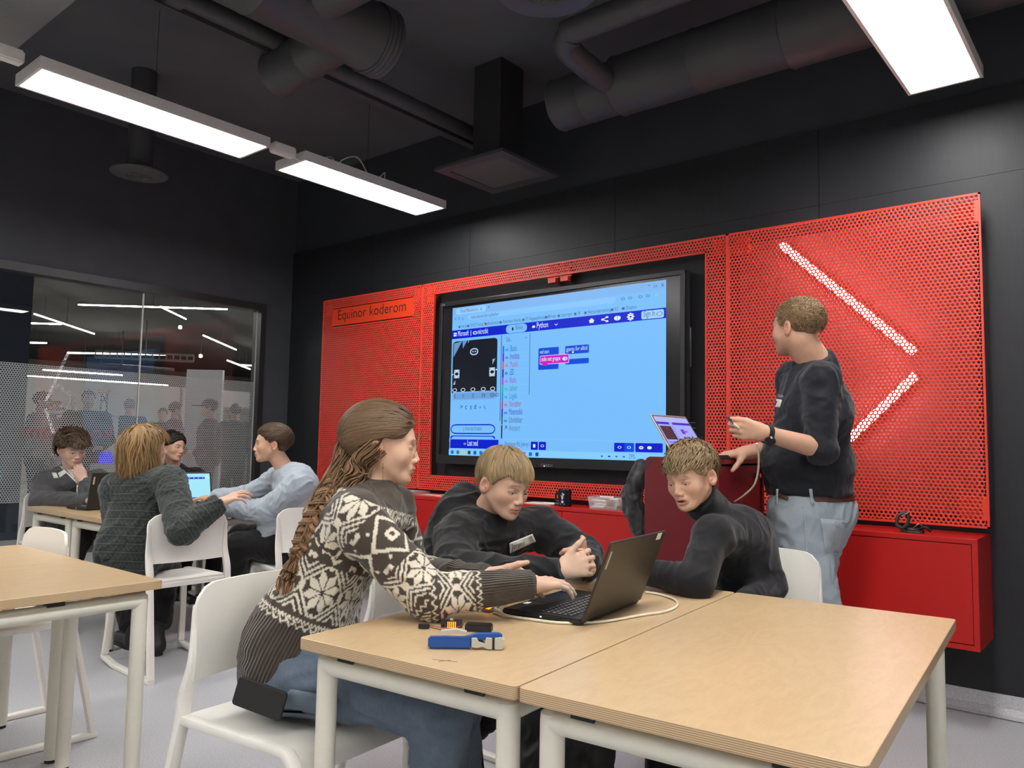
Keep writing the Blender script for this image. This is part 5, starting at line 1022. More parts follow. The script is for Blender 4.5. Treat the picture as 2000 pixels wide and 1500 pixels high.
    gz = nrm(gaze if gaze is not None else look); gz = nrm(look*.75+gz*.45)
    for x in (-1, 1): p = hc+HM @ (np.array((x*.0315, .0652, -.0012))*s); eye_obj(root, p-rl, HM, gz, s, iris)
    if hairs:
        v, f, c = hair_mesh(s, .0042 if h < .009 else .007, hairs['style'], hairs['col'], hairs.get('seed', 1), head_kw.get('fat', 1.), hairs); fast_mesh('hair', v @ HM.T+hc-rl, f, M_hair, root, c)
    # ---- upper garment
    e = top.get('ease', .014); th = top.get('h', h); K = ('pel', 'neck', 'shR', 'shL', 'elR', 'elL', 'wrR', 'wrL'); lo = np.min([J[k] for k in K], 0)-.24; hi = np.max([J[k] for k in K], 0)+.24; g = Grid(lo, hi, th); k = .045
    hemp = J['pel']+np.array(top.get('hem_off', (0, 0, 0)))+Z*top.get('hem', -.05); hemn = -nrm(np.array(top.get('hem_n', Z))); cut = [(hemp, hemn)]
    g.ell(pts[0]+Z*.02, np.array((.150*w_, .110*d_+belly*.4, .17))+e+top.get('hip', 0), TM if top.get('tilt') else PM, k, cuts=cut); g.ell(pts[1]+Y*belly*.5, np.array((.132*w_, .105*d_+belly, .19))+e, TM, k, cuts=cut); g.ell(pts[2], np.array((.150*w_, .112*d_, .165))+e, TM, k, cuts=cut)
    g.cap(J['shR']-R_*.02, J['shL']+R_*.02, .052+e, .052+e, .05); g.cap(pts[2], J['neck']-Z*.02, .080*w_+e, .048+e, .05)
    sl = top.get('sleeve', (.055, .047, .036)); ends = top.get('ends', {})
    for q in 'RL':
        g.cap(J['sh'+q], J['el'+q], sl[0]+e, sl[1]+e, .03); en = ends.get(q, 1.); p = J['el'+q]+(J['wr'+q]-J['el'+q])*en
        g.cap(J['el'+q], p, sl[1]+e, (sl[1]+(sl[2]-sl[1])*en)+e*.6, .02, cut=.004)
        if top.get('cuff'): d = nrm(J['wr'+q]-J['el'+q]); g.cap(p-d*top['cuff'][0], p+d*.012, top['cuff'][1], top['cuff'][1]-.002, .008, cut=.0)
    for a, b, r1, r2, kk in top.get('extra', ()): g.cap(a, b, r1, r2, kk)
    col = top.get('collar')
    if col == 'turtle': nd = nrm(hc+HM @ np.array((0, top.get('collar_fwd', -.035)*s, -.07*s))-J['neck']); g.cap(J['neck']-nd*.02, J['neck']+nd*top.get('collar_h', .07), .073*s*head_kw.get('nr', 1.), .068*s*head_kw.get('nr', 1.), .02, cut=0)
    elif col in ('crew', 'shirt'):
        nd = nrm(hc+HM @ np.array((0, -.035*s, -.06*s))-J['neck']); g.cap(J['neck']-nd*.03, J['neck']+nd*(.012 if col == 'crew' else top.get('collar_h', .032)), .074*s*head_kw.get('nr', 1.), (.067*s if col == 'crew' else .068*s)*head_kw.get('nr', 1.), .018, cut=0)
    V, F = g.mesh(1)
    bones = [(J['pel'], J['neck'], -Y if top.get('seam_front') is None else Y, .155, 0, 0, 1.55), (J['shR']*.9+pts[2]*.1, J['elR'], top.get('refR', Y), .066, 0, 1, 1.), (J['elR'], J['wrR'], top.get('refR', Y), .055, np.linalg.norm(J['elR']-J['shR']), 1, 1.), (J['shL']*.9+pts[2]*.1, J['elL'], Y, .066, 0, 2, 1.), (J['elL'], J['wrL'], Y, .055, np.linalg.norm(J['elL']-J['shL']), 2, 1.)]
    uv, wh = bone_uv(V, bones); la_ = np.where(wh == 1, np.linalg.norm(J['elR']-J['shR'])+np.linalg.norm(J['wrR']-J['elR']), np.linalg.norm(J['elL']-J['shL'])+np.linalg.norm(J['wrL']-J['elL'])); rib = top.get('rib')
    uv[:, 2] = 0
    if rib: uv[:, 2] = np.where(wh == 0, uv[:, 1] < rib[0], uv[:, 1] > la_-rib[1]).astype(float)
    V = wrinkle(V, F, uv, top.get('fold', .009)*(1 if not rib else 1), len(label), top.get('fr', (26, 26, 26)))
    cols = top['paint'](uv, wh, la_, V, J) if 'paint' in top else None
    fast_mesh(top['name'], V-rl, F, top['mat'], root, cols, uv)
    # ---- trousers
    if legs:
        e = legs.get('ease', .010); K = ('pel', 'knR', 'knL', 'anR', 'anL'); lo = np.min([J[k] for k in K], 0)-.2; hi = np.max([J[k] for k in K], 0)+.2; g = Grid(lo, hi, legs.get('h', max(h*1.15, .0095))); r = legs.get('r', (.082, .060, .052)); pt = J['pel']+Z*legs.get('waist', .08)
        g.ell(J['pel']+Z*.01, np.array((.150*w_, .112*d_+belly*.25, .135))+e, PM, .04, cuts=[(pt, Z)])
        for q in 'RL':
            g.cap(hip[q], J['kn'+q], r[0]*w_**.5+e, r[1]+e, .045); g.cap(J['kn'+q], J['an'+q], r[1]+e, r[2]+e, .03, cut=.0); g.cap(J['kn'+q]*.25+J['an'+q]*.75, J['an'+q], r[2]+e, r[2]+e+.002, .01, cut=0)
        V, F = g.mesh(1); uv, wh = bone_uv(V, [(J['pel']-Z*.1, J['pel']+Z*.1, Y, .15, 0, 0, 1.2)]+[(hip[q], J['kn'+q], PM[:, 0], .08, 0, 1, 1) for q in 'RL']+[(J['kn'+q], J['an'+q], PM[:, 0], .06, .4, 1, 1) for q in 'RL'])
        V = wrinkle(V, F, uv, legs.get('fold', .008), len(label)+3, legs.get('fr', (20, 20, 14))); uv[:, 2] = 0; fast_mesh(legs.get('name', 'trousers'), V-rl, F, legs['mat'], root, None, uv)
    if shoes:
        for q in 'RL':
            a = J['an'+q]; d = nrm(np.array(J.get('toe'+q, PM[:, 1]))*np.array((1, 1, 0))); z0 = shoes.get('z', 0.); hl_ = np.array((a[0], a[1], z0+.045))-d*.03; to = hl_+d*.20; g = Grid(np.minimum(hl_, to)-.07, np.maximum(np.maximum(hl_, to)+.07, a+.07), .0085 if h < .009 else .014)
            g.cap(hl_, to+np.array((0, 0, -.008)), .042, .036, .02); g.cap(hl_+d*.02, a+np.array((0, 0, .02)), .046, .044, .03, cut=0); g.clip((0, 0, z0+.012), (0, 0, -1)); V, F = g.mesh(1); sh = fast_mesh('shoe', V-rl, F, shoes['mat'], root)
            m = MB(); sd = np.array((-d[1], d[0], 0)); c0 = np.array((hl_[0], hl_[1], z0)); out = [c0+d*.20*t+sd*(.036+.006*sin(t*6))*sq for t, sq in [(-.17, .3), (-.1, .85), (.2, 1), (.6, 1.1), (.95, 1.0), (1.12, .6), (1.18, 0)]]; out += [c0+d*.20*t-sd*(.036+.006*sin(t*6))*sq for t, sq in [(1.12, .6), (.95, 1.0), (.6, 1.1), (.2, 1), (-.1, .85), (-.17, .3)]]; n = len(out)
            m.add([p-rl for p in out]+[p-rl+np.array((0, 0, .022)) for p in out], [tuple(range(n)), tuple(range(2*n-1, n-1, -1))]+[(k, (k+1) % n, (k+1) % n+n, k+n) for k in range(n)]); m.build('sole', shoes['sole'], sh)
    return root, rl, HM, TM
# ------------------------------------------------------------------ placing flat things on a built surface
from mathutils.bvhtree import BVHTree
def surface(objs):
    V = []; P = []; 
    for o in objs:
        o_ = len(V); M = Matrix.Translation(o.parent.location) if o.parent else o.matrix_basis
        V += [M @ v.co for v in o.data.vertices]; P += [tuple(i+o_ for i in p.vertices) for p in o.data.polygons]
    return BVHTree.FromPolygons(V, P)
def patch(name, bvh, quad, mat, parent, nu=8, nv=5, off=.003, thick=.0012):
    """thin patch lying on a surface; quad = its four corners seen in the photograph (TL, TR, BR, BL)"""
    TLc, TRc, BRc, BLc = [np.array(q, float) for q in quad]; m = MB(); pts = []; last = None
    for j in range(nv+1):
        for i in range(nu+1):
            a, b = i/nu, j/nv; p = TLc*(1-a)*(1-b)+TRc*a*(1-b)+BRc*a*b+BLc*(1-a)*b; d = Vector(ray(*p)).normalized(); hit = bvh.ray_cast(Vector(CPOS), d)
            if hit[0] is None: hit = last
            last = hit
            if hit is None: return None
            pts.append(hit[0]-d*off)
    rl = parent.location if parent else Vector((0, 0, 0)); W = nu+1; b = [p-rl for p in pts]
    m.add(b, [(j*W+i, j*W+i+1, (j+1)*W+i+1, (j+1)*W+i) for j in range(nv) for i in range(nu)], True); o = m.build(name, mat, parent, fix=True)
    md = o.modifiers.new('thick', 'SOLIDIFY'); md.thickness = thick; md.offset = 0; return o
def locks(m_list, path, n, r0, r, spread, wob=.01, taper=.2, seed=0):
    """bundle of n thin hair strands round a path"""
    g = np.random.default_rng(seed); P = np.array([tuple(p) for p in path]); tt = np.linspace(0, 1, len(P)); tg = np.gradient(P, axis=0); tg /= np.linalg.norm(tg, axis=1, keepdims=True); a = np.cross(tg, (0.3, .2, .93)); a /= np.linalg.norm(a, axis=1, keepdims=True); b = np.cross(tg, a)
    for k in range(n):
        th, rr = g.uniform(0, 6.28), r0*sqrt(g.uniform(.1, 1)); ph = g.uniform(0, 6.28); env = spread(tt); th_ = th+wob*60*tt*g.normal(0, .3); off = (a*np.cos(th_)[:, None]+b*np.sin(th_)[:, None])*(rr*env)[:, None]+a*(wob*np.sin(tt*7+ph))[:, None]
        w_ = r*np.clip(np.minimum(tt*6+.3, (1-tt)*4+taper), 0, 1)*g.uniform(.6, 1.3); C = P+off; ring = np.stack([C+a*w_[:, None], C+b*w_[:, None], C-a*w_[:, None], C-b*w_[:, None]], 1).reshape(-1, 3)
        i_ = np.arange(len(P)-1)[:, None]*4; kk = np.arange(4)[None]; f = np.stack([i_+kk, i_+(kk+1) % 4, i_+4+(kk+1) % 4, i_+4+kk], 2).reshape(-1, 4); m_list.append((ring, f, g.uniform(.6, 1.4), tt))
def hair_from(name, ml, col, parent, tipcol=None):
    V = []; F = []; C = []; o = 0
    for ring, f, k, tt in ml:
        V.append(ring); F.append(f+o); o += len(ring); c0 = np.array(col); c1 = np.array(tipcol if tipcol is not None else col); C.append(np.clip(k*(c0+(c1-c0)*np.repeat(tt, 4)[:, None]), 0, 1))
    return fast_mesh(name, np.concatenate(V)-np.array(parent.location), np.concatenate(F), M_hair, parent, np.concatenate(C))
# ------------------------------------------------------------------ cloth
def green_mat():
    g = N('dark_green_patterned_fleece'); a = g.new('ShaderNodeAttribute', attribute_name='cloth'); q = g.new('ShaderNodeSeparateXYZ'); g.link(a.outputs['Vector'], q.inputs[0])
    row = g.math('FRACT', g.math('MULTIPLY', q.outputs[1], 24.)); line = g.math('LESS_THAN', row, .10)
    zz = g.math('ABSOLUTE', g.math('SUBTRACT', g.math('FRACT', g.math('MULTIPLY', q.outputs[0], 38.)), .5)); mark = g.math('LESS_THAN', g.math('ABSOLUTE', g.math('SUBTRACT', g.math('MULTIPLY', g.math('SUBTRACT', row, .3), 1.0), zz)), .07)
    f = g.noise(g.coord(), 90, 3); k = g.math('MULTIPLY', g.math('MAXIMUM', line, g.math('MULTIPLY', mark, .7)), f)
    g.link(g.mix(k, (.022, .028, .025, 1), (.10, .12, .105, 1)), g.b.inputs['Base Color']); g.b.inputs['Roughness'].default_value = .9; g.b.inputs['Sheen Weight'].default_value = .15; g.bump(f, .15); return g.m
M_knit = cloth_mat('patterned_brown_knit', None, .95, rib=1., ribf=760., weave=420, sheen=.25)
M_hood = cloth_mat('black_hoodie_jersey', (.0125, .0125, .0135, 1), .85, amt=.15); M_turt = cloth_mat('black_fine_knit', (.0075, .008, .0105, 1), .8); M_navy = cloth_mat('dark_navy_shirt', (.0095, .011, .017, 1), .7)
M_green = green_mat(); M_lblue = cloth_mat('light_blue_sweat', (.34, .385, .43, 1), .85, amt=.06); M_gzip = cloth_mat('grey_zip_jacket', (.075, .072, .076, 1), .85, amt=.1); M_blk = cloth_mat('black_cotton', (.009, .009, .010, 1), .85)
def denim(name, a, b): 
    g = N(name); f = g.noise(g.coord(), 7, 4, .6); h = g.noise(g.vmath('MULTIPLY', g.coord(), (1, 1, .3)), 260, 2); g.link(g.mix(g.math('ADD', g.math('MULTIPLY', f, .8), g.math('MULTIPLY', h, .25)), a, b), g.b.inputs['Base Color']); g.b.inputs['Roughness'].default_value = .85; g.b.inputs['Specular IOR Level'].default_value = .2; g.bump(h, .2); return g.m
M_jblue = denim('mid_blue_denim', (.032, .048, .074, 1), (.20, .25, .31, 1)); M_jdark = denim('dark_blue_denim', (.008, .015, .028, 1), (.02, .034, .055, 1)); M_jlight = denim('washed_light_denim', (.24, .29, .33, 1), (.44, .50, .54, 1)); M_charc = cloth_mat('charcoal_trousers', (.02, .02, .022, 1), .85)
M_shoe = pm('black_shoe', (.012, .012, .013, 1), .5); M_sole = pm('pale_sole', '#d8d6d0', .6); M_shoeb = pm('taupe_shoe', '#8a8078', .6); M_blacksole = pm('black_sole', (.01, .01, .01, 1), .6)
SK = (.62, .365, .245); SKP = (.66, .405, .285)
crown = lambda k, y0=-.045: (lambda p: (p[0]*1.4, (p[1]-y0)*k, (p[2]-.125)*1.1))
# ------------------------------------------------------------------ the girl in the patterned sweater
def knit_paint(uv, wh, la, V, J):
    br, wt = np.array(lin('#4a4138')[:3]), np.array(lin('#e2dac6')[:3]); u, v = uv[:, 0], uv[:, 1]
    tri = lambda x: np.abs(((x) % 1)-.5)*4-1
    def snow(a, b):
        A, Bb = np.abs(a), np.abs(b); r = np.hypot(a, b); ph = np.mod(np.arctan2(b, a), pi/4)-pi/8; p, q = r*np.cos(ph), r*np.sin(ph)
        w_ = (p > .09) & (p < .80) & (np.abs(q) < np.minimum((p-.03)*.36, (.86-p)*.62)); s = A+Bb
        return w_ | ((s > 1.06) & (s < 1.2)) | ((s > 1.33) & (s < 1.47) & (np.minimum(A, Bb) > .2)) | ((A > .86) & (Bb < .14)) | ((Bb > .86) & (A < .1)) | ((s > 1.62) & (s < 1.74))
    def diam(a, b):
        A, Bb = np.abs(a), np.abs(b); s = A+Bb; m = np.maximum(A, Bb); m2 = np.maximum(1-A, 1-Bb)
        return (np.abs(s-.90) < .095) | ((m > .09) & (m < .24)) | ((m2 > .07) & (m2 < .22)) | ((np.hypot(A-.62, Bb-.62) < .07))
    def zig(v0, amp=.006, per=.020): return np.abs(v-v0-amp*tri(u/per)) < .0030
    def band(v0, v1, per, fn, off=0): 
        a = ((u/per+off) % 1)*2-1; b = (v-v0)/(v1-v0)*2-1; return fn(a, b) & (v > v0) & (v < v1)
    to = wh == 0; w_ = np.zeros(len(u), bool); per = 2*pi*.155/8
    w_ |= to & (zig(.122) | zig(.134, .003, .010) | band(.150, .285, per, snow, .3) | band(.290, .42, per, diam, .3) | band(.425, .56, per, snow, .3))
    p2 = 2*pi*.066/3; ar = ~to
    w_ |= ar & (band(-.06, .035, p2, snow) | band(.04, .165, p2, diam) | band(.170, .268, p2, snow) | zig(.282) | band(.296, .385, p2, snow, .0) | zig(.397)) & (v < la-.12)
    c = np.where(w_[:, None], wt, br); nk = (V-J['neck'])@nrm(J['neck']-J['pel']); c[nk > -.012] = br; return c
GJ = dict(pel=(-1.80, 1.30, .565), neck=at(733, 968, 2.17), head=at(752, 872, 2.185), shR=at(693, 1016, 2.02), shL=at(762, 992, 2.28), elR=at(838, 1164, 1.985), elL=at(800, 1122, 2.40), wrR=at(1037, 1141, 2.02), wrL=at(948, 1128, 2.13), knR=at(862, 1385, 1.84), knL=at(890, 1360, 2.10), anR=at(850, 1610, 1.92), anL=at(890, 1560, 2.2),
          tipR=at(1100, 1142, 2.10)-at(1037, 1147, 2.02), backR=(0.05, -.25, 1), tipL=at(1000, 1120, 2.17)-at(945, 1128, 2.13), backL=(-.25, .75, .55), pelR=(.15, -.99, 0), bow=np.array((-.015, -.01, .02)), toeR=(1, .2, 0), toeL=(1, .3, 0))
glook = nrm((.66, .74, -.08))
girl_hair = dict(style='pulled', col=(.135, .080, .042), t=.015, n=2600, len=.17, w=.0018, lift=.003, jit=.012, lump=.002, clump=(70, 22, 70), flow=lambda p: (-p[0]*1.6, -.13-p[1], (-.012-p[2])*.9), line=lambda y: np.interp(y, [-.13, -.06, -.03, -.005, .02, .045, .062, .078, .1], [-.075, -.07, -.05, .024, .022, .028, .044, .070, .075]), seed=4)
girl, grl, GM, GT = person('person', 'girl with a long braid in a brown and white patterned sweater at the laptop', GJ, glook, (0.05, .05, 1), s=.95, sex='f', h=.0048, skin=SKP, hairs=girl_hair, gaze=(.5, .6, -.45), iris='#4a5a66', head_kw=dict(nr=.86, lids=.75, brow=(.10, .06, .04)), hs=.93,
    top=dict(name='knitted_sweater', mat=M_knit, build=(.92, .80), ease=.017, h=.0039, hip=.026, hem=-.022, hem_n=nrm((-.1, 0, 1)), sleeve=(.050, .043, .027), cuff=(.10, .030), paint=knit_paint, rib=(.115, .13), collar='turtle', collar_h=.030, refR=(.1, -1, .3), fold=.008, fr=(13, 13, 13), tilt=False),
    legs=dict(name='jeans', mat=M_jblue, waist=.05, r=(.085, .062, .066), ease=.004, fold=.013, fr=(14, 14, 22)), shoes=dict(mat=M_shoe, sole=M_sole), hk=dict(R=dict(curl=(.16, .20, .26, .34), spread=.10, thumb=(.5, .1)), L=dict(curl=(.95, 1.05, 1.1, 1.15), spread=.04, thumb=(.1, -.2))))
gsurf = surface([c for c in girl.children if c.name.startswith('knitted')])
def onback(u, v, d, off=.018):
    r = Vector(ray(u, v)).normalized(); hit = gsurf.ray_cast(Vector(CPOS), r); return np.array(hit[0]-r*off) if hit[0] is not None else at(u, v, d)
bp_ = [onback(*q) for q in ((690, 868, 2.19), (672, 905, 2.15), (655, 945, 2.11), (628, 985, 2.08), (604, 1025, 2.05), (588, 1062, 2.04), (577, 1092, 2.03))]
tail = [onback(*q) for q in ((577, 1090, 2.03), (570, 1110, 2.025), (560, 1135, 2.02), (554, 1160, 2.02))]
ml = []; path = spline([tuple(p) for p in bp_], 9); P = np.array([tuple(p) for p in path]); tt = np.linspace(0, 1, len(P)); tg = np.gradient(P, axis=0); tg /= np.linalg.norm(tg, axis=1, keepdims=True); av = np.cross(tg, nrm(ray(620, 1000))); av /= np.linalg.norm(av, axis=1, keepdims=True); bv = np.cross(tg, av)
for k in range(3):
    ph = 2*pi*(tt*4.5+k/3); rad = .024-.011*tt; sp = P+av*(rad*np.sin(ph))[:, None]+bv*(rad*.55*np.sin(2*ph))[:, None]; locks(ml, sp, 26, .0125, .0028, lambda t: 1.15-.6*t, .002, .5, k)
locks(ml, spline([tuple(p) for p in tail], 6), 46, .012, .0022, lambda t: .5+1.5*np.sin(t*2.6), .003, .1, 9)
locks(ml, path, 26, .024, .0016, lambda t: 1.1-.4*t, .006, .1, 11)
hair_from('braid', ml, (.155, .092, .048), girl, (.30, .17, .085))
ml = []
for k, q in enumerate(([(700, 872, 2.13), (690, 905, 2.08), (715, 925, 2.05), (738, 905, 2.07), (745, 880, 2.09)], [(818, 842, 2.24), (815, 872, 2.2), (806, 900, 2.18), (797, 908, 2.17)], [(730, 910, 2.08), (722, 940, 2.06), (735, 962, 2.05)])): locks(ml, spline([tuple(at(*w_)) for w_ in q], 6), 3, .002, .0011, lambda t: 1+0*t, .002, .3, 20+k)
locks(ml, spline([tuple(at(*w_)) for w_ in ((742, 868, 2.12), (722, 885, 2.12), (702, 905, 2.12), (690, 935, 2.11), (675, 958, 2.10))], 6), 60, .03, .003, lambda t: 1.1-.3*t, .004, .3, 25)
locks(ml, spline([tuple(at(*w_)) for w_ in ((700, 840, 2.2), (676, 870, 2.16), (660, 915, 2.12), (625, 975, 2.07), (605, 1010, 2.04))], 6), 40, .02, .0024, lambda t: 1.0-.2*t, .012, .1, 26)
hair_from('loose_hair', ml, (.16, .096, .05), girl, (.26, .15, .075))
p = GM @ (np.array((.079, .0, -.047))*.95)+GJ['head']-grl; m = MB(); m.tube([p, p+np.array((0, 0, -.010)), p+np.array((0.001, 0, -.042))], .0009, 6); m.lathe([(0, -.003), (.0028, 0), (0, .003)], p+np.array((0, 0, -.012)), 10); m.lathe([(0, -.003), (.0028, 0), (0, .003)], p+np.array((.001, 0, -.044)), 10); m.build('earring', M_gold, girl)
# phone in the back pocket
q = at(500, 1361, 1.875); t = thing('phone', 'black phone sticking out of the back pocket of the girl', 'phone', tuple(q)); ex = nrm(at(548, 1378, 1.862)-at(462, 1346, 1.885)); ez = nrm(at(505, 1330, 1.88)-at(492, 1388, 1.875)); ez = nrm(ez-ex*(ez@ex)); ey = np.cross(ez, ex)
R = Matrix(((ex[0], ey[0], ez[0], 0), (ex[1], ey[1], ez[1], 0), (ex[2], ey[2], ez[2], 0), (0, 0, 0, 1))); m = MB(); m.prism(rrect(-.054, -.034, .075, .034, .009, 4), -.005, .005); m.v = [tuple(R @ Vector(p)) for p in m.v]; m.build('case', pm('black_rubber_case', (.012, .011, .010, 1), .6), t, bevel=.0015)
jsurf = surface([c for c in girl.children if c.name.startswith('jeans')]); M_pock = denim('mid_blue_denim_pocket', (.05, .075, .105, 1), (.24, .29, .34, 1)); M_thread = pm('tan_stitching', '#a08a66', .7)
patch('back_pocket', jsurf, ((568, 1346), (655, 1362), (648, 1405), (512, 1398)), M_pock, girl, 10, 6, .016, .004)
# ------------------------------------------------------------------ the boy in the black hoodie
HJ = dict(pel=(-1.90, 2.09, .56), neck=at(948, 1008, 2.70), head=at(987, 948, 2.62), shR=at(893, 1052, 2.56), shL=at(1052, 1030, 2.84), elR=at(890, 1118, 2.37), elL=at(1140, 1082, 2.70), wrR=at(1093, 1115, 2.30), wrL=at(1150, 1108, 2.42), knR=(-1.46, 1.98, .52), knL=(-1.45, 2.24, .52), anR=(-1.95, 1.97, .10), anL=(-1.6, 2.25, .09),
          tipR=at(1160, 1092, 2.33)-at(1093, 1112, 2.30), backR=at(1120, 1090, 2.0)-at(1120, 1110, 2.3), tipL=at(1140, 1088, 2.30)-at(1158, 1110, 2.42), backL=(.9, .2, .3), pelR=(0, -1, 0), bow=np.array((-.05, 0, .02)), toeR=(.6, -.6, 0), toeL=(1, 0, 0))
hlook = nrm((.95, -.13, -.30))
hoodie_x = [(HJ['neck']+np.array(a), HJ['neck']+np.array(b), r1, r2, .03) for a, b, r1, r2 in (((-.085, -.075, .015), (-.105, .0, .045), .046, .056), ((-.105, .0, .045), (-.085, .08, .015), .056, .046), ((-.085, -.075, .015), (.03, -.085, -.02), .042, .028), ((-.085, .08, .015), (.03, .085, -.02), .042, .028), ((.03, -.085, -.02), (.075, -.02, -.06), .026, .024), ((.03, .085, -.02), (.075, .02, -.06), .026, .024))]
hoodboy, hrl, HMx, HT = person('person', 'boy in a black hoodie with a name sticker, hands clasped beside the laptop', HJ, hlook, (0, .06, 1), s=.93, sex='c', h=.005, skin=SKP, gaze=(.7, -.1, -.6), iris='#5d6f80',
    hairs=dict(style='fringe', col=(.33, .225, .115), t=.017, n=3600, len=.08, w=.0015, lift=.007, jit=.014, lump=.003, side=.45, flow=lambda p: (p[0]*1.2, (p[1]+.05)*1.1, (p[2]-.14)*1.0), fringe=.012, line=lambda y: np.interp(y, [-.13, -.06, -.035, -.018, .008, .03, .05, .075, .1], [-.056, -.054, -.030, .008, .000, .024, .048, .054, .056]), seed=2), hs=.93,
    head_kw=dict(lids=.85, brow=(.22, .14, .075)), top=dict(name='hoodie', mat=M_hood, build=(1.0, 1.12), ease=.022, hem=-.06, sleeve=(.055, .038, .028), cuff=(.045, .031), extra=hoodie_x, fold=.014, fr=(15, 15, 15), hem_n=(0, 0, 1)),
    legs=dict(mat=M_blk, waist=.04), shoes=dict(mat=M_shoe, sole=M_sole), hk=dict(R=dict(curl=(.75, .8, .85, .9), spread=.16, thumb=(-.25, -.3)), L=dict(curl=(.8, .85, .9, .95), spread=.14, thumb=(-.2, -.2))))
sf = surface([c for c in hoodboy.children if c.name.startswith('hoodie')])
st_ = patch('name_sticker', sf, ((995, 1061), (1040, 1043), (1047, 1058), (996, 1081)), M_lab, hoodboy, 10, 6, .008)
def write_on(name, bvh, body, quad, mat, parent, off=.0105):
    vs, fs = text_mesh(body, 1.); a = np.array(vs)[:, :2]; lo, hi = a.min(0), a.max(0); q = [np.array(p, float) for p in quad]; out = []; ok = True
    for p in (a-lo)/(hi-lo):
        u, v = p[0], 1-p[1]; px = q[0]*(1-u)*(1-v)+q[1]*u*(1-v)+q[2]*u*v+q[3]*(1-u)*v; d = Vector(ray(*px)).normalized(); hit = bvh.ray_cast(Vector(CPOS), d)
        if hit[0] is None: return None
        out.append(hit[0]-d*off-parent.location)
    m = MB(); m.add(out, fs); return m.build(name, mat, parent, fix=False)
write_on('handwriting', sf, 'Jørgen', ((999, 1063), (1024, 1055), (1024, 1067), (999, 1078)), pm('green_ink', '#1d3a26', .6), hoodboy)
# ------------------------------------------------------------------ the boy in the black turtleneck
TJ = dict(pel=(-1.17, 2.70, .56), neck=at(1402, 1012, 2.66), head=at(1348, 933, 2.57), shR=at(1390, 1052, 2.50), shL=at(1472, 1042, 2.76), elR=at(1358, 1136, 2.38), elL=at(1505, 1140, 2.72), wrR=at(1262, 1117, 2.47), wrL=at(1440, 1190, 2.5), knR=(-1.28, 2.33, .52), knL=(-1.02, 2.34, .52), anR=(-1.27, 2.36, .09), anL=(-1.02, 2.40, .09),
          tipR=at(1215, 1112, 2.45)-at(1262, 1117, 2.47), backR=(0, 0, 1), tipL=(-.4, -.9, 0), backL=(0, 0, 1), pelR=(-1, 0, 0), bow=np.array((.03, .06, .0)), toeR=(0, -1, 0), toeL=(0, -1, 0))
turtboy, trl, TMx, TT_ = person('person', 'boy in a black turtleneck leaning over the table behind the laptop', TJ, nrm((-.13, -.95, -.27)), (-.10, -.05, 1), s=.90, sex='c', h=.005, skin=(.62, .385, .27), gaze=(-.4, -.7, -.6), iris='#56636e',
    hairs=dict(style='tousled', col=(.27, .185, .095), t=.015, n=3000, len=.042, w=.0016, lift=.015, jit=.025, lump=.007, nf=(45, 45, 40), side=.35, flow=lambda p: (p[0]*.5-.04, p[1]+.10, (p[2]-.13)*.35), fringe=.014, seed=5, line=lambda y: np.interp(y, [-.13, -.06, -.04, -.02, .008, .03, .05, .075, .1], [-.056, -.054, -.03, .006, .000, .016, .042, .050, .052])), hs=.9,
    head_kw=dict(lids=.95, mouth=.0035, brow=(.26, .165, .09)), top=dict(name='turtleneck', mat=M_turt, build=(.88, .82), ease=.012, hem=-.06, sleeve=(.048, .042, .031), collar='turtle', collar_h=.145, collar_fwd=-.012, fold=.007, fr=(16, 16, 16)),
    legs=dict(mat=M_charc), shoes=dict(mat=M_shoe, sole=M_sole), hk=dict(R=dict(curl=(.5, .5, .5, .5)), L=dict(curl=(.5, .5, .5, .5))))
# ------------------------------------------------------------------ the standing man
D0 = 3.30
def collar_ring(nk, fwd, rad, rear, front, r):
    f = nrm((fwd[0], fwd[1], 0)); q = np.array((f[1], -f[0], 0)); P = [nk-f*rad*cos(a)*1.0+q*rad*sin(a)*.95+np.array((0, 0, rear+(front-rear)*(1-cos(a))/2)) for a in np.linspace(-2.75, 2.75, 15)]
    return [(a, b, r, r, .006) for a, b in zip(P[:-1], P[1:])]
MJ = dict(pel=at(1586, 1000, D0), neck=at(1590, 709, D0-.02), head=at(1554, 642, D0-.02), shL=at(1607, 742, D0-.17), shR=at(1548, 738, D0+.17), elL=at(1600, 876, D0-.22), elR=at(1548, 868, D0+.20), wrL=at(1489, 845, D0-.30), wrR=at(1455, 884, D0+.02), knL=at(1602, 1205, D0-.10), knR=at(1560, 1200, D0+.08), anL=(-1.05, 3.22, .10), anR=(-1.16, 3.46, .10),
          tipL=at(1436, 838, D0-.32)-at(1489, 847, D0-.30), backL=at(1470, 840, D0-1)-at(1470, 840, D0-.3), tipR=at(1396, 889, D0-.02)-at(1455, 882, D0+.02), backR=(0, -.15, 1), pelR=(.28, .96, 0), toeR=(-.9, .3, 0), toeL=(-.9, .2, 0), bow=np.array((.0, 0, 0)))
MJ['anL'] = np.array((*at(1598, 1400, D0-.10)[:2], .10)); MJ['anR'] = np.array((*at(1562, 1400, D0+.10)[:2], .10))
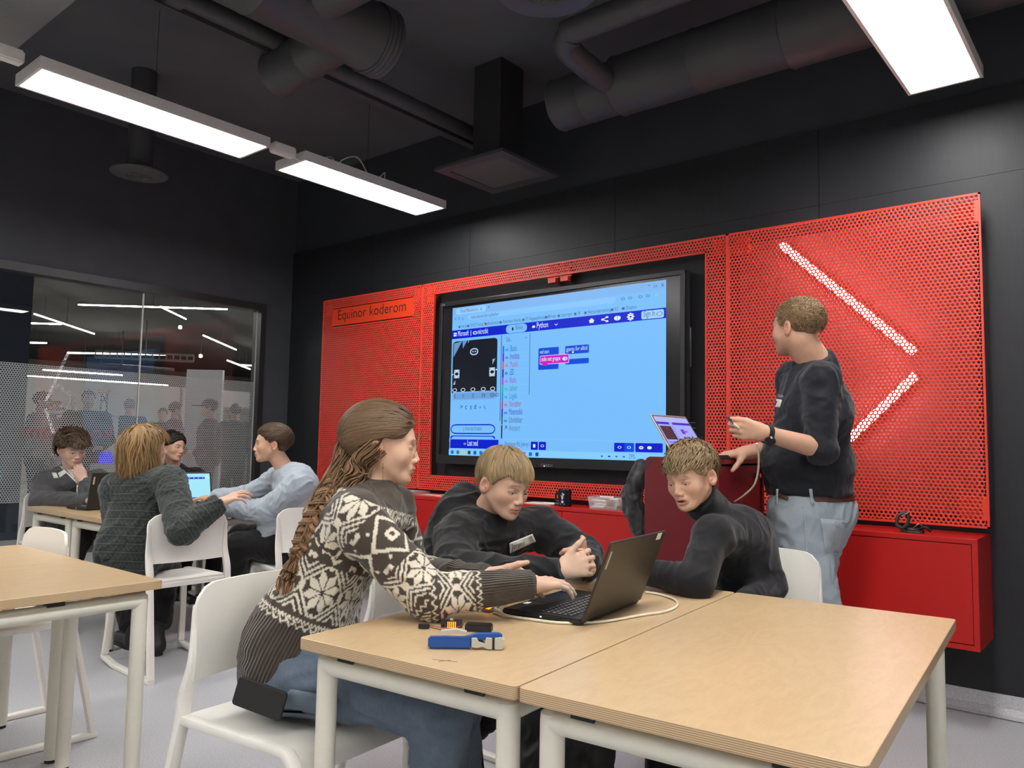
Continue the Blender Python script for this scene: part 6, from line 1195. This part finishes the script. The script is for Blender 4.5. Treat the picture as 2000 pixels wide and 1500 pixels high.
man, mrl, MMx, MT = person('person', 'man in a dark navy shirt and light jeans standing at the lectern', MJ, nrm((-.955, .29, -.02)), s=1.03, sex='m', h=.006, skin=(.60, .345, .235), gaze=(-.9, .4, 0), iris='#5a7080',
    hairs=dict(style='cropped', col=(.235, .150, .075), t=.006, n=3600, len=.014, w=.0012, lift=.006, jit=.03, lump=.002, side=.3, flow=lambda p: (p[0], p[1]+.02, (p[2]-.03)*1.6), fringe=.004, seed=8, line=lambda y: np.interp(y, [-.13, -.06, -.045, -.03, .0, .02, .044, .065, .1], [-.078, -.074, -.05, .004, -.012, .010, .052, .066, .07])), hs=1.04,
    head_kw=dict(fat=1.09, nr=1.16, beard=(.42, .22, .12), brow=(.26, .15, .08)), top=dict(name='shirt', mat=M_navy, build=(1.15, 1.2), belly=.045, ease=.016, hem=.084, hem_n=(0, 0, 1), sleeve=(.052, .042, .040), ends=dict(L=.05, R=.25), cuff=(.035, .056), bare=dict(L=.25, R=.25), extra=collar_ring(MJ['neck']+np.array((-.022, .006, 0)), (-.955, .29), .066, .026, -.016, .011), collar='shirt', collar_h=.020, fold=.012, fr=(14, 14, 9)),
    legs=dict(name='jeans', mat=M_jlight, waist=.085, r=(.092, .070, .062), ease=.014, fold=.012), shoes=dict(mat=M_shoe, sole=M_sole), hk=dict(L=dict(curl=(1.15, 1.3, 1.35, 1.35), spread=.02, thumb=(.95, .1)), R=dict(curl=(.35, .35, .4, .45), spread=.12, thumb=(.55, -.2))))
sfm = surface([c for c in man.children if c.name.startswith(('jeans', 'shirt'))]); sfj = surface([c for c in man.children if c.name.startswith('jeans')]); sfs = surface([c for c in man.children if c.name.startswith('shirt')])
M_belt = pm('brown_leather', '#4a2a22', .5)
g = Grid(MJ['pel']+np.array((-.28, -.28, .0)), MJ['pel']+np.array((.28, .28, .16)), .006); PMm = np.stack([nrm((.28, .96, 0)), np.cross((0, 0, 1), nrm((.28, .96, 0))), (0, 0, 1)], 1)
g.ell(MJ['pel']+np.array((0, 0, .01)), np.array((.150*1.12, .112*1.18+.045*.25, .135))+.026, PMm, .0); g.clip(MJ['pel']+np.array((0, 0, .086)), (0, 0, 1)); g.clip(MJ['pel']+np.array((0, 0, .052)), (0, 0, -1)); V, F = g.mesh(1); fast_mesh('belt', V-mrl, F, M_belt, man)
patch('name_sticker', sfs, ((1517, 779), (1527, 781), (1523, 796), (1511, 794)), M_lab, man, 4, 4, .004)
write_on('chest_print', sfs, 'EQUINOR', ((1520, 770), (1530, 772), (1530, 777), (1519, 776)), M_pr, man, .004)
M_stitch = denim('pale_denim_seam', (.30, .35, .39, 1), (.50, .55, .58, 1))
patch('back_pocket', sfj, ((1602, 1012), (1656, 1018), (1640, 1080), (1612, 1078)), M_stitch, man, 8, 6, .004)
patch('side_seam', sfj, ((1570, 990), (1574, 990), (1580, 1165), (1576, 1165)), M_stitch, man, 1, 16, .0025)
for q in (((1580, 955), (1586, 955), (1590, 985), (1584, 985)), ((1516, 955), (1520, 955), (1519, 986), (1515, 986))): patch('belt_loop', sfm, q, M_jlight, man, 2, 4, .012, .003)
patch('belt_end', sfm, ((1520, 962), (1540, 971), (1538, 978), (1519, 970)), M_belt, man, 4, 2, .012, .003)
# his wristwatch and the small board he holds
wd = nrm(MJ['elL']-MJ['wrL']); wc = MJ['wrL']+wd*.022; t = thing('wristwatch', 'black wristwatch on the wrist of the standing man', 'watch', tuple(wc)); a = nrm(np.cross(wd, (0, 0, 1))); b = np.cross(a, wd); m = MB(); n = 24
def ringp(r, o): return [tuple(a*r*.93*cos(2*pi*k/n)+b*r*1.05*sin(2*pi*k/n)+wd*o) for k in range(n)]
vs = ringp(.0320, -.011)+ringp(.0365, -.010)+ringp(.0365, .010)+ringp(.0320, .011); m.add(vs, [(i*n+k, i*n+(k+1) % n, ((i+1) % 4)*n+(k+1) % n, ((i+1) % 4)*n+k) for i in range(4) for k in range(n)], True); m.build('strap', M_rub, t)
fc = a*.0 ; td = nrm(np.array(CPOS)-wc); td = nrm(td-wd*(td@wd)); td = nrm(td-b*.9); m = MB(); m.cyl(tuple(td*.032), tuple(td*.044), .020, 20); m.build('case', pm('watch_case', (.02, .02, .022, 1), .25, metal=.5), t)
hp = at(1424, 822, D0-.33); board('small circuit board held up by the standing man', tuple(hp), 2.2, radians(55), .8)
m = MB(); m.tube([tuple(hp+np.array((.0, 0, -.005))), tuple(at(1436, 831, D0-.33)), tuple(at(1450, 840, D0-.32))], [.005, .006, .0045], 8); item(m, 'cable_plug', M_cable, 'white cable plug between the fingers of the standing man', 'cable')
# ------------------------------------------------------------------ the four at the back table
CJ = dict(pel=(-4.13, 1.93, .56), neck=at(277, 930, 4.17), head=at(289, 875, 4.15), shL=at(226, 955, 4.12), shR=at(333, 940, 4.06), elR=at(356, 1035, 3.86), wrR=at(430, 982, 3.98), elL=at(232, 1040, 4.4), wrL=at(255, 985, 4.65), knL=at(235, 1105, 4.5), knR=at(330, 1112, 4.45), anL=at(262, 1222, 4.35), anR=at(305, 1222, 4.25),
          tipR=at(470, 962, 4.02)-at(430, 980, 3.98), backR=(.3, -.2, .9), tipL=(-1, 0, 0), backL=(0, 0, 1), pelR=nrm((.25, .97, 0)), bow=np.array((.02, 0, 0)), toeR=(-1, .2, 0), toeL=(-1, 0, 0))
person('person', 'person with chin-length wavy hair in a dark green patterned top, arm hooked over the chair', CJ, nrm((.02, .99, .10)), s=.95, sex='c', h=.007, skin=SKP, iris='#6a6a58', hs=.9,
    hairs=dict(style='bob', col=(.26, .155, .065), t=.020, drop=.150, n=2600, len=.30, w=.0034, lift=.012, jit=.006, lump=.008, nf=(45, 45, 10), curl=.35, flow=lambda p: (p[0]*.35, (p[1]+.03)*.35, -.09), fringe=.05, seed=12, line=lambda y: np.interp(y, [-.13, -.06, -.02, .01, .03, .05, .075, .1], [-.075, -.07, -.04, -.03, -.01, .02, .04, .045])), head_kw=dict(brow=(.2, .12, .06)),
    top=dict(name='fleece_top', mat=M_green, build=(.98, .9), ease=.026, hem=-.13, sleeve=(.054, .048, .036), collar='turtle', collar_h=.035, fold=.011), legs=dict(mat=M_blk, r=(.080, .06, .07), ease=.002), shoes=dict(mat=M_shoe, sole=M_blacksole), hk=dict(R=dict(curl=(.3, .35, .4, .5), spread=.15), L=dict(curl=(.4, .4, .4, .4))))
BJ = dict(pel=(-3.99, 2.74, .57), neck=at(560, 922, 4.67), head=at(529, 868, 4.66), shL=at(586, 950, 4.52), shR=at(545, 936, 4.84), elL=at(520, 1000, 4.50), elR=at(485, 972, 4.86), wrL=at(447, 992, 4.62), wrR=at(420, 972, 4.92), knL=at(462, 1066, 4.50), knR=at(470, 1050, 4.75), anL=at(455, 1180, 4.55), anR=at(470, 1165, 4.8),
          tipL=at(405, 985, 4.66)-at(447, 992, 4.62), backL=(.1, -.2, 1), tipR=at(372, 972, 4.96)-at(420, 972, 4.92), backR=(0, -.2, 1), pelR=nrm((-.35, .94, 0)), bow=np.array((.05, .05, 0)), toeR=(-1, -.4, 0), toeL=(-1, -.4, 0))
person('person', 'boy in a light blue sweatshirt seen in profile at the back table', BJ, nrm((-.57, -.82, -.02)), s=.97, sex='c', h=.007, skin=SK, iris='#5a5040', hs=.97,
    hairs=dict(style='swept', col=(.085, .052, .028), t=.011, n=1800, len=.07, w=.0024, lift=.007, jit=.02, lump=.004, side=.4, flow=lambda p: (p[0]*.5, -(p[1]+.13), .06-p[2]*.4), fringe=.006, seed=15, line=lambda y: np.interp(y, [-.13, -.06, -.045, -.03, .0, .02, .044, .065, .1], [-.062, -.06, -.04, .01, .002, .012, .046, .060, .065])), head_kw=dict(nr=.95, brow=(.08, .05, .03)),
    top=dict(name='sweatshirt', mat=M_lblue, build=(1., .92), ease=.024, hem=-.06, sleeve=(.056, .052, .036), cuff=(.05, .036), collar='crew', fold=.012), legs=dict(mat=M_blk, r=(.085, .062, .06)), shoes=dict(mat=M_shoe, sole=M_sole), hk=dict(L=dict(curl=(.35, .4, .45, .5), spread=.12), R=dict(curl=(.2, .25, .3, .4), spread=.12)))
KJ = dict(pel=(-5.80, 2.30, .57), neck=at(141, 925, 5.36), head=at(142, 878, 5.28), shR=at(88, 942, 5.36), shL=at(190, 940, 5.28), elR=at(82, 980, 5.2), wrR=at(172, 978, 5.08), elL=at(186, 975, 5.15), wrL=at(163, 940, 5.14), knR=(-5.35, 2.18, .52), knL=(-5.35, 2.45, .52), anR=(-5.5, 2.1, .09), anL=(-5.35, 2.5, .09),
          tipR=at(195, 980, 5.05)-at(172, 978, 5.08), backR=(0, 0, 1), tipL=at(150, 914, 5.12)-at(163, 940, 5.14), backL=at(160, 915, 4.8)-at(160, 915, 5.14), pelR=(0, -1, 0), bow=np.array((-.03, 0, 0)), toeR=(1, -.2, 0), toeL=(1, 0, 0))
kid, krl, KM, KT = person('person', 'boy in a grey zip jacket resting his chin on his hand', KJ, nrm((.96, .05, -.30)), (.0, -.06, 1), s=.96, sex='c', h=.007, skin=(.62, .39, .30), gaze=(.6, .15, -.6), iris='#5a6a80', hs=.95,
    hairs=dict(style='curly', col=(.070, .042, .022), t=.030, n=1300, len=.06, w=.005, lift=.022, jit=.06, lump=.018, nf=(38, 38, 38), curl=.8, flow=crown(1.3), fringe=.01, seed=18, line=lambda y: np.interp(y, [-.13, -.06, -.03, -.01, .01, .03, .05, .075, .1], [-.05, -.045, -.02, .004, .010, .025, .042, .046, .05])), head_kw=dict(lids=.5, brow=(.06, .035, .02)),
    top=dict(name='zip_jacket', mat=M_gzip, build=(1.02, .95), ease=.022, hem=-.06, sleeve=(.056, .05, .036), cuff=(.045, .034), collar='crew', fold=.012), legs=dict(mat=M_charc), shoes=dict(mat=M_shoeb, sole=M_sole), hk=dict(R=dict(curl=(.3, .3, .3, .4)), L=dict(curl=(1.2, 1.2, 1.2, 1.2), spread=.02, thumb=(.9, .3))))
sk_ = surface([c for c in kid.children if c.name.startswith('zip')])
patch('shirt_front', sk_, ((123, 911), (151, 917), (161, 933), (152, 944)), cloth_mat('white_tee', (.55, .54, .53, 1)), kid, 6, 6, .004); patch('zip', sk_, ((150, 944), (152.5, 944), (151, 966), (148.5, 966)), M_lab, kid, 1, 5, .008); patch('zip', sk_, ((116, 910), (118, 909), (152, 943), (150, 945)), M_lab, kid, 1, 8, .006)
patch('jacket_stripe', sk_, ((101, 923), (110, 923), (114, 933), (105, 934)), M_lab, kid, 2, 2, .006); patch('jacket_stripe', sk_, ((113, 924), (124, 918), (130, 923), (117, 933)), M_lab, kid, 3, 2, .006)
GJ2 = dict(pel=(-5.84, 3.0, .57), neck=at(343, 918, 5.95), head=at(338, 873, 5.86), shR=at(308, 935, 5.92), shL=at(384, 930, 5.95), elR=at(312, 975, 5.75), wrR=at(365, 972, 5.5), elL=at(396, 962, 5.75), wrL=at(392, 966, 5.55), knR=(-5.4, 2.9, .52), knL=(-5.4, 3.15, .52), anR=(-5.4, 2.9, .09), anL=(-5.4, 3.15, .09),
          tipR=at(382, 966, 5.4)-at(365, 970, 5.5), backR=(.3, -.3, .9), tipL=at(372, 970, 5.4)-at(392, 966, 5.55), backL=(.3, .2, .9), pelR=(0, -1, 0), bow=np.array((-.03, 0, 0)), toeR=(1, 0, 0), toeL=(1, 0, 0))
person('person', 'girl with dark centre-parted hair in a black top beside the glass wall', GJ2, nrm((.93, .34, -.10)), (.05, .12, 1), s=.93, sex='f', h=.007, skin=(.60, .375, .27), gaze=(.7, .7, 0), iris='#3a2a20', hs=.9,
    hairs=dict(style='parted', col=(.022, .016, .013), t=.014, n=600, len=.11, w=.005, lift=.004, jit=.05, lump=.002, flow=lambda p: (p[0]*1.2, -.12-p[1], -.05-p[2]), fringe=.0, seed=21, line=lambda y: np.interp(y, [-.13, -.06, -.03, -.005, .02, .045, .062, .078, .1], [-.07, -.06, -.04, .0, .012, .022, .042, .066, .07])), head_kw=dict(nr=.88, brow=(.03, .02, .015)),
    top=dict(name='black_top', mat=M_blk, build=(.95, .88), ease=.014, hem=-.06, sleeve=(.048, .042, .032), collar='crew', fold=.008), legs=dict(mat=M_blk), shoes=dict(mat=M_shoe, sole=M_sole), hk=dict(R=dict(curl=(.8, .9, .9, .9)), L=dict(curl=(.8, .9, .9, .9))))
# ------------------------------------------------------------------ hoodlike jacket, backpack
J_ = [at(*q) for q in ((1252, 912, 3.46), (1243, 938, 3.46), (1232, 962, 3.48), (1236, 990, 3.46), (1246, 1015, 3.44), (1250, 1045, 3.43))]
g = Grid(np.min(J_, 0)-.13, np.max(J_, 0)+.13, .007)
for (a, b), r in zip(zip(J_[:-1], J_[1:]), (.030, .042, .046, .042, .034)): g.cap(a, b, r, r*1.1, .02, flat=(nrm((.4, 1, 0)), 1.5))
g.cap(J_[2], at(1222, 972, 3.47), .03, .022, .02); g.clip((-1.718, 0, 0), (1, 0, 0)); V, F = g.mesh(1); V = wrinkle(V, F, None, .024, 3, (26, 26, 12)); V[:, 0] = np.minimum(V[:, 0], -1.717)
tag(fast_mesh('jacket', V, F, M_jack), 'black jacket hanging beside the lectern, over the red cabinet edge', 'jacket')
q = at(1092, 1430, 2.42); t = thing('backpack', 'black backpack on the floor under the near tables', 'bag', (q[0], q[1], 0), .5)
g = Grid((-.26, -.2, -.02), (.26, .2, .52), .009); g.ell((0, 0, .22), (.17, .11, .25), None, 0); g.ell((0, -.09, .15), (.13, .06, .14), None, .02); g.clip((0, 0, 0), (0, 0, -1)); V, F = g.mesh(1); V = wrinkle(V, F, None, .012, 5); V[:, 2] = np.maximum(V[:, 2], 0); fast_mesh('bag_body', V, F, M_bag, t)
m = MB(); m.tube(spline([(-.1, .06, .42), (-.2, .03, .5), (-.26, 0, .40), (-.24, -.02, .15), (-.2, 0, .01)]), .012, 6); m.build('strap', M_bag, t)
m = MB(); m.box((-.008, -.156, .13), (.008, -.146, .17)); m.build('zip_pull', pm('tan_tag', '#8a6a4a', .6), t)
# ------------------------------------------------------------------ the dark hall behind the glass
HX0, HX1, HY0, HY1, HZ = -34., XL-.13, -9., 22., 4.2
m = MB(); m.box((HX0, HY0, -.1), (-20, HY1, 0)); m.box((-20, 15, -.1), (HX1, HY1, 0)); struct(m.build('floor', M_floor))
M_hwall = pm('dark_hall_wall', (.16, .15, .145, 1), .7)
m = MB(); m.box((HX0, HY0-.1, 0), (HX1+.0, HY0, HZ)); struct(m.build('wall_hall_near', M_hwall)); m = MB(); m.box((HX0, HY1, 0), (HX1, HY1+.1, HZ)); struct(m.build('wall_hall_far', M_hwall)); m = MB(); m.box((HX0-.1, HY0, 0), (HX0, HY1, HZ)); struct(m.build('wall_hall_end', M_hwall))
m = MB(); m.box((XL-.13, YW+.14, 0), (XL-.03, HY1, HZ)); struct(m.build('wall_hall_side', M_black))
m = MB(); m.box((HX0, HY0, HZ), (HX1, HY1, HZ+.1)); struct(m.build('ceiling_hall', pm('dark_hall_ceiling', (.03, .03, .032, 1), .8)))
for x, y, l_ in ((-9.5, -1.5, 'nearest the glass on the left side'), (-13, -1.5, 'second on the left side'), (-17, -1, 'third on the left side'), (-9.5, 9.5, 'nearest the glass on the right side'), (-13, 11.5, 'second on the right side'), (-18, 14, 'third on the right side'), (-24, 3, 'far on the left side'), (-24, 18, 'far on the right side')):  # unseen lamps added to brighten the hall floor and visitors
    t = thing('line_light', 'added hall fill light out of the frame, '+l_, 'ceiling lamp', (x, y, 3.5), group='line lights in the hall'); t.location.z = HZ-.03; m = MB(); m.box((-.15, -1.4, 0), (.15, 1.4, .03)); m.build('light_tube', em('hall_fill_lamp', (255, 246, 235), 70), t)
M_line = em('line_light', (255, 246, 232), 40); k_ = 0
names = ['longest line light high in the hall, crossing behind the glass joint', 'slanting line light at the left of the hall', 'short level line light meeting the slanting one at the left', 'short slanting line light right of the glass joint', 'slanting line light at the right of the hall', 'small slanting line light low at the right of the hall', 'tiny level line light at the right edge of the glass', 'level line light low behind the glass joint', 'short level line light by the dark pillar', 'level line light just below the film edge', 'longest line light seen through the dotted film', 'tiny line light at the far right, above the shelves']
for n_, (a, b, z) in zip(names, (((153, 595), (444, 604), 3.6), ((67, 613), (184, 652), 3.6), ((53, 631), (120, 633), 3.6), ((313, 599), (363, 623), 3.6), ((397, 655), (461, 683), 3.6), ((444, 704), (488, 721), 3.6), ((469, 713), (493, 714), 3.6), ((132, 689), (331, 693), 3.6), ((52, 669), (91, 670), 3.6), ((84, 722), (239, 733), 3.0), ((48, 734), (328, 752), 2.9), ((437, 765), (462, 767), 3.0))):
    P, Q = onz(*a, z), onz(*b, z); r = .00075*np.linalg.norm(P-CPOS)
    t = thing('line_light', n_+' of the hall' if 'hall' not in n_ else n_, 'ceiling lamp', tuple((P+Q)/2), group='line lights in the hall'); m = MB(); c = (P+Q)/2; m.tube([tuple(P-c), tuple(Q-c)], r, 8); m.build('light_tube', M_line, t)
    m = MB(); m.tube([tuple(P-c+np.array((0, 0, r*1.6))), tuple(Q-c+np.array((0, 0, r*1.6)))], r*1.1, 6); m.build('housing', M_duct, t); m = MB(); m.cyl((0, 0, r*1.6), (0, 0, HZ-c[2]), .006, 5); m.build('suspension_wire', M_duct, t)
for u, v, n_ in ((352, 639, 'upper bright spotlight in the hall, right of the glass joint'), (392, 695, 'lower bright spotlight in the hall, left of the slanting lights'), (151, 744, 'small spotlight in the hall seen through the dotted film')):
    c = onz(u, v, 3.5 if v < 700 else 3.1); t = thing('spotlight', n_, 'spotlight', tuple(c), group='spotlights in the hall'); s_ = np.linalg.norm(c-CPOS)*.0026; m = MB(); m.lathe([(0, -s_*.9), (s_*.6, -s_*.7), (s_*.8, 0), (s_*.6, s_*.6), (0, s_*.6)], n=12); m.build('bulb', em('spot_white', (255, 250, 235), 14), t)
    m = MB(); m.cyl((0, 0, s_*.6), (0, 0, HZ-c[2]), .012, 6); m.build('stem', M_duct, t)
p = onz(33, 1054, 0); m = MB(); m.box((p[0]-.9, p[1]-1.3, 0), (p[0], p[1], HZ)); tag(m.build('pillar', pm('dark_navy_paint', (.045, .055, .085, 1), .6)), 'dark navy pillar in the hall at the left edge of the glass', 'pillar')
M_part = pm('pale_pink_grey_partition', (.50, .455, .44, 1), .75)
for k, (y0, y1) in enumerate(((1.0, 6.5), (6.6, 12), (12.1, 20))): m = MB(); m.box((-23.1, y0, 0), (-23, y1, 2.75)); tag(m.build('partition_wall', M_part), 'pale partition wall deep in the hall, '+['nearest the dark pillar', 'behind the visitors in the middle', 'behind the shelf unit'][k], 'partition', 'pale partition walls in the hall')
# display case, partition board, shelves
def hb(u0, u1, v0, d, thick=.05, z0=0.):
    a, b = at(u0, v0, d), at(u1, v0, d); return a, b
a, b = hb(367, 437, 722, 15.5); c = (a+b)/2; w_ = np.linalg.norm((b-a)[:2]); ang2 = math.atan2(b[1]-a[1], b[0]-a[0])
m = MB(); m.box((-w_/2, -.05, 0), (w_/2, .05, a[2])); o = m.build('display_board', pm('pale_grey_board', (.36, .38, .42, 1), .7)); o.location = (c[0], c[1], 0); o.rotation_euler = (0, 0, ang2); tag(o, 'tall pale grey board standing in the hall behind the man with the cap', 'board')
a, b = hb(440, 500, 795, 17); c = (a+b)/2; w_ = np.linalg.norm((b-a)[:2])
t = thing('shelf_unit', 'beige shelf unit at the far right of the hall', 'shelves', (c[0], c[1], 0), ang2); M_beige = pm('beige_laminate', (.42, .36, .28, 1), .6)
for x in (-w_/2, w_/2-.04): m = MB(); m.box((x, -.2, 0), (x+.04, .2, a[2])); m.build('side_panel', M_beige, t)
for k in range(5): m = MB(); m.box((-w_/2+.04, -.2, a[2]*k/4.1), (w_/2-.04, .2, a[2]*k/4.1+.04)); m.build('shelf', M_beige, t)
m = MB(); m.box((-w_/2, .18, 0), (w_/2, .2, a[2])); m.build('back_panel', M_beige, t)
a, b = hb(82, 222, 802, 11.5); c = (a+b)/2; w_ = np.linalg.norm((b-a)[:2]); ang2 = math.atan2(b[1]-a[1], b[0]-a[0])
t = thing('display_counter', 'pale display counter in the hall carrying coloured bricks and a white robot arm', 'counter', (c[0], c[1], 0), ang2); M_pale = pm('pale_counter', (.5, .5, .5, 1), .6); zt_ = a[2]
m = MB(); m.box((-w_/2, -.25, zt_-.05), (w_/2, .25, zt_)); m.build('top', M_pale, t)
for x in (-w_/2+.03, w_/2-.09, -w_/2+.5): m = MB(); m.box((x, -.22, 0), (x+.06, .22, zt_-.05)); m.build('leg_panel', M_pale, t)
m = MB(); m.box((-w_/2+.1, .15, .1), (w_/2-.1, .2, zt_-.1)); m.build('back_panel', M_pale, t)
R2 = Matrix.Translation((c[0], c[1], zt_)) @ Matrix.Rotation(ang2, 4, 'Z')
bc = ['#d8b020', '#c03028', '#2f7f3a', '#2c50b0', '#d8d8d0', '#e07020']
for k in range(14):
    x = -w_/2+.08+(k % 5)*.055; z = (k//5)*.05; m = MB(); m.box((-.024, -.03, 0), (.024, .03, .04)); 
    for xx in (-.012, .012): m.cyl((xx, 0, .04), (xx, 0, .05), .008, 8)
    cn = ['yellow', 'red', 'green', 'blue', 'white', 'orange'][(k*5+k//5) % 6]; o = m.build('toy_brick', pm('toy_'+cn, bc[(k*5+k//5) % 6], .4)); o.matrix_world = R2 @ Matrix.Translation((x, .02*((k % 3)-1), z+.0005)); tag(o, '%s toy brick, %s of the %s row in the heap on the hall counter' % (cn, ['first', 'second', 'third', 'fourth', 'fifth'][k % 5], ['bottom', 'middle', 'top'][k//5]), 'toy brick', 'toy bricks on the hall counter')
t = thing('robot_arm', 'white robot arm on the hall counter beside the toy bricks', 'robot', tuple(R2 @ Vector((-.1, 0, 0)))); M_rob = pm('white_robot_shell', '#dcdcd8', .35)
m = MB(); m.cyl((0, 0, 0), (0, 0, .08), .07, 16); m.build('base', M_rob, t); m = MB(); m.tube([(0, 0, .08), (.02, 0, .22), (-.16, -.1, .36)], [.045, .045, .03], 12); m.build('arm', M_rob, t); m = MB(); m.cyl((-.14, -.09, .36), (-.24, -.14, .36), .04, 12); m.build('head', M_rob, t)
t = thing('model_truss', 'yellow and silver model frame on the hall counter, right of the bearded man', 'model', tuple(R2 @ Vector((w_/2-.15, 0, 0)))); m = MB()
for x in (-.1, .1): m.cyl((x, 0, 0), (x, 0, .3), .012, 6)
m.cyl((-.1, 0, .1), (.1, 0, .28), .012, 6); m.cyl((-.1, 0, .28), (.1, 0, .1), .012, 6); m.build('frame', M_chr, t); m = MB(); m.cyl((-.16, 0, .3), (.16, 0, .3), .03, 10); m.build('beam', pm('yellow_model', '#c8b048', .4), t)
t = thing('bottle_crate', 'clear crate of blue lit bottles in the hall, behind the curly-haired person', 'crate', tuple(at(207, 902, 8.2))); M_blu = em('blue_glow', (40, 50, 255), 1.2)
m = MB(); m.box((-.14, -.1, -.25), (.14, .1, -.02)); m.build('crate', M_clear, t)
for k in range(4): m = MB(); m.lathe([(0, 0), (.03, 0), (.03, .08), (.012, .1), (.012, .12), (0, .12)], (-.1+k*.066, 0, -.02), 10); m.build('bottle', M_blu, t)
m = MB(); m.box((-.2, -.15, -float(t.location.z)), (.2, .15, -.25)); m.build('stand', M_pale, t)
m = MB(); P, Q = onz(186, 697, 3.2), onz(378, 706, 3.2)
for dz in (0, .16): m.cyl(tuple(P+np.array((0, 0, dz))), tuple(Q+np.array((0, 0, dz))), .035, 8)
for k in range(15): a = P+(Q-P)*k/14; m.cyl(tuple(a), tuple(a+np.array((0, 0, .16))), .02, 6)
m.cyl(tuple((P+Q)/2), (*((P+Q)/2)[:2], HZ), .02, 6)
tag(m.build('lighting_truss', pm('grey_truss', (.1, .1, .1, 1), .5)), 'grey ladder truss under the hall ceiling', 'truss')
m = MB(); P, Q = onz(126, 707, 3.2), onz(340, 722, 3.2); m.cyl(tuple(P), tuple(Q), .05, 8); m.cyl(tuple((P+Q)/2), (*((P+Q)/2)[:2], HZ), .015, 6); tag(m.build('ceiling_pipe', M_duct), 'thin pipe under the hall ceiling below the truss', 'pipe')
# ------------------------------------------------------------------ visitors in the hall
def visitor(label, u, v, d, face, H, top_col, leg_col, hair, wd=1.0, cap=False, skin=SK, beard=None):
    hc = at(u, v, d); F_ = nrm((face[0], face[1], 0)); Rr = np.array((F_[1], -F_[0], 0)); k = H/1.78; z = lambda t: np.array((hc[0], hc[1], t*k)); f_ = F_*k; r_ = Rr*k
    J = dict(pel=z(.95)-f_*.03, neck=z(1.47)-f_*.035, head=np.array((hc[0], hc[1], 1.655*k)), shR=z(1.42)-f_*.03+r_*.185*wd, shL=z(1.42)-f_*.03-r_*.185*wd, elR=z(1.12)-f_*.05+r_*.25*wd, elL=z(1.12)-f_*.05-r_*.25*wd, wrR=z(1.0)+f_*.13+r_*.16, wrL=z(1.02)+f_*.13-r_*.16, knR=z(.50)+r_*.10, knL=z(.50)-r_*.10, anR=z(.09)+r_*.11-f_*.02, anL=z(.09)-r_*.11-f_*.02, tipR=f_*.8-r_*.5, tipL=f_*.8+r_*.5, backR=F_*.3+np.array((0, 0, 1.)), backL=F_*.3+np.array((0, 0, 1.)), pelR=Rr, toeR=F_, toeL=F_)
    root, rl, HMv, _ = person('person', label, J, F_, s=.98*k, sex='m', h=.015, skin=skin, group=None, core=False, hairs=dict(style='short', col=hair, t=.012, n=60, len=.03, w=.006, lift=.01, jit=.1, flow=crown(1.), fringe=.0, seed=int(u)), head_kw=dict(beard=beard, nr=1.05),
        top=dict(name='jacket', mat=top_col, build=(1.05*wd, 1.08*wd), ease=.026, hem=-.10, hem_n=(0, 0, 1), sleeve=(.058, .052, .04), collar='crew', fold=.012), legs=dict(mat=leg_col, waist=.05, r=(.085, .062, .055)), shoes=dict(mat=M_shoe, sole=M_blacksole), hk=dict(R=dict(curl=(.5, .5, .5, .5)), L=dict(curl=(.5, .5, .5, .5))))
    if cap:
        g = Grid((-.13, -.15, -.05), (.13, .24, .16), .008); g.ell((0, -.02, .045), (.09, .112, .092), None, 0); g.clip((0, 0, .035), (0, -.15, -1)); g.cap((0, .05, .048), (0, .165, .036), .07, .055, .01, flat=(np.array((0, 0, 1.)), 7.)); V, F = g.mesh(1); fast_mesh('cap', V @ HMv.T+J['head']-rl, F, M_blk, root)
vk = lambda i: cloth_mat('hall_coat_%d' % i, [(.014, .015, .018, 1), (.028, .028, .032, 1), (.05, .048, .05, 1), (.02, .021, .026, 1)][i], .9)
visitor('bearded man facing the room, in a dark jacket in the hall', 173, 781, 10.5, (1, -.25), 1.80, vk(0), M_charc, (.20, .10, .05), 1.12, beard=(.35, .16, .08))
visitor('grey-haired man seen from behind in the hall, right of the bearded man', 253, 785, 12.6, (-.9, .3), 1.80, vk(2), M_charc, (.28, .24, .2))
visitor('person in a grey top deep in the hall, left of the pale board', 318, 800, 14.5, (.8, -.6), 1.74, vk(1), M_charc, (.06, .04, .03), skin=(.5, .3, .22))
visitor('man in a dark coat turned sideways in the hall, just left of the pale board', 346, 793, 12.2, (.3, 1), 1.74, vk(2), M_charc, (.10, .06, .04))
visitor('stout man with a peaked cap in the hall before the pale board', 407, 797, 10.6, (-.55, -.83), 1.70, vk(3), M_charc, (.02, .02, .02), 1.16, cap=True)
visitor('slim person in a dark coat beside the man with the cap, in the hall', 459, 805, 11.6, (-1, .2), 1.70, vk(0), M_blk, (.05, .04, .03), .9)
visitor('person in pale grey at the left of the hall, beside the dark pillar', 84, 812, 9.3, (.6, .8), 1.70, cloth_mat('hall_pale_coat', (.16, .15, .15, 1), .9), M_charc, (.12, .08, .05))
